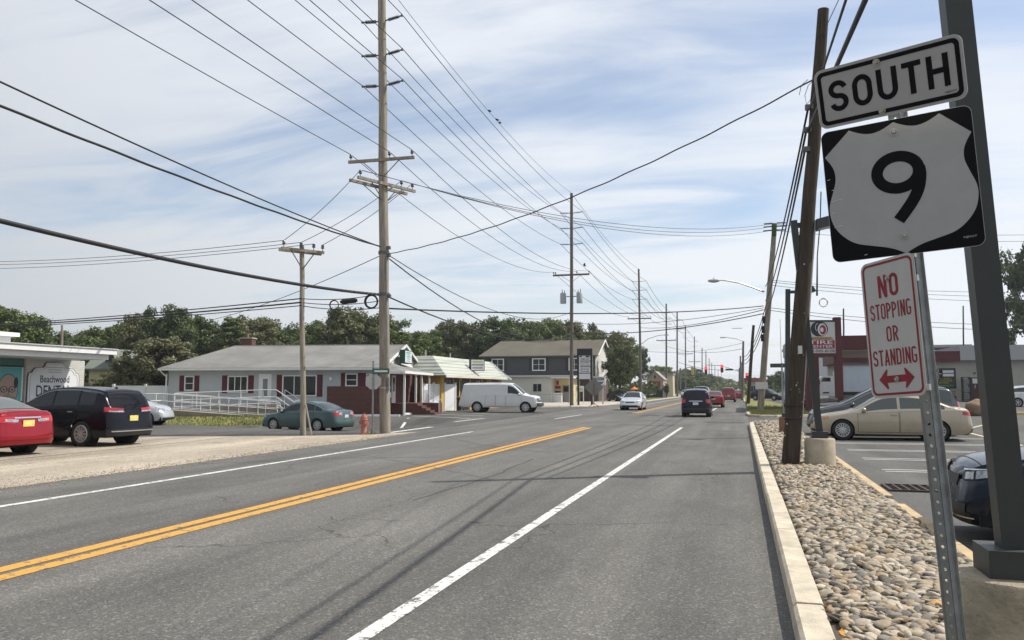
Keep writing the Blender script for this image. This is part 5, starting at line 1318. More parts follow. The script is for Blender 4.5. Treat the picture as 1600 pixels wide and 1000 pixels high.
# box sign on the gable
sg_ = thing('box_sign', hs.matrix_basis @ Vector((LEN + .35, 4.6, 3.42)), 'white box sign with dark green frame on the gable of the grey house', 'sign', None, ang_h)
MB().box((.18, 0, .42), (.36, 2.0, .92)).build('case', M('dark green sign case', (0.012, 0.05, 0.035), 0.5), sg_)
MB().box((.365, 0, .42), (.012, 1.84, .78)).build('face', M('white sign face', (0.62, 0.66, 0.66), 0.4), sg_)
for i, (w_, h_) in enumerate(((1.3, .09), (.7, .05), (1.1, .06), (.9, .06), (1.0, .05))): MB().box((.374, 0, .70 - i * .14), (.006, w_, h_)).build('print_line', M('green print', (0.10, 0.30, 0.27), 0.5), sg_)
# access ramp with white rails
RAMP_C = M('ramp concrete', (0.24, 0.21, 0.17), 0.9, var=0.25, vscale=1.5, bump=0.3)
ramp = thing('access_ramp', (-35.5, 43.4, 0), 'concrete wheelchair ramp with white tube railings along the grey house', 'ramp', None, ang_h)
Fr = Frame(ramp)
uA, uB, uC, uD = hu(267), hu(310), hu(440), hu(462)
zr = .55
def slab(name, u0, z0, u1, z1, n0, n1, parent=ramp):
    v_ = [(u0, n0, z0), (u1, n0, z1), (u1, n1, z1), (u0, n1, z0)]
    vs_ = [Vector(a) for a in v_]; lo = [Vector((a.x, a.y, -.5)) for a in vs_]
    return MB().add(lo + vs_, [(3, 2, 1, 0), (4, 5, 6, 7), (0, 1, 5, 4), (1, 2, 6, 5), (2, 3, 7, 6), (3, 0, 4, 7)]).build(name, RAMP_C, parent)
slab('front_slope', uA + 1.2, .42, uC + 1.0, -.06, -3.0, -1.75); slab('landing', uA - .1, .42, uA + 1.2, .42, -3.0, -.3)
slab('rear_slope', uA + 1.2, .42, uC - .6, .66, -1.6, -.3); slab('door_landing', uC - .6, .66, uD - .6, .66, -1.6, -.02)
for i in range(3): MB().box((uD - .45 + i * .3, -.9, .66 - (i + 1) * .19 - .35), (.3, 1.3, .7)).build('step', RAMP_C, ramp)
def rail_run(pts, post_every=1.15):
    """two tubes with posts above a sloping edge"""
    mb = MB(); P = [Vector(p) for p in pts]
    for h in (.12, .52, .95): mb.tube([p + Vector((0, 0, h)) for p in P], .024, 6)
    for a, b_ in zip(P[:-1], P[1:]):
        n = max(1, int((b_ - a).length / post_every))
        for i in range(n + 1): q_ = a.lerp(b_, i / n); mb.tube([q_, q_ + Vector((0, 0, .95))], .024, 6)
    return mb
rail_run([(uA, -2.95, .42), (uA + 1.2, -2.95, .42), (uC + 1.0, -2.95, -.06)]).build('railing', WHITE, ramp)
rail_run([(uA, -2.95, .42), (uA, -.35, .42)]).build('railing', WHITE, ramp)
rail_run([(uA + 1.2, -1.68, .42), (uC + .9, -1.68, -.04)]).build('railing', WHITE, ramp)
rail_run([(uA + 1.2, -1.60, .44), (uC - .5, -1.60, .66), (uD - .6, -1.60, .66), (uD + .6, -1.60, -.1)]).build('railing', WHITE, ramp)
rail_run([(uD - .6, -.25, .66), (uD + .6, -.25, -.1)]).build('railing', WHITE, ramp)
rc = [Vector((uC + 1.0, -2.95, .89)), Vector((uC + 1.15, -2.95, .8)), Vector((uC + 1.18, -2.95, .62)), Vector((uC + 1.0, -2.95, .5))]
MB().tube(rc, .024, 6).build('rail_loop', WHITE, ramp)
# bollard-like white board beside the ramp, wheel stop kerb below brick
bd = MB().box((0, 0, .5), (.55, .05, 1.0)).build('white_board', WHITE); bp_ = hs.matrix_basis @ Vector((hu(481), -1.4, 0)); bd.location = (bp_.x, bp_.y, gzl(bp_.x, bp_.y)); bd.rotation_euler = (0, 0, ang_h)
tag(bd, 'small white board standing beside the foot of the ramp', 'board')
def wheel_stop(p, rz, label, L_=1.9):
    mb = MB(); mb.prism([(-.09, 0), (.09, 0), (.06, .12), (-.06, .12)], L_, Matrix.Rotation(rz, 4, 'Z') @ Matrix.Translation((-L_ / 2, 0, 0)) @ Matrix(((0, 0, 1, 0), (1, 0, 0, 0), (0, 1, 0, 0), (0, 0, 0, 1))))
    o = mb.build('wheel_stop', WHITE); o.location = p; tag(o, label, 'wheel stop', 'white wheel stops before the buildings')
g_ = hs.matrix_basis @ Vector((hu(570), -1.3, 0)); wheel_stop((g_.x, g_.y, gzl(g_.x, g_.y)), ang_h, 'long white wheel stop before the brick wall of the grey house', 5.2)
for px, py, rz, lb in ((648, 647.5, 70, 'white wheel stop by the brick steps, nearest of its row'), (670, 643, 70, 'white wheel stop between porch steps and white fence'), (706, 639.5, 80, 'white wheel stop before the white vinyl fence'), (729, 638.5, 80, 'white wheel stop beside the wheeled bin')):
    g_ = G(px, py); wheel_stop((g_.x, g_.y, 0.0), R(rz), lb)

# ---------------------------------------------------------------- white vinyl fences
VINYL = siding('white vinyl boards', (0.70, 0.71, 0.72), 0.16, 0.35, 0, 0.45, 0.02)
def vinyl_fence(a, b_, H_, n, label, name='vinyl_fence', top=True):
    a, b_ = Vector(a), Vector(b_); d = b_ - a; rz = math.atan2(d.y, d.x); L_ = d.length
    f = thing(name, a, label, 'fence', None, rz)
    for i in range(n):
        u0, u1 = L_ * i / n + .07, L_ * (i + 1) / n - .07
        pn = MB().box(((u0 + u1) / 2, 0, H_ / 2 + .04), (u1 - u0, .04, H_ - .25)).build('panel', VINYL, f)
        MB().box(((u0 + u1) / 2, 0, H_ - .03), (u1 - u0, .06, .12)).build('top_rail', WHITE, f); MB().box(((u0 + u1) / 2, 0, .12), (u1 - u0, .06, .14)).build('bottom_rail', WHITE, f)
    for i in range(n + 1):
        p = MB().box((L_ * i / n, 0, H_ / 2 + .05), (.13, .13, H_ + .1)).build('post', WHITE, f)
        MB().prism([(-.08, -.08), (.08, -.08), (.08, .08), (-.08, .08)], .04, Matrix.Translation((L_ * i / n, 0, H_ + .1))).build('cap', WHITE, f)
vinyl_fence(AZ(659, 640, 56.6).xy.to_3d(), AZ(711, 640, 60.3).xy.to_3d(), 2.0, 3, 'white vinyl privacy fence between the grey house and the mansard building')
hsl = hs.matrix_basis @ Vector((-.2, 1.5, 0)); vinyl_fence((hsl.x - 4.5, hsl.y - .7, 0), (hsl.x, hsl.y, 0), 1.85, 2, 'white vinyl fence at the left end of the grey house')

# ---------------------------------------------------------------- dental office at the left edge
dn = thing('dental_office', (-28.6, 13.0, 0), 'white painted brick dental office with deep white roof edge', 'office', None, 0)
PBR = bricks('painted white brick', (0.56, 0.55, 0.50), (0.50, 0.49, 0.45), (0.40, 0.39, 0.36))
cr_ = AX(131, 600, -28.6); Yc = cr_.y - 13.0; tl_ = AX(39, 600, -28.6).y - 13.0
Fd = Frame(dn)
Fd.box('brick_wall', -12, 0, tl_, Yc, -.3, 2.92, PBR)
Fd.box('teal_wall', -12, -.12, tl_ - 16, tl_ - .002, -.3, 2.92, M('teal wall', (0.09, 0.20, 0.19), 0.7, var=0.1, vscale=2))
fe = AX(181, 560, -26.3).y - 13.0
Fd.box('roof_edge', -12, 2.15, tl_ - 18, fe - .25, 2.92, 3.14, WHITE); Fd.box('roof_cap', -12.1, 2.35, tl_ - 18, fe, 3.145, 3.36, WHITE)
Fd.box('drip_edge', -12.15, 2.4, tl_ - 18, fe + .05, 3.363, 3.40, M('roof metal', (.5, .5, .5), .5))
pe = AX(25, 530, -29.5).y - 13.0
Fd.box('upper_roof', -10, -.9, tl_ - 18, pe - .25, 3.4, 3.85, WHITE); Fd.box('upper_cap', -10.2, -.7, tl_ - 18, pe, 3.853, 4.02, WHITE)
Fd.box('transom', -.13, -.05, tl_ - 6, tl_ - .06, 2.55, 2.62, M('dark teal trim', (0.03, 0.05, 0.05), .6))
# shaped sign board on the brick wall (outline with stepped shoulders)
def facing_x(mb_poly, x): return [(x, a, b_) for a, b_ in mb_poly]
ys0, ys1 = AX(45, 600, -28.5).y, AX(124, 600, -28.5).y
sd = thing('shaped_sign', (-28.6, (ys0 + ys1) / 2, 1.36), 'white shaped sign board lettered for dental care on the painted brick wall', 'sign')
hwid = (ys1 - ys0) / 2
out = [(-1, -.9), (1, -.9), (1, .78), (.97, .95), (.86, .98), (.80, 1.1), (.72, 1.18), (.42, 1.2), (.36, 1.36), (.30, 1.42), (-.30, 1.42), (-.36, 1.36), (-.42, 1.2), (-.72, 1.18), (-.80, 1.1), (-.86, .98), (-.97, .95), (-1, .78)]
out = [(-a * hwid, b_) for a, b_ in out]
YZ = Matrix(((0, 0, 1, 0), (-1, 0, 0, 0), (0, 1, 0, 0), (0, 0, 0, 1)))
SB = M('sign board white', (0.64, 0.65, 0.66), 0.55); SBK = M('sign outline', (0.10, 0.10, 0.10), 0.6)
mb = MB(); mb.prism([(a * 1.025, b_ * 1.018 if b_ > 0 else b_) for a, b_ in out], .05, Matrix.Translation((.002, 0, 0)) @ YZ); mb.build('outline', SBK, sd)
mb = MB(); mb.prism(out, .06, Matrix.Translation((.002, 0, 0)) @ YZ); mb.build('board', SB, sd)
inn = [(a * .93, b_ - .06) for a, b_ in out]
mb = MB()
for (a, b_), (c, d) in zip(inn, inn[1:] + inn[:1]): mb.tube([(.066, -a, b_), (.066, -c, d)], .008, 4)
mb.build('inner_line', M('sign hairline', (.35, .36, .38), .6), sd)
mY = ((0, 0, 1), (1, 0, 0), (0, 1, 0))
K_INK = M('black ink', (0.012, 0.012, 0.014), 0.5)
put_text('Beachwood', hwid * 1.15, .30, (.066, .02 * hwid, .72), mY, K_INK, sd); put_text('DENTAL', hwid * 1.38, .46, (.066, 0, .22), mY, K_INK, sd)
for i, w_ in enumerate((.66, .54, .5)): MB().box((.066, 0, 1.22 - i * .1), (.004, w_ * hwid, .035)).build('print_line', M('grey print', (.35, .35, .35), .6), sd)
# painted portrait panel (plain bearded man in spectacles) on the teal wall
ym = AX(17, 600, -28.6).y; 
ys1m = AX(38, 600, -28.6).y
pp = thing('portrait_panel', (-28.7, ys1m - 1.12, .62), 'framed teal panel painted with a bald bearded man in glasses', 'mural panel')
MB().box((.02, 0, 1.0), (.05, 2.2, 2.0)).build('frame', WHITE, pp); MB().box((.048, 0, 1.0), (.008, 2.04, 1.84)).build('panel', M('teal panel', (0.10, 0.36, 0.37), 0.55), pp)
SKIN = M('painted skin', (0.36, 0.27, 0.21), .6); BEARD = M('painted beard', (0.22, 0.20, 0.18), .6)
def disc(name, y, z, ry, rz_, lift, mat, a0=0, a1=360, n=24):
    p = arc(y, z, ry, rz_, a0, a1, n)
    return MB().add([(lift, a, b_) for a, b_ in p], [tuple(range(len(p)))]).build(name, mat, pp)
cy = .40
disc('outline', cy, .98, .47, .68, .0545, K_INK); disc('face', cy, .98, .445, .655, .0555, SKIN); disc('beard', cy, .80, .435, .475, .0563, BEARD, 190, 350)
disc('hair', cy + .36, 1.3, .10, .22, .0563, K_INK)
mb = MB()
for s_ in (-1, 1): mb.tube([(.06, a, b_) for a, b_ in arc(cy + s_ * .19, 1.02, .14, .12, 0, 360, 16)], .014, 4)
mb.tube([(.06, cy - .05, 1.04), (.06, cy + .05, 1.04)], .013, 4); mb.tube([(.06, cy - .33, 1.06), (.06, cy - .5, 1.1)], .013, 4); mb.build('spectacles', K_INK, pp)
for s_ in (-1, 1): disc('eye', cy + s_ * .19, 1.01, .035, .045, .0575, K_INK)
disc('moustache', cy, .76, .2, .06, .0575, BEARD); disc('mouth', cy, .68, .12, .075, .0578, WHITE, 180, 360)
MB().tube([(.06, cy, 1.0), (.06, cy + .04, .86), (.06, cy - .02, .85)], .012, 4).build('nose', K_INK, pp)
disc('collar', cy, .18, .55, .18, .0563, WHITE, 0, 180)
MB().tube([(.06, cy + .42, .22), (.06, cy + .56, .36), (.06, cy + .66, .52)], .05, 5).build('pipe', K_INK, pp)
MB().box((.3, tl_ - 2.2, .75), (.1, 1.8, .06)).build('handrail', WHITE, dn)

# ---------------------------------------------------------------- yellow building under the ribbed mansard roof
yb = thing('mansard_building', (-21.2, 54.6, 0), 'yellow shop building under a ribbed pale green mansard roof', 'shop building')
Fy = Frame(yb); YL = 15.8
YEL = M('mustard wall', (0.52, 0.33, 0.075), 0.75, var=0.06, vscale=2)
MANS = siding('pale ribbed mansard', (0.42, 0.435, 0.37), .36, 0.9, 2, 0.5, .05)
Fy.box('wall', -9, 0, .5, YL, -.1, 2.72, YEL)
ov = .75
lo = [Vector((ov, -.6, 2.66)), Vector((ov, YL + .4, 2.66)), Vector((-9.6, YL + .4, 2.66)), Vector((-9.6, -.6, 2.66))]
hi = [Vector((-.75, .55, 4.12)), Vector((-.75, YL - .7, 4.12)), Vector((-8.1, YL - .7, 4.12)), Vector((-8.1, .55, 4.12))]
mb = MB(); mb.add(lo + hi, [(0, 1, 5, 4), (1, 2, 6, 5), (2, 3, 7, 6), (3, 0, 4, 7), (4, 5, 6, 7), (3, 2, 1, 0)]); rf = mb.build('roof', MANS, yb)
mb = MB()
for z in np.arange(2.8, 4.1, .26):
    t = (z - 2.66) / 1.46; q0 = lo[0].lerp(hi[0], t); q1 = lo[1].lerp(hi[1], t); mb.tube([q0 + Vector((.015, 0, 0)), q1 + Vector((.015, 0, 0))], .022, 4)
    q0 = lo[3].lerp(hi[3], t); q1 = lo[0].lerp(hi[0], t); mb.tube([q0 - Vector((0, .015, 0)), q1 - Vector((0, .015, 0))], .022, 4)
mb.build('roof_rib', M('rib paint', (0.45, 0.49, 0.42), .5), rf)
Fy.box('fascia', ov, ov + .08, -.65, YL + .45, 2.5, 2.68, M('cream fascia', (.60, .58, .50), .6))
DKF = M('dark window frame', (0.035, 0.02, 0.015), 0.5)
for y0, y1 in ((1.2, 2.7), (3.3, 4.1), (5.2, 6.4), (7.0, 8.0), (8.4, 9.6), (10.2, 11.2), (12.8, 14.6)):
    Fy.window(y0, y1, .9 if y0 not in (5.2,) else .1, 2.35, n=0.0, side='r', bars=2, frame=DKF, fw=.09)
dd_ = Fy.box('door', .0, .07, 4.3, 5.0, .05, 2.3, DKF)
for y in (4.2, 6.75, 9.9, 12.0): Fy.box('pilaster', 0, .1, y - .06, y + .06, 0, 2.5, M('gold trim', (.55, .42, .12), .6))
ps_ = thing('projecting_sign', (-20.9, 61.9, 3.15), 'dark framed white lightbox projecting from the pale mansard roof', 'sign', None, R(-52))
MB().box((.45, 0, .45), (.4, 1.2, .95)).build('case', TRIM, ps_); MB().box((.0, 0, .3), (.9, .12, .12)).build('bracket', TRIM, ps_)
MB().box((.655, 0, .45), (.012, 1.1, .85)).build('face', M('sign face white', (.64, .64, .62), .4), ps_)
for i, (w_, c_) in enumerate(((1.1, (.45, .42, .12)), (1.2, (.25, .25, .25)), (1.1, (.28, .28, .28)))): MB().box((.664, 0, .72 - i * .25), (.006, w_ * .8, .12)).build('print_line', M('print %d' % i, c_, .6), ps_)
# vents on the mansard roof
for y in (3.5, 9.0):
    mb = MB(); mb.cyl((-2.5, y, 4.1), (-2.5, y, 4.7), .06, .06, 8); mb.build('vent_pipe', ALU, rf)
# wheeled bin
bn = thing('wheeled_bin', AZ(717, 640, 62.0).xy.to_3d(), 'dark wheeled bin with yellow lid between vinyl fence and white van', 'bin')
MB().box((0, 0, .52), (.58, .66, .95), taper=1.12).build('bin_body', M('dark bin plastic', (.03, .035, .045), .5), bn)
MB().box((0, .02, 1.05), (.68, .78, .1), taper=.9).build('lid', M('yellow lid', (.60, .50, .10), .5), bn)
for s_ in (-1, 1): MB().cyl((s_ * .26, .3, .1), (s_ * .33, .3, .1), .1, n=12).build('wheel', TYRE, bn)

# ---------------------------------------------------------------- two-storey dark building with cream front
tb = thing('two_storey_house', (-34.8, 106.5, 0), 'two storey charcoal building with brown roof and white gable end', 'house')
Ft = Frame(tb); TL, TD, TE = 16.0, 11.0, 6.2
CHAR = siding('charcoal siding', (0.05, 0.047, 0.05), .14, .5)
BROWN = shingles('brown grey shingles', (0.12, 0.108, 0.082), .15)
WG = siding('cream white siding', (0.55, 0.54, 0.49), .16, .4)
Ft.box('upper_wall', 0, TL - .05, 0, TD, 3.1, TE, CHAR); Ft.box('gable_wall', TL - .048, TL, 0, TD, 2.95, TE, WG)
Ft.box('lower_wall', .05, TL - .1, .15, TD, -.1, 3.1, M('lower brick', (.10, .07, .06), .8, var=.2, vscale=3))
Ft.box('band', -.1, TL + .5, -.14, .02, 3.0, 3.2, WHITE)
mb = MB(); r0 = TD / 2; RZ = TE + 2.3
for n0 in (-.5, TD + .5):
    vs_ = [Vector(q_) for q_ in ((-.5, n0, TE - .1), (TL + .45, n0, TE - .1), (TL + .45, r0, RZ), (.9, r0, RZ))]
    mb.add(vs_ + [q_ + Vector((0, 0, .14)) for q_ in vs_], [(0, 1, 2, 3), (7, 6, 5, 4), (0, 4, 5, 1), (1, 5, 6, 2), (2, 6, 7, 3), (3, 7, 4, 0)])
vs_ = [Vector(q_) for q_ in ((-.5, -.5, TE - .1), (.9, r0, RZ), (-.5, TD + .5, TE - .1))]; mb.add([q_ + Vector((0, 0, .14)) for q_ in vs_], [(0, 2, 1)])
mb.build('roof', BROWN, tb)
mb = MB(); mb.add([(TL, 0, TE), (TL, TD, TE), (TL, r0, RZ - .1)], [(0, 1, 2)]); mb.build('gable', WG, tb)
for n0 in (-.5, TD + .5):
    a, b2 = Vector((TL + .48, n0, TE - .08)), Vector((TL + .48, r0, RZ + .06)); mb = MB(); d_ = b2 - a; mb.box((a + b2) / 2, (.08, d_.length, .25), mat=d_.to_track_quat('Y', 'Z').to_matrix()); mb.build('bargeboard', WHITE, tb)
def tu(px): return AY(px, 560, 106.5).x + 34.8
SHK = M('dark shutter', (.02, .02, .024), .6)
for a, b_ in ((769.5, 786), (833, 851), (890, 905)): Ft.window(tu(a), tu(b_), 4.3, 5.75, bars=2, hbar=True, shutters=SHK, shw=.4, fw=.14)
Ft.window(4.6, 6.2, 4.0, 5.6, n=TL + .002, side='r', bars=2, hbar=True, fw=.16)
Ft.box('downspout', tu(925), tu(926.5), -.12, -.02, 0, TE, WHITE)
cb_ = thing('cream_annex', (-33.6, 97.0, 0), 'cream single storey annex with yellow entrance before the charcoal building', 'shop building')
Fc = Frame(cb_); c0 = 0; c1 = AY(861, 600, 97.0).x + 33.6; c2 = AY(890, 600, 99.5).x + 33.6
CREAM = siding('cream siding', (.50, .48, .42), .16, .35); ENT = M('pale yellow wall', (.60, .50, .27), .7)
Fc.box('wall', 0, c1, 0, 9.4, -.1, 3.15, CREAM); Fc.box('entrance_wall', c1 + .002, c2, 2.2, 9.4, -.1, 3.0, ENT)
Fc.box('roof', -.3, c2 + .7, -.35, 9.4, 3.15, 3.38, M('flat roof edge', (.46, .46, .44), .7))
Fc.box('porch_roof', c1, c2 + .9, -.3, 2.1, 3.0, 3.14, WHITE)
Fc.box('porch_post', c2 + .5, c2 + .7, -.1, .1, 0, 3.0, WHITE)
a, b_ = AY(833, 600, 97).x + 33.6, AY(846, 600, 97).x + 33.6
Fc.window(a, b_, 1.35, 2.3, bars=2, frame=M('cream frame', (.5, .48, .42), .6))
Fc.box('door', c1 + 1.0, c1 + 1.9, 2.12, 2.19, .05, 2.15, M('grey door', (.22, .21, .19), .6))
Fc.box('door_window', c1 + 1.15, c1 + 1.75, 2.09, 2.13, 1.3, 2.0, WIN)
REDS = M('red sign', (.25, .02, .03), .6)
Fc.box('wall_sign', c1 + .05, c1 + .75, 2.1, 2.19, 1.7, 2.05, REDS); Fc.box('wall_sign', c1 + .2, c1 + .5, 2.1, 2.19, 2.2, 2.7, REDS); Fc.box('wall_sign', c1 + .0, c1 + .75, 2.1, 2.19, 1.2, 1.4, K_INK)
ub_ = MB().box((0, 0, .6), (1.1, .5, 1.2)).build('white_cabinet', WHITE); ub_.location = (-33.6 + c1 + .55, 98.3, 0); tag(ub_, 'plain white cabinet at the corner of the cream annex', 'cabinet')
# pipe guard rail before the annex
gr_ = thing('guard_rail', (-24, 92, 0), 'thin dark pipe rail before the cream annex', 'railing')
mb = MB(); mb.tube([(-6, 0, 1.0), (4.5, 0, 1.0)], .03, 5); mb.build('rail', GALV, gr_)
for x in (-6, -2.5, 1, 4.5): MB().tube([(x, 0, 0), (x, 0, 1.0)], .03, 5).build('post', GALV, gr_)

# ---------------------------------------------------------------- roadside pylon signs
def yc(px, py, d): p = AZ(px, py, d); return p
pd = 82.0
pA = AZ(904, 560, pd); pB_ = AZ(924.5, 560, pd)
py_ = thing('pylon_sign', (pA.x, pA.y, 0), 'tall black framed pylon sign with stacked white panels behind the transformer pole', 'sign')
wv = (pB_.x - pA.x); PZ = lambda y: EYE + (608 - y) / F_PX * pd
fx0, fx1 = 0, wv
for x in (fx0 - .1, fx1): MB().box((x + .05, 0, PZ(545) / 2), (.18, .25, PZ(545))).build('post', TRIM, py_)
MB().box(((fx0 + fx1) / 2, 0, (PZ(545) + PZ(556)) / 2), (fx1 - fx0 - .1, .24, PZ(545) - PZ(556))).build('top_panel', TRIM, py_)
SFC = M('sign panel white', (.60, .60, .62), .4)
for i, (ya, yb_) in enumerate(((555, 564.2), (564.6, 573.0), (573.6, 583.0), (583.6, 592.8))):
    pn = MB().box(((fx0 + fx1) / 2, 0, (PZ(ya) + PZ(yb_)) / 2), (fx1 - fx0 - .12, .2, PZ(ya) - PZ(yb_) - .05)).build('panel', SFC, py_)
    mX = ((1, 0, 0), (0, 0, -1), (0, 1, 0)); cx_ = (fx0 + fx1) / 2; zc_ = (PZ(ya) + PZ(yb_)) / 2; ww_ = fx1 - fx0 - .4
    if i == 0:
        put_text('COMPUTERS', ww_, .2, (cx_, -.104, zc_ - .12), mX, REDS, pn); MB().box((cx_ + .3, -.103, zc_ + .14), (.4, .006, .15)).build('mark', K_INK, pn); MB().box((cx_ - .4, -.103, zc_ + .14), (.25, .006, .12)).build('mark', K_INK, pn)
    if i == 1: put_text('SALES & REPAIR', ww_, .17, (cx_, -.104, zc_ + .12), mX, K_INK, pn); put_text('732-341-4490', ww_, .15, (cx_, -.104, zc_ - .14), mX, K_INK, pn)
    if i == 2: put_text('SERVICES', ww_, .17, (cx_, -.104, zc_ + .08), mX, K_INK, pn); put_text('732-341-4490', ww_, .17, (cx_, -.104, zc_ - .16), mX, K_INK, pn)
pd2 = 88.0
a_ = AZ(922, 595, pd2); b2_ = AZ(947, 595, pd2); ins = thing('monument_sign', (a_.x, a_.y, 0), 'low white sign with dark blue band beside the tall pylon', 'sign')
Z2 = lambda y: EYE + (608 - y) / F_PX * pd2; wv = b2_.x - a_.x
MB().box((wv / 2, 0, (Z2(588.5) + Z2(601.5)) / 2), (wv, .3, Z2(588.5) - Z2(601.5))).build('panel', SFC, ins)
MB().box((wv / 2 - .05, -.152, (Z2(590) + Z2(594.5)) / 2), (wv - .2, .006, Z2(590) - Z2(594.5))).build('band', M('dark blue band', (.01, .015, .05), .5), ins)
put_text('INSURANCE', wv - .5, .22, (wv / 2, -.157, (Z2(590) + Z2(594.5)) / 2), mX, SFC, ins)
MB().box((wv / 2, -.152, Z2(597.5)), (wv * .75, .006, .12)).build('print_line', K_INK, ins); MB().box((wv / 2 + .1, -.152, Z2(599.5)), (wv * .5, .006, .1)).build('print_line', K_INK, ins)
for x in (.3, wv - .3): MB().box((x, 0, Z2(601.5) / 2), (.15, .15, Z2(601.5))).build('post', ALU, ins)
ws_ = thing('small_yard_sign', AZ(906, 620, 92).xy.to_3d(), 'small white framed yard sign with yellow panel under the pylon', 'sign')
MB().box((0, 0, 1.7), (.95, .08, .65)).build('board', SFC, ws_); MB().box((0, -.045, 1.65), (.75, .01, .25)).build('panel', M('yellow print', (.5, .42, .05), .6), ws_)
for x in (-.42, .42): MB().box((x, 0, .7), (.08, .08, 1.4)).build('post', WHITE, ws_)

# ---------------------------------------------------------------- far gabled shop with red sign, houses behind
fs_ = thing('gabled_shop', AZ(1011, 608, 150).xy.to_3d(), 'small far shop with gabled front and red name board', 'shop building')
fs_.scale = (.46, .6, .64); Ff = Frame(fs_); GW = 6.6
TAN_S = siding('pinkish tan siding', (.40, .31, .25), .16, .3)
Ff.box('wall', 0, GW, 0, 12, 2.6, 5.4, TAN_S); Ff.box('lower_wall', .05, GW - .05, .6, 12, -.1, 2.6, M('dark shopfront', (.03, .03, .035), .5))
mb = MB(); mb.add([(0, 0, 5.4), (GW, 0, 5.4), (GW / 2, 0, 7.7)], [(0, 1, 2)]); mb.build('gable', TAN_S, fs_)
mb = MB()
for x0 in (-.4, GW + .4):
    vs_ = [Vector(q_) for q_ in ((x0, -.4, 5.25), (GW / 2, -.4, 7.75), (GW / 2, 12, 7.75), (x0, 12, 5.25))]; mb.add(vs_ + [q_ + Vector((0, 0, .18)) for q_ in vs_], [(0, 1, 2, 3), (7, 6, 5, 4), (0, 4, 5, 1), (1, 5, 6, 2), (2, 6, 7, 3), (3, 7, 4, 0)])
mb.build('roof', M('grey far roof', (.26, .25, .24), .8), fs_)
Ff.box('name_board', .8, GW - 1.1, -.12, -.02, 3.1, 4.9, M('red board', (.28, .05, .04), .6)); Ff.box('vent', GW / 2 - .35, GW / 2 + .35, -.1, .0, 5.7, 6.6, TRIM)
for i, w_ in enumerate((2.4, 1.8, 2.6)): Ff.box('window_sign', .9, .9 + w_, .52, .58, 2.2 - i * .6, 2.5 - i * .6, M('pale poster', (.45, .46, .5), .6))
for x in (0.1, GW - .25): Ff.box('porch_post', x, x + .2, 0.0, .2, 0, 2.6, TAN_S)
hb = thing('pale_house', AZ(1034, 608, 172).xy.to_3d(), 'pale yellow house behind the far gabled shop', 'house')
hb.scale = (.34, .6, .78); Fb = Frame(hb); Fb.box('wall', 0, 7, 0, 8, 0, 6, M('pale house wall', (.55, .48, .33), .7)); Fb.box('roof', -.4, 7.4, -.4, 8.4, 6, 6.5, M('grey far roof', (.26, .25, .24), .8)); Fb.window(2, 3.2, 3.6, 5, bars=2)
def gable_house(name, p, rz, L_, D_, E_, RZ_, wall, roof, label, win=True):
    t = thing(name, p, label, 'house', None, rz); F_ = Frame(t)
    F_.box('wall', 0, L_, 0, D_, -.1, E_, wall); mb = MB(); h = D_ / 2
    for n0 in (-.4, D_ + .4):
        vs_ = [Vector(q_) for q_ in ((-.4, n0, E_ - .15), (L_ + .4, n0, E_ - .15), (L_ + .4, h, RZ_), (-.4, h, RZ_))]; mb.add(vs_ + [q_ + Vector((0, 0, .15)) for q_ in vs_], [(0, 1, 2, 3), (7, 6, 5, 4), (0, 4, 5, 1), (1, 5, 6, 2), (2, 6, 7, 3), (3, 7, 4, 0)])
    mb.build('roof', roof, t)
    for x in (-.01, L_ + .01): MB().add([(x, 0, E_), (x, D_, E_), (x, h, RZ_ - .05)], [(0, 1, 2)]).build('gable', wall, t)
    if win:
        F_.window(D_ * .4, D_ * .55, E_ + .1, E_ + .9, n=L_ + .012, side='r', bars=2); F_.window(D_ * .2, D_ * .35, 1, 2.2, n=L_ + .012, side='r', bars=2); F_.window(L_ * .3, L_ * .45, 1, 2.2, bars=2)
    return t
gable_house('yellow_cottage', AZ(138, 610, 76).xy.to_3d(), R(18), 2.5, 4.0, 3.6, 5.0, siding('yellow cottage wall', (.52, .47, .28), .16, .3), M('grey green shingle', (.16, .18, .15), .9), 'small pale yellow cottage glimpsed behind the dental office roof')
p_ = AZ(196, 610, 74).xy.to_3d(); gable_house('green_roof_house', p_, R(62), 5.0, 6.0, 2.8, 5.3, M('dark house wall', (.12, .13, .11), .8), M('grey green shingle', (.16, .18, .15), .9), 'house with grey green roof half hidden by the bushy tree', False)

# ---------------------------------------------------------------- tyre shop: canopy, sign and low building on the right
CAN = M('maroon canopy paint', (.085, .014, .019), .6, var=.08, vscale=1); SHOP = M('grey shop stucco', (.34, .33, .29), .85, var=.1, vscale=.6, bump=.2, bscale=20); GRYF = M('grey fascia', (.34, .35, .36), .7)
cz = 60.0
c0_, c1_ = AZ(1238, 538, 56.5), AZ(1420, 538, 50.0)
Y0 = AZ(1240, 538, 58).y
can = thing('canopy', (AY(1240, 538, Y0).x, Y0, gz(8, Y0)), 'maroon flat canopy on red posts in front of the tyre shop', 'canopy')
zt_, zb_ = 5.25, 4.15
Fk = Frame(can)
Fk.box('canopy_roof', 0, 8.6, 0, 14, zb_ + .02, zt_ - .05, CAN); Fk.box('end_fascia', -.06, -.002, .02, 14, zb_, zt_, GRYF); Fk.box('soffit', .05, 8.5, .05, 13.9, zb_ - .02, zb_ + .015, M('soffit', (.40, .38, .33), .8))
for (u, n, w_) in ((1.55, .6, .34), (.9, 12.5, .3), (3.1, .6, .36), (4.35, 12.5, .3), (8.1, .6, .4)):
    Fk.box('post', u - w_ / 2, u + w_ / 2, n - w_ / 2, n + w_ / 2, -.3, zb_, CAN)
ts_d = 52.0
a_, b2_ = AZ(1259, 530, ts_d), AZ(1305.5, 530, ts_d)
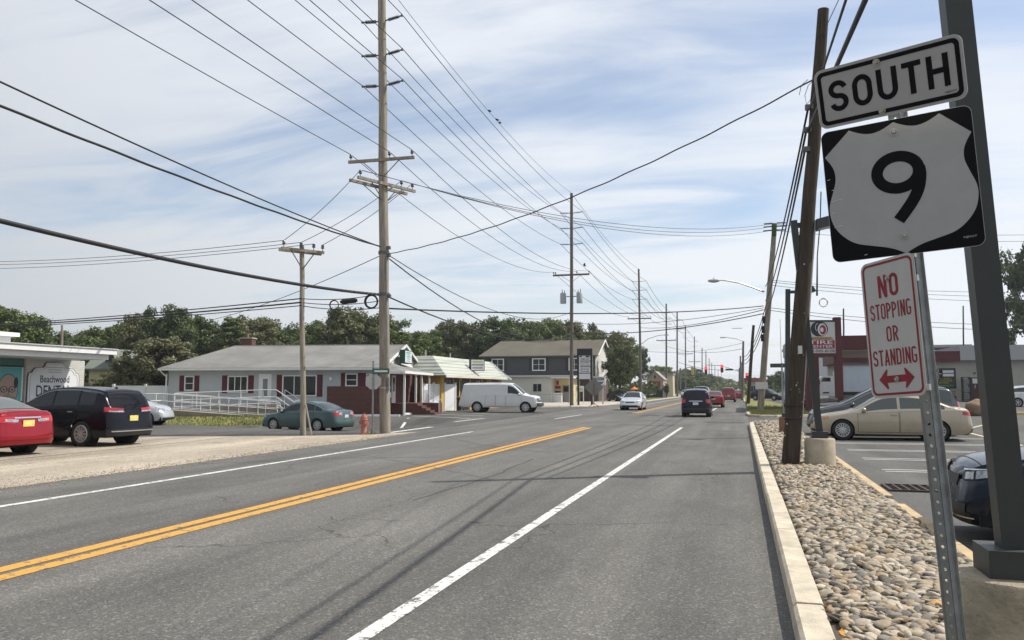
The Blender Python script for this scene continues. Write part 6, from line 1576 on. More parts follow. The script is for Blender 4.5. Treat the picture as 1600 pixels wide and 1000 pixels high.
tsn = thing('tyre_shop_sign', (a_.x, a_.y, gz(a_.x, a_.y)), 'white tyre shop sign with big black tyre picture in maroon frame', 'sign', None, math.atan2(b2_.y - a_.y, b2_.x - a_.x))
TZ = lambda y: EYE + (608 - y) / F_PX * ts_d - gz(a_.x, a_.y)
tw = (b2_ - a_).length; tzc = (TZ(503) + TZ(552)) / 2; th_ = TZ(503) - TZ(552)
MB().box((tw / 2, .2, tzc), (tw, .36, th_)).build('panel', M('tyre sign white', (.50, .51, .50), .45), tsn)
MB().box((tw / 2, .2, TZ(503) + .06), (tw + .05, .4, .12)).build('cap', TRIM, tsn); MB().box((tw + .2, .2, TZ(500) / 2 + .6), (.4, .42, TZ(502) + .35 - 1.1)).build('side_post', CAN, tsn)
MB().box((tw / 2, .2, TZ(552) - .12), (tw + .05, .4, .22)).build('bottom_beam', CAN, tsn)
MB().box((.15, .2, TZ(552) / 2 - .2), (.34, .34, TZ(552) + .4)).build('post', CAN, tsn)
def tdisc(name, x, z, rx, rz_, lift, mat, a0=0, a1=360):
    p = arc(x, z, rx, rz_, a0, a1, 28); return MB().add([(a, .02 - lift, b_) for a, b_ in p], [tuple(range(len(p)))]).build(name, mat, tsn)
tcx, tcz = tw * .48, tzc + th_ * .27; TRD = M('sign maroon ink', (.25, .02, .03), .5); TGD = M('sign gold ink', (.40, .27, .12), .5)
tdisc('tyre_tread', tcx - .10, tcz, .48, .49, .006, K_INK); tdisc('tyre_tread', tcx + .05, tcz, .5, .49, .007, K_INK); tdisc('tyre_wall', tcx + .17, tcz - .03, .30, .40, .010, SFC); tdisc('tyre_rim', tcx + .2, tcz - .05, .22, .32, .013, TRD); tdisc('hub', tcx + .14, tcz - .05, .11, .15, .016, SFC)
MB().tube([(a, .008, b_) for a, b_ in arc(tcx - .02, tcz + .1, .26, .3, 110, 230, 8)], .02, 4).build('tread_line', SFC, tsn)
mb = MB(); v_ = rrect(tw * .82, .2, .08); mb.add([(a + tw * .5, .008, b_ + tzc - th_ * .03) for a, b_ in v_], [tuple(range(len(v_)))]); mb.build('gold_band', TGD, tsn)
put_text('BEACHWOOD', tw * .68, .11, (tw * .5, .004, tzc - th_ * .03), mX, K_INK, tsn)
mb = MB(); v_ = rrect(tw * .94, th_ * .29, .1); mb.add([(a + tw * .5, .010, b_ + tzc - th_ * .215) for a, b_ in v_], [tuple(range(len(v_)))]); mb.build('maroon_band', TRD, tsn)
put_text('TIRE', tw * .80, th_ * .115, (tw * .5, .004, tzc - th_ * .155), mX, SFC, tsn); put_text('CENTER', tw * .82, th_ * .085, (tw * .5, .004, tzc - th_ * .285), mX, SFC, tsn)
put_text('732-505-8100', tw * .95, th_ * .085, (tw * .5, .004, tzc - th_ * .43), mX, K_INK, tsn)
# low shop building
Yb = 82.0; gb = gz(20, Yb)
x0 = AY(1318, 600, Yb).x
sh = thing('tyre_shop', (x0, Yb, gb - .05), 'long low grey shop with flat roof, maroon door and poster window', 'shop building')
Fs = Frame(sh); ZS = lambda px, y: AY(px, y, Yb).z - gb + .05
def su(px, py=600): return AY(px, py, Yb).x - x0
hz_ = ZS(1523, 563); tz_ = ZS(1523, 540)
Fs.box('wall', 0, 60, 0, 14, -.3, hz_, SHOP); Fs.box('parapet', su(1500), 60.5, -.55, 14, hz_ + .001, tz_, GRYF)
Fs.box('red_fascia', -.5, su(1500) - .003, -.5, 14, hz_ - .1, tz_ - .5, CAN)
Fs.box('plinth', -.1, 60, -.9, -.002, -.3, .16, CONC_G)
u0, u1 = su(1457), su(1492); z0, z1 = ZS(1475, 605), ZS(1475, 577)
Fs.box('window_frame', u0 - .1, u1 + .1, -.06, .02, z0 - .1, z1 + .1, TRIM); pw = Fs.box('poster_window', u0, u1, -.08, -.05, z0, z1, M('poster black', (.02, .022, .02), .3))
def pr_(name, a, b_, c, d, mat): return Fs.box(name, u0 + (u1 - u0) * a, u0 + (u1 - u0) * b_, -.1, -.078, z0 + (z1 - z0) * c, z0 + (z1 - z0) * d, mat, pw)
PYL = M('poster yellow', (.42, .40, .04), .6); PGN = M('poster green', (.05, .18, .07), .6)
pr_('poster', .47, .96, .80, .94, SFC); pr_('poster', .47, .96, .60, .75, SFC); pr_('poster', .1, .9, .04, .13, PGN)
uw = u1 - u0; zw = z1 - z0
for i, t_ in enumerate(('TIRES - WHEELS', 'OIL CHANGES', 'BRAKES')): put_text(t_, uw * (.7, .75, .42)[i], zw * .07, (u0 + uw * .5, -.104, z0 + zw * (.47 - .115 * i)), mX, PYL, pw)
mb = MB(); mb.lathe([(.5, 0), (.5, .03), (.36, .03), (.36, 0)], 20, c=(u0 + uw * .22, -.11, z0 + zw * .75), axis='Y')
for i in range(5): a = 2 * math.pi * i / 5; mb.box((u0 + uw * .22 + .2 * math.cos(a), -.1, z0 + zw * .75 + .2 * math.sin(a)), (.4, .02, .09), mat=Matrix.Rotation(-a, 3, 'Y'))
mb.build('wheel_picture', M('poster grey', (.3, .3, .3), .5), pw)
u0, u1 = su(1514.5), su(1531.5); Fs.box('door_frame', u0 - .1, u1 + .1, -.05, .01, .1, ZS(1523, 589.5), M('door frame dark', (.10, .09, .08), .6)); dd_ = Fs.box('door', u0, u1, -.1, -.04, .16, ZS(1523, 591), M('dark maroon door', (.055, .012, .015), .5)); Fs.box('notice', u0 + .25, u1 - .25, -.12, -.095, 1.7, 2.15, SFC, dd_); Fs.box('notice', u0 + .4, u1 - .4, -.12, -.095, 1.25, 1.6, M('poster grey', (.3, .3, .3), .5), dd_)
Fs.box('wall_lamp', su(1522), su(1525), -.2, 0, ZS(1523, 583.5), ZS(1523, 582), TRIM)
bb_ = MB()
bu0, bu1 = su(1463), su(1488)
ben = thing('wooden_bench', (x0 + bu0, Yb - 1.3, gb + .1), 'weathered wooden bench under the poster window', 'bench')
bw = bu1 - bu0
for i in range(3): MB().box((bw / 2, .3, .5 + i * .16), (bw, .05, .12)).build('slat', M('bench wood', (.16, .11, .075), .8), ben)
MB().box((bw / 2, 0, .42), (bw, .45, .06)).build('seat', M('bench wood', (.16, .11, .075), .8), ben)
for x in (.1, bw - .1): MB().box((x, .05, .2), (.08, .5, .4)).build('leg', TRIM, ben)
ra0, ra1 = su(1499), su(1511); rk = thing('tyre_rack', (x0 + ra0, Yb - 1.2, gb + .1), 'tall black rack of tyres left of the maroon door', 'rack')
rw_ = ra1 - ra0; rh = 2.1
for x in (0, rw_): MB().box((x, .2, rh / 2), (.08, .5, rh)).build('upright', TRIM, rk)
for z in (.08, .72, 1.4, rh): MB().box((rw_ / 2, .2, z), (rw_, .5, .06)).build('shelf', TRIM, rk)
for z in (.12, .76, 1.44): MB().box((rw_ / 2, .25, z + .26), (rw_ * .75, .4, .46)).build('tyre_stack', M('stack grey', (.16, .165, .16), .7), rk)
# boulder behind the tan sedan
v, f_ = ico(3)
bl = Vector(AZ(1528, 655, 43)); vv = []
for a in v:
    q_ = Vector(a); k = 1 + .22 * mnoise.noise(q_ * 1.4 + Vector((3, 1, 0))) + .1 * mnoise.noise(q_ * 4); vv.append((q_.x * .62 * k, q_.y * .5 * k, max(-.1, (q_.z * .52 * k + .35))))
bo = MB().add(vv, [tuple(q_) for q_ in f_]).build('boulder', M('brown boulder', (.22, .15, .09), .9, var=.4, vscale=3, bump=.8, bscale=9, detail=9), None, 60)
bo.location = (bl.x, bl.y, gz(bl.x, bl.y)); bo.rotation_euler = (0, 0, .4); tag(bo, 'rough brown boulder at the lot edge behind the tan sedan', 'boulder')
# far white-red building behind the truck
fr_ = thing('far_store', AZ(1262, 620, 130).xy.to_3d(), 'far white store with red corner seen above the truck', 'shop building')
Fq = Frame(fr_); Fq.box('wall', -3, 3.2, 0, 10, 0, 7.2, M('far white wall', (.55, .56, .56), .7)); Fq.box('red_corner', 3.2, 5.2, -.1, 10, 0, 7.4, M('far red', (.22, .035, .04), .6)); Fq.box('brick_wing', 5.2, 11, 1, 10, 0, 8.2, M('far brown wall', (.16, .12, .09), .8)); Fq.box('pale_wing', 11, 24, 1.5, 10, 0, 7.6, M('far white wall', (.55, .56, .56), .7)); Fq.box('roof', -3.3, 24.3, -.2, 10.3, 8.2, 8.6, GRYF)
rs_ = thing('red_canopy_store', AZ(1165, 612, 190).xy.to_3d(), 'far roadside store with red roof band behind the dark pole', 'shop building')
Fz = Frame(rs_); Fz.box('wall', .6, 3, 2, 6, 0, 3.4, M('far white wall', (.55, .56, .56), .7)); Fz.box('roof', -.3, 3.6, -.5, 8.5, 3.4, 4.3, M('far red', (.22, .035, .04), .6)); Fz.window(1.2, 2.6, 1, 2.4, n=2, bars=2)

# ================================================================ POLES, SIGNALS, WIRES
WOOD = M('weathered pole wood', (0.255, 0.225, 0.18), 0.9, var=0.42, vscale=2.2, bump=0.6, bscale=9, detail=10, stretch=(6, 6, 0.5))
WOOD_D = M('dark creosote wood', (0.052, 0.039, 0.027), 0.9, var=0.5, vscale=2.5, bump=0.7, bscale=9, detail=10, stretch=(6, 6, 0.45))
WOOD_F = M('far pole wood', (0.15, 0.13, 0.11), 0.9, var=0.3, vscale=2, stretch=(6, 6, .5))
CERAM = M('grey insulator', (0.10, 0.105, 0.11), 0.35); WIRE = M('weathered wire', (0.03, 0.03, 0.032), 0.6); CABLE = M('black cable', (0.010, 0.010, 0.011), 0.6)
STEEL = M('line hardware', (0.12, 0.12, 0.12), 0.5, 0.5)
def pole_thing(name, base, top, r0, r1, mat, label, group=None, n=14, cat='utility pole'):
    o = thing(name, base, label, cat, group)
    b_, t_ = Vector((0, 0, -.1)), Vector(top) - Vector(base); mb = MB(); rows = 10
    pts = [b_.lerp(t_, i / rows) + Vector((random.uniform(-1, 1), random.uniform(-1, 1), 0)) * (.012 if 0 < i < rows else 0) for i in range(rows + 1)]
    mb.tube(pts, [r0 + (r1 - r0) * i / rows for i in range(rows + 1)], n)
    mb.build('shaft', mat, o, 40); o['_top'] = tuple(t_); return o
def on_pole(o, h):
    t = Vector(o['_top']); return t * (h / t.z)
def post_insulator(o, h, sx, L=.86, rise=.06, far=False):
    """horizontal ribbed line post: returns its wire point in world space"""
    c = on_pole(o, h); a = c + Vector((sx * .12, 0, 0)); b_ = c + Vector((sx * L, 0, rise)); d = b_ - a; mb = MB()
    mb.tube([a, b_], .03, 6)
    if not far:
        mb.cyl(c + Vector((sx * .1, 0, -.1)), c + Vector((sx * .1, 0, .12)), .06, n=8)
        for i in range(9): p = a + d * (.22 + .07 * i); mb.cyl(p, p + d.normalized() * .02, .075, .05, 10)
        mb.cyl(b_ - d * .06, b_ + d * .03, .05, n=8)
    mb.build('insulator', CERAM, o); return Vector(o.location) + b_ + Vector((0, 0, .03))
def cross_arm(o, h, half, ang=0.0, off=.14, pins=(-.95, .05, .9), mat=None, tilt=0, brace=True, size=.11):
    c = on_pole(o, h); ux = Vector((math.cos(ang), math.sin(ang), tilt)); nx = Vector((math.sin(ang), -math.cos(ang), 0)); p = c + nx * off; mb = MB()
    m3 = Matrix((ux.normalized(), -nx, Vector((0, 0, 1)))).transposed()
    mb.box(p, (2 * half, size * .85, size), mat=m3); arm = mb.build('crossarm', mat or WOOD, o)
    if brace:
        mb = MB()
        for s_ in (-1, 1): mb.tube([p + ux * s_ * half * .55 - Vector((0, 0, .05)), c + nx * .1 - Vector((0, 0, .7))], .02, 4)
        mb.build('brace', STEEL if mat is None else mat, o)
    out = []
    for q_ in pins:
        b_ = p + ux * half * q_ + Vector((0, 0, size / 2)); mb = MB(); mb.cyl(b_, b_ + Vector((0, 0, .12)), .015, n=5); mb.lathe([(.055, .1), (.07, .13), (.045, .16), (.065, .19), (.04, .24), (.001, .25)], 8, c=b_); mb.build('pin_insulator', CERAM, o)
        out.append(Vector(o.location) + b_ + Vector((0, 0, .24)))
    return out
def wire(name, a, b_, sag, r, label, group, mat=WIRE, n=14, wob=0.0, cat='wire', seg=5):
    a, b_ = Vector(a), Vector(b_); pts = []
    nn = n if not wob else n * 4
    for i in range(nn + 1):
        t = i / nn; p = a.lerp(b_, t); p.z -= 4 * sag * t * (1 - t)
        if wob: p.z += wob * math.sin(t * 70) ; p.x += wob * math.cos(t * 70)
        pts.append(p)
    o = MB().tube([p - pts[0] for p in pts], r, seg).build(name, mat, None, 180); o.location = pts[0]
    tag(o, label, cat, group); o['_a'] = tuple(a); o['_b'] = tuple(b_); o['_s'] = sag; return o

# --- near tall pole on the left
b1 = Vector((-12.87, 27.64, 0)); t1 = AY(596.5, -34, 27.64)
P1 = pole_thing('transmission_pole', b1, t1, .205, .15, WOOD, 'tall weathered transmission pole beside the red hydrant')
H1 = lambda y: AY(598, y, 27.64).z
tips1 = [(post_insulator(P1, H1(y), -1), post_insulator(P1, H1(y), 1, rise=.12)) for y in (33, 86, 134)]
arm1 = cross_arm(P1, H1(252), 1.36, R(2), .2, pins=(-.93, .25, .93))
da = math.atan2(2.6, 1.2)
d1 = cross_arm(P1, H1(290), 1.42, da, .24, pins=(-.92, .5, .9), tilt=0); cross_arm(P1, H1(291), 1.42, da, -.24, pins=(), tilt=0)
mb = MB()
for h in (H1(395), H1(460)):
    c = on_pole(P1, h); mb.lathe([(.21, -.06), (.215, 0), (.21, .06)], 14, c=c)
for h in (H1(388), H1(400), H1(463)): c = on_pole(P1, h); mb.box(c + Vector((.22, -.05, 0)), (.14, .12, .12))
mb.build('hardware', STEEL, P1)
MB().box(on_pole(P1, H1(600)) + Vector((.2, -.12, 0)), (.08, .12, .5)).build('meter_box', GALV, P1)
MB().tube([on_pole(P1, H1(600)) + Vector((.17, -.14, 0)), on_pole(P1, H1(400)) + Vector((.16, -.13, 0))], .018, 5).build('conduit', GALV, P1)
c = on_pole(P1, 1.7); mb = MB(); mb.lathe([(.206, -.03), (.208, 0), (.206, .03)], 14, c=c); mb.build('band', ALU, P1)
# --- slim side-street pole
bS = Vector((-15.17, 25.68, 0)); S = pole_thing('street_pole', bS, AY(471.5, 384, 25.68), .105, .085, WOOD, 'slim wooden pole with short crossarm left of the tall transmission pole')
HS = lambda y: AY(472, y, 25.68).z
aS = cross_arm(S, HS(392), .82, math.atan2(1.6, 1.15), .12, pins=(-.9, -.1, .5, .93), size=.1); cross_arm(S, HS(393), .82, math.atan2(1.6, 1.15), -.12, pins=(), brace=False, size=.1)
MB().tube([(.1, -.05, 1.1), (.45, -.2, .02)], .035, 6).build('broken_brace', WOOD, S)
# --- second and farther transmission poles
GRP_P = 'transmission poles receding along the left side of the road'
def far_pole(px, top_y, Hh, base_px=None, label=None, arms=(), arm_half=.86, far=True, r=.19, xarm=None, mat=WOOD_F):
    d = (Hh - EYE) * F_PX / (608 - top_y); p = AZ(base_px or px, 608, d); base = Vector((p.x, p.y, 0)); t = AZ(px, top_y, d)
    o = pole_thing('transmission_pole', base, (t.x, t.y, Hh), r, r * .72, mat, label, GRP_P if label.startswith('far tiny') else None, 8)
    hh = lambda y: AZ(px, y, d).z
    tips = [(post_insulator(o, hh(y), -1, 1.05, far=far), post_insulator(o, hh(y), 1, 1.05, far=far)) for y in arms]
    xs_ = cross_arm(o, hh(xarm[0]), xarm[1], 0, .2, pins=xarm[2], mat=WOOD_F, size=.16) if xarm else []
    return o, tips, xs_, hh
P2, tips2, arm2, H2 = far_pole(893, 303, 20.0, 893, 'tall pole with two grey transformers beyond the white van', (333, 357, 382), 1.0, False, xarm=(430, 1.74, (-.97, -.86, .3, .97)))
for px, s_ in ((880.5, -1), (907, 1)):
    c = on_pole(P2, H2(466)) + Vector((s_ * .78, -.1, 0)); mb = MB(); mb.lathe([(.001, -.5), (.28, -.5), (.29, -.45), (.29, .42), (.24, .5), (.001, .52)], 14, c=c); tk = mb.build('transformer', M('transformer grey', (.34, .36, .37), .5), P2, 40)
    mb = MB(); mb.cyl(c + Vector((.08 * s_, 0, .5)), c + Vector((.1 * s_, 0, .85)), .05, .03, 6); mb.cyl(c + Vector((-.12 * s_, 0, .5)), c + Vector((-.14 * s_, 0, .75)), .05, .03, 6); mb.build('bushing', CERAM, tk)
    MB().tube([c + Vector((-.3 * s_, 0, .15)), c + Vector((-.75 * s_, .1, .15))], .05, 4).build('bracket', STEEL, tk)
P3, tips3, arm3, H3 = far_pole(998, 421, 19.5, 1001.5, 'third tall pole in the left row, with a street lamp arm', (440, 454, 468), 1.0, True, xarm=(498, 1.75, (-.95, .3, .95)))
c = on_pole(P3, 8.2); mb = MB(); lp_ = [c, c + Vector((1.2, 0, .9)), c + Vector((2.6, 0, 1.35)), c + Vector((3.6, 0, 1.45))]; mb.tube(lp_, .05, 5); mb.build('lamp_arm', ALU, P3); MB().box(lp_[-1] + Vector((.3, 0, -.03)), (.7, .25, .15), taper=.8).build('lamp_head', ALU, P3)
fars = []
FARL = ['far brown pole with one wide crossarm, next after the third tall pole', 'far brown pole with two stacked arms near the lit traffic lights, fifth in the row', 'sixth pole in the left row, with wide low crossarm', 'seventh pole in the left row, left of the left red light', 'eighth pole in the left row, just left of the left red light'] + ['far tiny pole at the end of the left row by the traffic lights'] * 6
for px, ty, arms, xa in ((1041, 475, (489, 498, 507), (532, 1.9, (-.95, .95))), (1058, 487, (500,), (514, 1.9, (-.9, 0, .9))), (1071, 509, (520, 528), (553, 1.9, (-.9, .9))), (1085, 526, (534, 541), (565, 1.9, (-.9, .9))), (1097, 544, (552,), None), (1103, 549, (556,), None), (1108, 560, (566,), None), (1112, 567, (572,), None), (1117, 571, (576,), None), (1122, 577, (), None), (1127, 582, (), None)):
    fars.append(far_pole(px, ty, 18.5, px, FARL.pop(0), arms, 1.0, True, .2 + (608 - ty < 70) * .06, xa))
mb = MB(); c = on_pole(fars[0][0], 8.5); mb.build if 0 else None
# --- leaning pole in the pebble bed and its line
bR = Vector((0.89, 17.08, 0.08)); tR = AY(1286.5, 15, 17.1)
R1 = pole_thing('leaning_pole', bR, tR, .172, .112, WOOD_D, 'dark brown wooden pole leaning right, standing in the pebble bed', n=18)
HR = lambda y: AY(1262, y, 17.1).z - .08
for y in (440, 635, 655): c = on_pole(R1, HR(y)); MB().lathe([(.15 if y < 600 else .174, -.012), (.152 if y < 600 else .176, 0), (.15 if y < 600 else .174, .012)], 18, c=c).build('strap', CABLE, R1)
MB().box(on_pole(R1, HR(547)) + Vector((.03, -.165, 0)), (.08, .02, .16)).build('tag', M('pale tag', (.55, .55, .52), .6), R1)
for i in range(26):
    h = random.uniform(.6, 4.2); a = random.uniform(-2.6, -.5); c = on_pole(R1, h); rr_ = .172 - .06 * h / 9.4 + .004
    if i < 14: MB().box(c + Vector((rr_ * math.cos(a), rr_ * math.sin(a), 0)), (.02, .012, .008 + .02 * (i % 3 == 0))).build('staple', M('bright staple', (.6, .6, .6), .4, .5), R1)
cd = [on_pole(R1, h) + Vector((.175 - .006 * h, -.02, 0)) for h in (.1, 1.5, 3.5, 5.0)]
MB().tube(cd, .022, 6).build('conduit', M('pale conduit', (.42, .41, .38), .5), R1)
for y in (170, 205, 235): MB().box(on_pole(R1, HR(y)) + Vector((-.14, -.08, 0)), (.16, .1, .1)).build('cable_clamp', STEEL, R1)
p_ = on_pole(R1, HR(128)); mb = MB(); mb.tube([p_ + Vector((-.1, -.05, 0)), p_ + Vector((-.2, -.05, -.1)), p_ + Vector((-.27, -.04, -.3)), p_ + Vector((-.24, -.05, -.5)), p_ + Vector((-.12, -.1, -.35))], .008, 4); mb.tube([p_ + Vector((-.2, -.05, .03)), p_ + Vector((-.33, -.05, -.08)), p_ + Vector((-.38, -.05, -.28))], .008, 4); mb.build('loose_wire', CABLE, R1)
pts_ = [on_pole(R1, HR(300)) + Vector((.22, .05, 0)), on_pole(R1, HR(345)) + Vector((.25, .1, 0)), AY(1277, 400, 17.2) - bR, AY(1276.5, 462, 17.2) - bR]; mb = MB(); mb.tube(pts_, [.012, .012, .012, .02], 5)
for k in range(2): mb.tube([AY(1286.5 + (6 + k) * math.cos(R(a)), 473 + (7 - k) * math.sin(R(a)), 17.2 + k * .02) - bR for a in range(0, 370, 30)], .005, 4)
mb.build('hanging_cable', CABLE, R1)
dR = 57.0; b2_ = AZ(1187, 608, dR); t2_ = AZ(1210.5, 349, dR)
R2 = pole_thing('leaning_pole', (b2_.x, b2_.y, .1), t2_, .24, .17, WOOD, 'grey leaning pole with street lamp arm on the grass island')
HR2 = lambda y: AZ(1200, y, dR).z - .1
c = on_pole(R2, HR2(365)); mb = MB(); mb.box(c + Vector((0, -.25, .2)), (.3, .5, .75)); mb.build('mossy_top', M('moss', (.05, .09, .02), .95), R2)
for y in (349, 354, 360):
    for sx in (-1, 1): MB().tube([on_pole(R2, HR2(y)) + Vector((sx * .15, -.1, 0)), on_pole(R2, HR2(y)) + Vector((sx * .75, -.1, -.02))], .05, 5).build('insulator', CERAM, R2)
la = [AZ(1194, 456, dR), AZ(1176, 449, dR), AZ(1155, 442, dR), AZ(1135, 438.5, dR), AZ(1121, 437.5, dR)]
MB().tube([p - R2.location for p in la], [.06, .055, .05, .045, .04], 6).build('lamp_arm', ALU, R2)
lh = la[-1] - R2.location; v, f_ = ico(2); mb = MB(); mb.add([(lh.x - .25 + a[0] * .45, lh.y + a[1] * .17, lh.z - .03 + a[2] * (.11 if a[2] > 0 else .16)) for a in v], [tuple(q_) for q_ in f_]); mb.cyl(lh + Vector((-.25, 0, .08)), lh + Vector((-.25, 0, .17)), .04, n=6); mb.build('lamp_head', M('lamp head grey', (.40, .41, .42), .5), R2, 60)
MB().box(on_pole(R2, 1.8) + Vector((-.05, -.26, 0)), (.85, .03, .5)).build('paper_notice', M('pale notice', (.60, .56, .53), .6), R2)
mb = MB()
for y in (500, 515, 528): mb.box(on_pole(R2, HR2(y)) + Vector((-.25, -.1, 0)), (.2, .2, .5))
mb.build('cable_gear', CABLE, R2)
GRP_R = 'far leaning poles along the right verge'
def rpole(px0, py0, px1, py1, d, r, label):
    a, t_ = AZ(px0, 608, d), AZ(px1, py1, d); return pole_thing('leaning_pole', (a.x, a.y, .1), t_, r, r * .7, WOOD_D if d < 100 else WOOD_F, label, GRP_R if d > 110 else None, 8)
R3 = rpole(1168, 625, 1177.5, 508, 84, .2, 'dark leaning pole just beyond the grass island')
R4 = rpole(1159.5, 618, 1161.5, 533, 118, .2, 'far dark pole with a small street lamp on the right verge'); R5 = rpole(1156, 615, 1157, 556, 160, .2, 'shorter dark pole behind the traffic light mast on the right verge')
R6 = rpole(1154.5, 613, 1155, 575, 230, .2, 'farthest and smallest dark pole on the right verge')
c = on_pole(R4, 8.6); mb = MB(); mb.tube([c, c + Vector((-1.0, 0, .4)), c + Vector((-2.6, 0, .65))], .05, 5); mb.build('lamp_arm', ALU, R4); MB().box(c + Vector((-2.95, 0, .62)), (.7, .25, .15)).build('lamp_head', ALU, R4)
# fluorescent strip tag hanging on a span wire is left to the wires below
# --- traffic signals on a mast arm
sd_ = 128.0; sb_ = AZ(1157.5, 608, sd_); sig = thing('traffic_signal', (sb_.x, sb_.y, 0), 'traffic signal mast arm with two red lights and green street name board', 'traffic light')
SL = lambda x, y: AZ(x, y, sd_) - Vector((sb_.x, sb_.y, 0))
MB().tube([SL(1157.5, 608), SL(1157.5, 565)], .13, 8).build('mast', GALV, sig); MB().tube([SL(1157.5, 581), SL(1140, 575), SL(1127, 571.5), SL(1102, 570)], [.09, .07, .06, .05], 6).build('mast_arm', GALV, sig)
RED_L = M('lit red signal', (1.0, .04, .05), .4, emit=2.4); SIGB = M('signal housing', (.16, .035, .035), .6)
for px, y in ((1103, 579), (1128, 576)):
    c = SL(px, y); hd_ = MB().box(c, (.42, .3, 1.25)).build('signal_head', SIGB, sig)
    mb = MB(); mb.cyl(c + Vector((0, -.16, .38)), c + Vector((0, -.18, .38)), .2, n=14); mb.build('red_lamp', RED_L, hd_)
    for k in (0, -.38): mb = MB(); mb.cyl(c + Vector((0, -.16, k)), c + Vector((0, -.17, k)), .16, n=12); mb.build('dark_lamp', TRIM, hd_)
MB().box(SL(1139.5, 577.5), (1.15, .05, .3)).build('street_name_board', M('street sign green', (.015, .10, .06), .5), sig)
c = SL(1167, 588); hd_ = MB().box(c, (.4, .3, 1.1)).build('signal_head', SIGB, sig); mb = MB(); mb.cyl(c + Vector((0, -.16, .3)), c + Vector((0, -.18, .3)), .18, n=14); mb.build('red_lamp', RED_L, hd_)
yl_ = thing('traffic_signal', AZ(1063, 608, 128).xy.to_3d(), 'left mast arm with a yellow backed signal over the oncoming lanes', 'traffic light')
YLs = lambda x, y: AZ(x, y, 128.0) - Vector(yl_.location)
MB().tube([YLs(1063, 608), YLs(1063, 575)], .13, 8).build('mast', GALV, yl_); MB().tube([YLs(1063, 579), YLs(1072, 575), YLs(1082, 573)], .06, 6).build('mast_arm', GALV, yl_); MB().box(YLs(1082, 579.5), (.42, .3, 1.2)).build('signal_head', M('signal yellow', (.52, .42, .1), .6), yl_)

# --- span wires
P0 = Vector((-12.2, -24, 0))
def back(p, y1=-24): return Vector((p.x + .35, y1, p.z + .3))
GT = 'transmission wires strung between the tall poles'
for k, (l, r_) in enumerate(tips1):
    for q_, sd in ((l, 'left'), (r_, 'right')): wire('transmission_wire', q_, back(q_), .55, .016, 'overhead transmission wire from %s %s insulator of the near pole toward us' % (('top', 'middle', 'lowest')[k], sd), GT)
    for q_, w_, sd in ((l, tips2[k][0], 'left'), (r_, tips2[k][1], 'right')): wire('transmission_wire', q_, w_, .75, .017, 'transmission wire from %s %s insulator of the near pole to the transformer pole' % (('top', 'middle', 'lowest')[k], sd), GT)
for k in range(3):
    for j in (0, 1):
        wire('transmission_wire', tips2[k][j], tips3[k][j], .8, .022, 'transmission wire from %s %s insulator of the transformer pole to the third pole' % (('top', 'middle', 'lowest')[k], ('left', 'right')[j]), GT); wire('transmission_wire', tips3[k][j], fars[0][1][k][j], .8, .028, 'thin transmission wire beyond the third tall pole', GT)
for i in range(3):
    a_, b_ = fars[i], fars[i + 1]
    for j in (0, 1): wire('transmission_wire', a_[1][0][j], b_[1][0][j], .5, .035, 'thin transmission wire beyond the third tall pole', GT)
W1t, W2t = Vector(t1), P2.location + Vector(P2['_top'])
SW = wire('static_wire', W1t, W2t, .8, .012, 'thinnest topmost wire with small birds, between the near pole and transformer pole', None); wire('static_wire', W1t, back(W1t), .4, .012, 'topmost thin wire over our heads from the near pole', None)
wire('static_wire', W2t, P3.location + Vector(P3['_top']), .8, .018, 'topmost thin wire between transformer pole and third pole', None)
GD = 'distribution wires on the wooden crossarms'
for k, q_ in enumerate(arm1):
    e_ = ('left end', 'middle', 'right end')[k]; wire('power_line', q_, back(q_), .5, .014, 'power line from the %s of the near crossarm toward us' % e_, GD); wire('power_line', q_, arm2[(0, 2, 3)[k]], 1.3, .015, 'power line from the %s of the near crossarm to the transformer pole' % e_, GD)
for k in range(3): wire('power_line', arm2[(0, 2, 3)[k]], arm3[k], 1.0, .02, 'power line at the %s between transformer pole and third pole' % ('left end', 'middle', 'right end')[k], GD)
for k, (x_, y_) in enumerate(((400, 386), (436, 398), (505, 398))):
    wire('power_line', d1[k], aS[(0, 1, 3)[k]], .15, .012, 'short line from the skewed arm to the %s of the slim pole crossarm' % ('left end', 'middle', 'right end')[k], GD)
for k, (yy) in enumerate((408, 413, 420)): wire('power_line', aS[k], AZ(-120, yy, 45), .3, .012, '%s thin power line leaving the slim pole toward the left edge' % ('upper', 'middle', 'lower')[k], GD)
for k, y_ in enumerate((350, 354, 360)): wire('power_line', d1[min(k, 2)], AZ(1207, y_, dR), 1.1, .014, '%s of three thin power lines crossing the road to the mossy pole top' % ('upper', 'middle', 'lower')[k], GD)
for k, (y_, ye) in enumerate(((350, 362), (360, 372), (438, 452), (441, 461), (446, 470))): wire('power_line', AZ(1207, y_, dR), AZ(1750, ye, 62), .5, .016, ('highest', 'second', 'third', 'fourth', 'fifth')[k] + ' of the thin power lines running right behind the road signs', GD)
for k, (y_, ye) in enumerate(((480, 497), (484, 508))): wire('power_line', AZ(1196, y_, dR), AZ(1750, ye + 8, 66), .6, .02, ('sixth', 'lowest')[k] + ' of the thin power lines running right behind the road signs', GD)
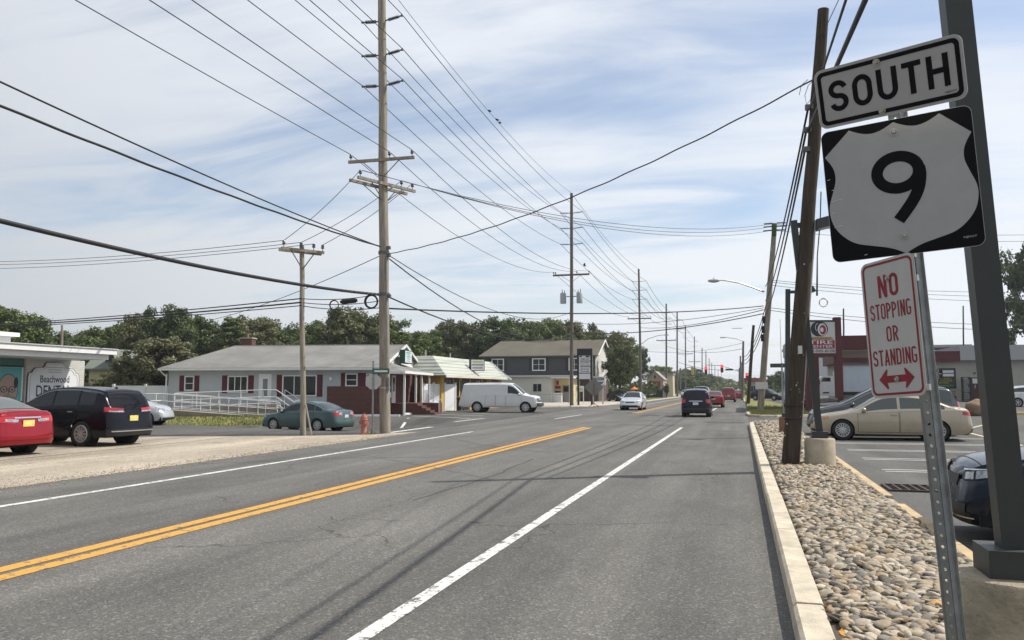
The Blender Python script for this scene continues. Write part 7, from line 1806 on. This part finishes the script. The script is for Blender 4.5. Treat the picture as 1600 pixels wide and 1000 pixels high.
# heavy cables of the left line
GC = 'black communication cables on the left poles'
cA, cB = on_pole(P1, H1(386)) + b1, on_pole(P1, H1(461)) + b1
for (y_, lbl, r_, wob) in ((122, 'upper black cable from the left edge to the near pole', .020, 0), (160, 'second black cable from the left edge, lightly twisted', .028, .006)):
    p_ = AX(0, y_, -12.75); e_ = cA + (p_ - cA) * 1.5; e_.z += .3; wire('cable', cA + Vector((-.1, -.1, 0)), e_, .28, r_, lbl, None, CABLE, 24, wob)
p_ = AX(0, 338, -12.9); e_ = cB + (p_ - cB) * 1.5; e_.z += .45
cb3 = wire('lashed_cable', cB + Vector((-.1, -.15, 0)), e_, .42, .05, 'thick lashed cable bundle from the left edge to the near pole', None, CABLE, 24, 0, seg=8)
mb = MB(); n_ = 150
for i in range(n_):
    t = i / n_; p = cB.lerp(e_, t) + Vector((-.1, -.15, 0)); p.z -= 4 * .42 * t * (1 - t); d_ = (e_ - cB).normalized()
    if i % 2 == 0: mb.tube([p + Vector((.045, -.02, .035)) - (cB + Vector((-.1, -.15, 0))), p + Vector((.05, -.03, -.03)) + d_ * .14 - (cB + Vector((-.1, -.15, 0)))], .007, 4)
mb.build('lashing', M('lashing wire', (.45, .45, .45), .4, .4), cb3)
for (y0, y2, sg, r_, lbl) in ((394, 487, 1.5, .018, 'upper black cable sagging from the near pole to the transformer pole'), (398, 520, 1.7, .026, 'lower black cable sagging from the near pole to the transformer pole'), (461, 527, 1.0, .03, 'lowest black cable from the near pole to the transformer pole')):
    wire('cable', on_pole(P1, H1(y0)) + b1, on_pole(P2, H2(y2)) + P2.location, sg, r_, lbl, None, CABLE, 18)
wire('cable', on_pole(P1, H1(482)) + b1 + Vector((.1, 0, 0)), AZ(1193, 478, dR), .35, .032, 'black cable crossing the road low to the grey leaning pole', None, CABLE, 20)
wire('cable', on_pole(P2, H2(521)) + P2.location, AZ(1193, 490, dR), .5, .035, 'black cable crossing the road from the transformer pole', None, CABLE, 20)
wire('cable', on_pole(P2, H2(505)) + P2.location, AZ(1193, 481, dR), .5, .02, 'thin cable crossing the road above the traffic', None, CABLE, 20)
wire('cable', on_pole(P3, H3(512)) + P3.location, AZ(1193, 484, dR), .5, .03, 'farther cable crossing the road to the grey leaning pole', None, CABLE, 20)
# twisted slack service line from leaning pole to the near pole, and on past it
sA = on_pole(R1, HR(122)) + bR; sB = on_pole(P1, H1(397)) + b1
wire('service_line', sA, sB + Vector((.15, 0, 0)), .55, .017, 'long twisted service line slung across the road to the leaning pole', None, CABLE, 20, .009)
wire('service_line', sB, AZ(330, 500, 52), .25, .016, 'service line dropping from the near pole toward the house roof', None, CABLE, 14)
# side-street bundle, splice case and coils
j0 = on_pole(P1, H1(462)) + b1; j1 = on_pole(S, HS(470)) + bS
for k, (y_, yl, r_) in enumerate(((466, 505, .022), (472, 507, .03), (477, 509, .018))):
    a_ = on_pole(S, HS(y_ + 1)) + bS; wire('cable', a_ + Vector((0, -.1, 0)), AZ(-60, yl + 4, 42), .12, r_, ('upper', 'thickest', 'lowest')[k] + ' of the three street cables left of the slim pole', None, CABLE, 16)
    wire('cable', on_pole(P1, H1(458 + k * 11)) + b1, a_ + Vector((0, -.1, 0)), .12, .016, ('upper', 'middle', 'lower')[k] + ' short cable between the slim pole and near pole', None, CABLE, 12)
c0 = AZ(545, 471, 28.9); sp_ = thing('splice_case', c0, 'black cylindrical splice case hanging on the short cables', 'splice case')
MB().cyl((-.23, -.1, -.02), (.23, .1, .04), .09, n=12).build('case', CABLE, sp_); MB().cyl((-.28, -.12, -.03), (-.23, -.1, -.02), .06, n=10).build('end_cap', CABLE, sp_); MB().cyl((.23, .1, .04), (.28, .12, .05), .06, n=10).build('end_cap', CABLE, sp_)
def coil(px, y, r_, turns, label, d=28.8, thick=.014):
    c = AZ(px, y, d); mb = MB()
    for t in range(turns): mb.tube([(r_ * (1 - .05 * t) * math.cos(R(a)), .02 * t, r_ * (1 - .04 * t) * 1.05 * math.sin(R(a))) for a in range(0, 361, 15)], thick, 5)
    o = mb.build('cable_coil', CABLE, None, 180); o.location = c; o.rotation_euler = (0, 0, R(15)); tag(o, label, 'cable coil')
coil(580, 471, .24, 4, 'thick coil of black cable next to the near pole', thick=.022); coil(522, 476.5, .165, 3, 'small loop of black cable left of the splice case')
# heavy cables of the right line, over our heads
GRr = 'heavy cables on the right hand poles'
for (ya, yb_, x0_, hz_) in ((172, 440, 1330, 0.0), (205, 462, 1361, 0.0), (236, 484, 1300, .0)):
    a_ = on_pole(R1, HR(ya)) + bR + Vector((-.16, -.1, 0)); b_ = AZ(1196, yb_ + 8, dR); wire('cable', a_, b_, .5, .024, 'heavy cable between the leaning pole in the stones and the mossy pole', GRr, CABLE, 20)
for (ya, px, r_, lbl) in ((172, 1330, .018, 'thin black cable passing overhead above the SOUTH plate'), (205, 1361, .034, 'thick black cable passing overhead above the SOUTH plate')):
    a_ = on_pole(R1, HR(ya)) + bR + Vector((-.12, -.1, 0)); q_ = AY(px, 0, 9.0 if r_ < .03 else 8.6); e_ = a_ + (q_ - a_) * 4.2; e_.z = a_.z + .1
    mid_ = q_; wire('cable', a_, Vector((a_.x + (q_.x - a_.x) * 3.6, a_.y + (q_.y - a_.y) * 3.6, a_.z + (q_.z - a_.z) * 3.0)), .12, r_, lbl, None, CABLE, 20)
wire('cable', on_pole(R1, HR(60)) + bR, AY(1400, 0, 9.0) + Vector((.3, -4, 1.2)), .05, .008, 'thin wire from the leaning pole top passing overhead', None, CABLE, 12)
for a_, b_ in ((R2, R3), (R3, R4), (R4, R5)):
    for h in (.62, .68, .74):
        ta, tb_ = Vector(a_['_top']), Vector(b_['_top']); k0 = h if a_ is not R2 else h - .1
        wire('cable', a_.location + ta * k0, b_.location + tb_ * h, .4, .035, 'dark cable along the far right poles', 'cables along the far right poles', CABLE, 10)
wire('cable', AZ(1156, 577, 128), AZ(1060, 566, 140), .6, .03, 'far span wire across the road near the traffic lights', 'far span wires over the road', CABLE, 12); wire('cable', AZ(1160, 545, 118), AZ(1042, 541, 167), .9, .03, 'far span wire across the road near the traffic lights', 'far span wires over the road', CABLE, 12); wire('cable', AZ(1160, 536, 118), AZ(1000, 548, 119), .7, .022, 'far span wire across the road near the traffic lights', 'far span wires over the road', CABLE, 12)
tgp = MB().box((0, 0, 0), (1.0, .04, .05)).build('wire_tag', GALV); tgp.location = AZ(1152, 513, 80); tag(tgp, 'pale strip hanging on a span wire above the road', 'wire tag')
# birds on the thinnest wire
BIRD = M('dark bird', (.015, .014, .014), .8)
def bird(pos, rz, label, wings=False):
    t = thing('bird', pos, label, 'bird', None, rz); v, f_ = ico(2); mb = MB()
    mb.add([(a[0] * .055, a[1] * .10, .10 + a[2] * .065 + a[1] * .03) for a in v], [tuple(q_) for q_ in f_]); mb.add([(a[0] * .035, .10 + a[1] * .038, .17 + a[2] * .036) for a in v], [tuple(q_) for q_ in f_])
    mb.cyl((0, .13, .17), (0, .165, .165), .012, .001, 5); mb.cyl((-.02, 0, .0), (-.02, 0, .06), .006, n=4); mb.cyl((.02, 0, .0), (.02, 0, .06), .006, n=4); mb.build('body', BIRD, t, 60)
    MB().add([(-.025, -.07, .08), (.025, -.07, .08), (.035, -.2, .03), (-.035, -.2, .03), (0, -.07, .095), (0, -.2, .045)], [(0, 1, 2, 3), (0, 4, 5, 3), (4, 1, 2, 5)]).build('tail', BIRD, t)
    for s_ in (-1, 1):
        if wings: MB().add([(s_ * .03, .06, .11), (s_ * .03, -.05, .11), (s_ * .2, -.06, .22), (s_ * .32, -.02, .27), (s_ * .2, .05, .22)], [(0, 1, 2, 3, 4)]).build('wing', BIRD, t)
        else: MB().add([(s_ * .05, .05, .13), (s_ * .058, -.02, .07), (s_ * .03, -.15, .05), (s_ * .04, -.02, .15)], [(0, 1, 2, 3)]).build('wing', BIRD, t)
def at_wire(w_, px):
    a, b_, s_ = Vector(w_['_a']), Vector(w_['_b']), w_['_s']; best = None
    for i in range(1001):
        t = i / 1000; p = a.lerp(b_, t); p.z -= 4 * s_ * t * (1 - t); v = np.array(p) - _C; x = 800 + F_PX * (v @ _rt) / (v @ _fw)
        if best is None or abs(x - px) < best[0]: best = (abs(x - px), p)
    return best[1]
for px, rz, lb in ((765, 60, 'dark bird perched highest on the thin top wire'), (777, 80, 'dark bird perched between two others on the top wire'), (781, 50, 'dark bird perched lowest of three on the top wire')): bird(at_wire(SW, px) , R(rz), lb)
bird(AZ(913.5, 417, 60), R(100), 'bird in flight just right of the transformer pole', True)

# ================================================================ STREET FURNITURE ON THE LEFT
HYD = M('faded red hydrant', (.36, .13, .105), .6, var=.22, vscale=5, bump=.15)
hy = thing('fire_hydrant', (-13.3, 26.75, .004), 'faded red fire hydrant beside the stop sign post', 'hydrant', None, R(-35))
mb = MB(); mb.lathe([(.17, 0), (.17, .035), (.125, .04), (.125, .09), (.115, .1), (.108, .48), (.125, .49), (.145, .50), (.15, .53), (.135, .55), (.14, .58), (.125, .64), (.09, .70), (.05, .735), (.001, .74)], 20); mb.build('barrel', HYD, hy, 45)
mb = MB(); mb.cyl((0, 0, .73), (0, 0, .79), .03, .028, 5); mb.build('operating_nut', HYD, hy)
for ang, rr_, L_, z in ((0, .075, .20, .40), (180, .05, .19, .44), (-90, .05, .18, .44)):
    d_ = Vector((math.cos(R(ang)), math.sin(R(ang)), 0)); mb = MB(); mb.cyl(d_ * .09 + Vector((0, 0, z)), d_ * (L_ - .03) + Vector((0, 0, z)), rr_, n=12); mb.cyl(d_ * (L_ - .035) + Vector((0, 0, z)), d_ * L_ + Vector((0, 0, z)), rr_ * 1.25, n=12); mb.cyl(d_ * L_ + Vector((0, 0, z)), d_ * (L_ + .03) + Vector((0, 0, z)), .022, n=5); mb.build('nozzle', HYD, hy, 45)
for i in range(6): a = R(60 * i); MB().cyl((.135 * math.cos(a), .135 * math.sin(a), .515), (.135 * math.cos(a), .135 * math.sin(a), .56), .013, n=5).build('bolt', HYD, hy)
st = thing('stop_sign', (-13.02, 26.85, 0), 'back of an octagonal stop sign on a thin steel post by the hydrant', 'stop sign', None, R(12))
ocp = [(.31 * math.cos(R(22.5 + 45 * i)), .31 * math.sin(R(22.5 + 45 * i))) for i in range(8)]
hz0 = AZ(578, 596, 28.9).z
mb = MB(); mb.prism(ocp, .004, Matrix.Translation((0, .035, hz0)) @ SIGNM); mb.build('plate', M('sign back aluminium', (.42, .42, .42), .5, .3, var=.1, vscale=5), st)
mb = MB(); mb.prism(ocp, .002, Matrix.Translation((0, .041, hz0)) @ SIGNM); mb.build('red_face', M('stop red', (.45, .02, .02), .5), st)
MB().box((0, 0, (hz0 + .75) / 2), (.06, .035, hz0 + .75)).build('post', GALV, st)
nb = thing('street_name_sign', (-13.02, 26.85, AZ(587, 579.5, 28.9).z - .12), 'small green street name blade on the stop sign post', 'street sign', None, R(25))
MB().box((.28, -.04, .12), (.62, .012, .2)).build('blade', M('street sign green', (.015, .10, .06), .5), nb); MB().box((.28, -.048, .12), (.48, .004, .07)).build('print_line', SFC, nb); MB().box((.0, .2, .33), (.012, .6, .16)).build('cross_blade', M('pale blade back', (.45, .50, .45), .5), nb)
# diamond construction sign seen from the back
dd = 74.0; dp = AZ(928, 608, dd); dm = thing('diamond_sign', (dp.x, dp.y, 0), 'grey back of a diamond road work sign on a folding stand', 'road sign', None, R(8))
dz = AZ(928, 605, dd).z; dh = .90
mb = MB(); mb.prism([(0, -dh), (dh, 0), (0, dh), (-dh, 0)], .006, Matrix.Translation((0, .05, dz)) @ SIGNM); mb.build('panel', M('grey sign fabric', (.20, .20, .175), .85, var=.1, vscale=3), dm)
mb = MB(); mb.prism([(0, -dh), (dh, 0), (0, dh), (-dh, 0)], .003, Matrix.Translation((0, .06, dz)) @ SIGNM); mb.build('orange_face', M('orange face', (.6, .2, .02), .6), dm)
MB().box((0, 0, dz * .5), (.05, .05, dz + .6)).build('mast', M('sign stand red', (.25, .06, .04), .6), dm)
for sx, sy in ((1, 1), (-1, 1), (1, -1), (-1, -1)): MB().tube([(0, 0, .35), (sx * .45, sy * .35, .02)], .025, 5).build('leg', M('sign stand red', (.25, .06, .04), .6), dm)
# street name post and bus-stop style post on the grass corner right
sn = thing('street_name_sign', (G(1228, 680, .1).x - .25, 33.5, .1), 'thin steel post with a street name blade beyond the leaning wooden pole', 'street sign')
zt__ = AY(1225, 571, 33.5).z - .1
xo = AY(1222, 571, 33.5).x - sn.location.x
MB().tube([(xo, 0, 0), (xo, 0, zt__ + .1)], .025, 6).build('post', GALV, sn); MB().box((xo - .03, 0, zt__), (.85, .02, .16)).build('blade', M('dark blade', (.05, .07, .06), .5), sn)
wf = thing('flag_pole', AZ(1222, 608, 96).xy.to_3d(), 'thin pale flag pole behind the street name post', 'pole'); MB().tube([(0, 0, 0), (0, 0, AZ(1222, 500, 96).z)], [.06, .03], 6).build('pole', ALU, wf); MB().lathe([(.001, 0), (.08, .06), (.001, .14)], 8, c=(0, 0, AZ(1222, 500, 96).z)).build('finial', ALU, wf)
for px, ty, d, lb in ((1505, 478, 105, 'thin mast rising behind the low shop roof'), (1318, 482, 90, 'dark thin pole behind the maroon canopy'), (97, 508, 60, 'short wooden pole behind the dental office roof')):
    p_ = AZ(px, 608, d); pole_thing('slim_mast' if px > 1000 else 'street_pole', (p_.x, p_.y, 0), AZ(px, ty, d), .12 if d > 80 else .13, .08, WOOD_D if px != 97 else WOOD, lb, None, 6, 'pole')
# orange umbrella by the far trees
um = thing('patio_umbrella', AZ(991, 608, 116).xy.to_3d(), 'orange patio umbrella under the far street tree', 'umbrella')
MB().cyl((0, 0, 0), (0, 0, 1.9), .03, n=6).build('pole', ALU, um)
mb = MB(); nS = 8; mb.add([(0, 0, 2.05)] + [(.62 * math.cos(2 * math.pi * i / nS), .62 * math.sin(2 * math.pi * i / nS), 1.62) for i in range(nS)], [(0, 1 + i, 1 + (i + 1) % nS) for i in range(nS)]); mb.build('canopy', M('orange canvas', (.65, .17, .03), .7), um)

# ================================================================ TREES AND GREENERY
def leaf_mat(name, c0, c1, c2):
    m = bpy.data.materials.new(name); m.use_nodes = True
    nt = m.node_tree; N, L = nt.nodes.new, nt.links.new; b = nt.nodes['Principled BSDF']; b.inputs['Roughness'].default_value = .6; b.inputs['Specular IOR Level'].default_value = .25
    gi = N('ShaderNodeNewGeometry'); oi = N('ShaderNodeObjectInfo'); tc = N('ShaderNodeTexCoord')
    nz = N('ShaderNodeTexNoise'); L(tc.outputs['Object'], nz.inputs['Vector']); nz.inputs['Scale'].default_value = .55; nz.inputs['Detail'].default_value = 3
    a = N('ShaderNodeMath'); a.operation = 'MULTIPLY_ADD'; L(gi.outputs['Random Per Island'], a.inputs[0]); a.inputs[1].default_value = .55; L(nz.outputs['Fac'], a.inputs[2])
    a2 = N('ShaderNodeMath'); a2.operation = 'MULTIPLY_ADD'; L(oi.outputs['Random'], a2.inputs[0]); a2.inputs[1].default_value = .35; L(a.outputs[0], a2.inputs[2])
    rp = N('ShaderNodeValToRGB'); L(a2.outputs[0], rp.inputs[0]); e = rp.color_ramp.elements
    e[0].position = .4; e[0].color = (*c0, 1); e[1].position = 1.25 if False else 1.0; e[1].color = (*c2, 1); k = e.new(.72); k.color = (*c1, 1)
    L(rp.outputs[0], b.inputs['Base Color'])
    tr = N('ShaderNodeBsdfTranslucent'); L(rp.outputs[0], tr.inputs['Color']); mx = N('ShaderNodeMixShader'); mx.inputs[0].default_value = .25
    L(b.outputs[0], mx.inputs[1]); L(tr.outputs[0], mx.inputs[2]); L(mx.outputs[0], nt.nodes['Material Output'].inputs['Surface'])
    return m
LEAF = leaf_mat('tree leaves', (.030, .052, .013), (.068, .102, .027), (.13, .165, .05)); LEAF_O = leaf_mat('olive leaves', (.055, .062, .026), (.10, .11, .045), (.16, .16, .075)); LEAF_P = leaf_mat('dark leaves', (.024, .040, .014), (.052, .075, .025), (.10, .125, .045))
BARK = M('bark', (.075, .058, .043), .95, var=.4, vscale=4, bump=.6, bscale=12)
trs = np.random.RandomState(11)
def leaf_quads(cent, rad, n, size, rs_, squash=.75):
    """small leaf sprays spread through an ellipsoid clump, denser at its skin"""
    d = rs_.normal(size=(n, 3)); d /= np.linalg.norm(d, axis=1)[:, None]
    r = rs_.uniform(.35, 1.0, n) ** .6; p = cent + d * r[:, None] * rad * np.array([1, 1, squash])
    nrm = d + rs_.normal(size=(n, 3)) * .55 + np.array([0, 0, .35]); nrm /= np.linalg.norm(nrm, axis=1)[:, None]
    u = np.cross(nrm, rs_.normal(size=(n, 3))); u /= np.linalg.norm(u, axis=1)[:, None] + 1e-9; w = np.cross(nrm, u)
    s = size * rs_.uniform(.6, 1.35, n)[:, None]
    return np.stack([p - u * s - w * s * .25, p + w * s * .55 - u * s * .1, p + u * s + w * s * .15, p - w * s * .6 + u * s * .15], 1).reshape(-1, 3)
def mesh_quads(name, V, mat):
    me = bpy.data.meshes.new(name); n = len(V) // 4; me.vertices.add(len(V)); me.vertices.foreach_set('co', V.ravel()); me.loops.add(n * 4); me.loops.foreach_set('vertex_index', np.arange(n * 4)); me.polygons.add(n); me.polygons.foreach_set('loop_start', np.arange(n) * 4); me.materials.append(mat); me.update(calc_edges=True); return me
def tree_variant(seed, kind):
    """unit tree: height 10, crown about 8 wide; returns trunk mesh, crown mesh"""
    r = np.random.RandomState(seed); mb = MB(); V = []
    Ht = 10.0; mb.tube([(0, 0, -.2), (.05, .05, 1.5), (.12, -.05, 3.5), (.05, .1, 6.0), (0, .05, 8.2)], [.30, .24, .19, .12, .03], 8)
    if kind == 'pine':
        for i in range(26):
            z = 3.2 + 6.6 * i / 25; k = (1 - (z - 3.2) / 7.4) ** .8; na = r.randint(3, 6)
            for _ in range(na):
                a = r.uniform(0, 6.28); L_ = (2.4 * k + .3) * r.uniform(.6, 1.1); e = Vector((L_ * math.cos(a), L_ * math.sin(a), z + L_ * r.uniform(-.12, .18)))
                mb.tube([(0, 0, z), tuple(e)], [.05, .015], 4, caps=False); V.append(leaf_quads(np.array(e) * np.array([.75, .75, 1]), .62 * (.5 + .6 * k), 70, .11, r, .4))
    else:
        w = {'broad': 3.9, 'tall': 2.9, 'irreg': 3.6}[kind]; zc_ = {'broad': 6.2, 'tall': 6.0, 'irreg': 6.3}[kind]; hh = {'broad': 3.6, 'tall': 4.0, 'irreg': 3.7}[kind]
        nc = {'broad': 100, 'tall': 84, 'irreg': 84}[kind]
        for i in range(nc):
            d = r.normal(size=3); d /= np.linalg.norm(d); rad = r.uniform(.3, 1.12) ** .6
            if kind == 'irreg': rad *= .72 + .42 * (math.sin(3 * math.atan2(d[1], d[0]) + seed) * .5 + .5)
            c = np.array([0, 0, zc_]) + d * rad * np.array([w * .84, w * .84, hh * .86])
            if c[2] < 2.0: c[2] = 2.0 + r.uniform(0, .8)
            s = r.uniform(.38, .98)
            V.append(leaf_quads(c, s, int(150 * s), .17, r)); V.append(leaf_quads(c, s * 1.4, 26, .15, r))
            if i % 3 == 0:
                st_ = Vector((.05, 0, r.uniform(2.2, 6.0))); mid_ = st_.lerp(Vector(c), .5) + Vector((0, 0, -.25)); mb.tube([st_, mid_, Vector(c)], [.10, .06, .02], 5, caps=False)
    t = mb.build('trunk', BARK, None, 40); tm = t.data; bpy.data.objects.remove(t)
    V = np.concatenate(V); lo = V[:, 2].max(); V[:, 2] *= 1.0
    return tm, mesh_quads('crown', V, LEAF), lo
VAR = [tree_variant(1, 'broad'), tree_variant(2, 'irreg'), tree_variant(3, 'tall'), tree_variant(4, 'broad'), tree_variant(5, 'irreg'), tree_variant(6, 'pine')]
GT_ = 'woodland trees behind the houses on the left'
def tree(px, top_y, d, wpx, v, label, group=None, mat=None, base_z=0.0, name='broadleaf_tree', cat='tree'):
    p = AZ(px, 608, d); H_ = ((608 - top_y) * d / F_PX + EYE - base_z) * 1.04
    o = thing(name, (p.x, p.y, base_z), label, cat, group, random.uniform(0, 6.28)); tm, cm, top = VAR[v]
    sz = H_ / top; sx = wpx * d / F_PX / (8.2 if v != 5 else 5.6); o.scale = (1, 1, 1)
    for nm, me in (('trunk', tm), ('crown', cm)):
        c = link(nm, me, o); c.scale = (sx * random.uniform(.92, 1.08), sx, sz)
        if nm == 'crown' and mat:
            c.material_slots[0].link = 'OBJECT'; c.material_slots[0].material = mat
    return o
WL = 'dark woodland tree in the belt behind the houses'
TL_ = [(-35, 474, 66, 120, 3), (18, 486, 72, 95, 0), (52, 505, 80, 80, 5), (84, 520, 95, 70, 1), (118, 524, 98, 90, 0), (150, 516, 100, 80, 4), (186, 503, 104, 80, 3), (222, 496, 100, 75, 0), (258, 481, 98, 95, 1), (296, 492, 104, 80, 3), (328, 506, 110, 75, 4), (356, 502, 100, 75, 5), (390, 494, 104, 85, 0), (424, 500, 108, 80, 1), (455, 514, 112, 75, 3), (488, 506, 104, 80, 4), (522, 496, 102, 85, 0), (556, 480, 98, 95, 1), (590, 492, 100, 85, 3), (624, 504, 100, 80, 4), (655, 522, 118, 70, 0), (688, 518, 122, 70, 1), (714, 502, 122, 75, 3), (748, 500, 124, 75, 0), (782, 496, 122, 80, 4), (816, 500, 126, 80, 1), (850, 498, 130, 80, 0), (882, 506, 132, 75, 3), (908, 506, 136, 70, 1), (934, 520, 138, 65, 4), (958, 532, 140, 60, 0)]
TW_ = ['cut by the left edge above the dental office', 'above the left part of the dental roof', 'pine like, above the middle of the dental roof', 'with ragged top right of the short pole', 'above the right end of the dental roof', 'above the yellow cottage', 'above the green roofed house', 'above the bushy grey green tree', 'rising highest left of the slim pole', 'above the brick chimney', 'just right of the brick chimney', 'dark and pine like over the left of the grey roof', 'above the shuttered triple window', 'above the white door of the grey house', 'lower, left of the slim wooden pole', 'right behind the slim wooden pole', 'behind the small cable loop', 'highest, behind the splice case and coil', 'behind the tall near pole', 'above the white gable', 'low, above the left end of the mansard roof', 'above the middle of the mansard roof', 'above the projecting lightbox sign', 'rounded, left of the brown roof', 'above the left end of the brown roof', 'above the left half of the brown roof', 'above the middle of the brown roof', 'behind the two transformers', 'right of the transformer pole', 'above the right gable of the charcoal house', 'lowest, right of the charcoal house']
for i, (px, ty, d, w, v) in enumerate(TL_):
    tree(px + random.uniform(-4, 4), ty + random.uniform(-3, 3), d, w * random.uniform(1.15, 1.4), v, 'woodland tree ' + TW_[i], GT_, (None, None, LEAF_O, LEAF_P, None)[i % 5])
for i in range(30):
    px = -20 + i * 33; tree(px + random.uniform(-10, 10), random.uniform(514, 540), random.uniform(122, 150), random.uniform(110, 150), (0, 1, 3, 4)[i % 4], 'lower tree filling the woodland belt behind its front trees', 'rear woodland trees', (LEAF_P, None, LEAF_O)[i % 3])
tree(968, 541, 108, 62, 0, 'round dark street tree beyond the two signs on the left', None, LEAF_P); tree(1000, 543, 165, 34, 1, 'tall ragged tree right of the round street tree', None, LEAF_P); tree(985, 528, 150, 48, 4, 'tall thin tree rising behind the round street tree')
LEAF_B = leaf_mat('grey green leaves', (.075, .082, .04), (.125, .13, .065), (.19, .185, .10)); tree(250, 527, 57, 125, 3, 'bushy grey green tree at the left end of the grey house', None, LEAF_B); tree(208, 556, 56, 95, 0, 'low bushy tree left of the grey house fence', None, LEAF_B); tree(168, 585, 58, 70, 4, 'low dry looking shrub beside the dental office corner', None, LEAF_O, name='shrub', cat='shrub')
for i, (px, ty, d, w, v) in enumerate(((1032, 572, 230, 50, 0), (1052, 580, 260, 50, 1), (1078, 576, 300, 60, 3), (1096, 584, 330, 55, 0), (1112, 586, 380, 60, 4), (1128, 592, 430, 55, 1), (1142, 597, 500, 50, 3), (1156, 598, 560, 50, 0), (1066, 590, 230, 60, 1), (1088, 594, 260, 60, 0))): tree(px, ty, d, w, v, 'distant roadside tree left of the traffic lights', 'distant trees along the road')
for i, (px, ty, d, w, v) in enumerate(((1192, 598, 260, 40, 0), (1210, 586, 200, 34, 1), (1226, 579, 190, 40, 0), (1246, 584, 190, 44, 3))): tree(px, ty, d, w, v, 'distant tree seen over the pale van on the right', 'distant trees on the right')
tree(1622, 374, 100, 118, 1, 'big dark tree at the right picture edge above the shop roof', None, LEAF_P); tree(1572, 512, 104, 60, 4, 'small light green tree behind the shop roof at right', None, LEAF_O)
tree(1041, 599, 140, 13, 4, 'dark bush beside the far gabled shop', None, LEAF_P, name='shrub', cat='shrub')
# understorey that closes the gaps between the trunks
V = []
for i in range(330):
    px = trs.uniform(-60, 1030); d = trs.uniform(118, 165); p = AZ(px, 608, d); h = trs.uniform(.5, 4.2) if px < 900 else trs.uniform(.3, 2.2); V.append(leaf_quads(np.array([p.x, p.y, h]), trs.uniform(1.2, 2.4), 90, .34, trs, .8))
tag(link('undergrowth', mesh_quads('undergrowth', np.concatenate(V), LEAF_P)), kind='stuff')
V = []
for i in range(260):
    px = trs.uniform(1040, 1330); d = trs.uniform(300, 620) if px < 1165 else trs.uniform(190, 300); p = AZ(px, 608, d); V.append(leaf_quads(np.array([p.x, p.y, trs.uniform(.5, 3.5 if px < 1165 else 2.5)]), trs.uniform(2, 4), 50, .7, trs, .7))
tag(link('far_woods', mesh_quads('far_woods', np.concatenate(V), LEAF)), kind='stuff')
# grass blades on lawn and verge
GB = leaf_mat('grass blades', (.07, .10, .022), (.11, .135, .035), (.17, .165, .06))
def blades(pts, h, name):
    n = len(pts); P = np.array(pts); a = trs.uniform(0, 6.28, n); hh = h * trs.uniform(.5, 1.3, n); dx, dy = np.cos(a), np.sin(a); ln = trs.normal(0, .35, (n, 2)) * hh[:, None]; w = .012 + hh * .12
    q = np.zeros((n, 4, 3)); q[:, 0] = P - np.stack([dx * w, dy * w, 0 * w], 1); q[:, 1] = P + np.stack([dx * w, dy * w, 0 * w], 1); top = P + np.concatenate([ln, hh[:, None]], 1); q[:, 2] = top + np.stack([dx * w * .3, dy * w * .3, 0 * w], 1); q[:, 3] = top - np.stack([dx * w * .3, dy * w * .3, 0 * w], 1)
    tag(link(name, mesh_quads(name, q.reshape(-1, 3), GB)), kind='stuff')
pts = []
for _ in range(15000):
    i_, j_ = trs.uniform(0, 1), trs.uniform(0, 1) ** 1.3; f0 = Lleft.lerp(Lb_, .25 + .75 * i_); p1_ = HF + LWX * (-26 + 34.2 * (.25 + .75 * i_)) + LWY * .4; q_ = f0.lerp(p1_, j_); pts.append((q_.x, q_.y, gzl(q_.x, q_.y) + .05))
blades(pts, .09, 'lawn_grass')
pts = [(trs.uniform(.55, 5.0), 50 + abs(trs.normal(0, 9)), .12) for _ in range(9000)]
pts = [p for p in pts if not (p[0] > 4 and p[1] > 62) and p[1] > 49.6 + max(0, p[0] - 1.5) * .6]
blades(pts, .12, 'verge_grass')
pts = [(trs.uniform(-15, -12.9), trs.uniform(25.9, 27.3), 0) for _ in range(160)]; blades([p for p in pts if math.hypot(p[0] + 12.87, p[1] - 27.64) < .5 or math.hypot(p[0] + 13.02, p[1] - 26.85) < .35], .16, 'weeds')
# loose stones kicked out along the edge of the gravel lot
V, Fc = [], []; v0, f0_ = ico(1)
for i in range(2600):
    y_ = trs.uniform(7.5, 27); x_ = -11.85 + trs.normal(-.15, .32); r_ = trs.uniform(.005, .016); V.append(v0 * r_ * np.array([1, .8, .6]) + np.array([x_, y_, .006 + r_ * .3])); Fc.append(f0_ + i * len(v0))
me = bpy.data.meshes.new('loose_gravel'); me.from_pydata(np.concatenate(V).tolist(), [], np.concatenate(Fc).tolist()); me.materials.append(M('loose gravel', (.34, .28, .21), .9, island=.4)); tag(link('loose_gravel', me), kind='stuff')
# ---------------------------------------------------------------- thin summer haze over the whole place
hzm = bpy.data.materials.new('haze air'); hzm.use_nodes = True; hzm.node_tree.nodes.clear()
_v = hzm.node_tree.nodes.new('ShaderNodeVolumePrincipled'); _v.inputs['Density'].default_value = 0.0003; _v.inputs['Color'].default_value = (.86, .9, .96, 1); _v.inputs['Anisotropy'].default_value = .3
_o = hzm.node_tree.nodes.new('ShaderNodeOutputMaterial'); hzm.node_tree.links.new(_v.outputs[0], _o.inputs['Volume'])
tag(MB().box((0, 1150, 12), (3040, 2940, 28)).build('haze', hzm), kind='stuff')
# purge helper property values that only the script needed
for o in bpy.data.objects:
    for k in ('_top', '_a', '_b', '_s'):
        if k in o: del o[k]
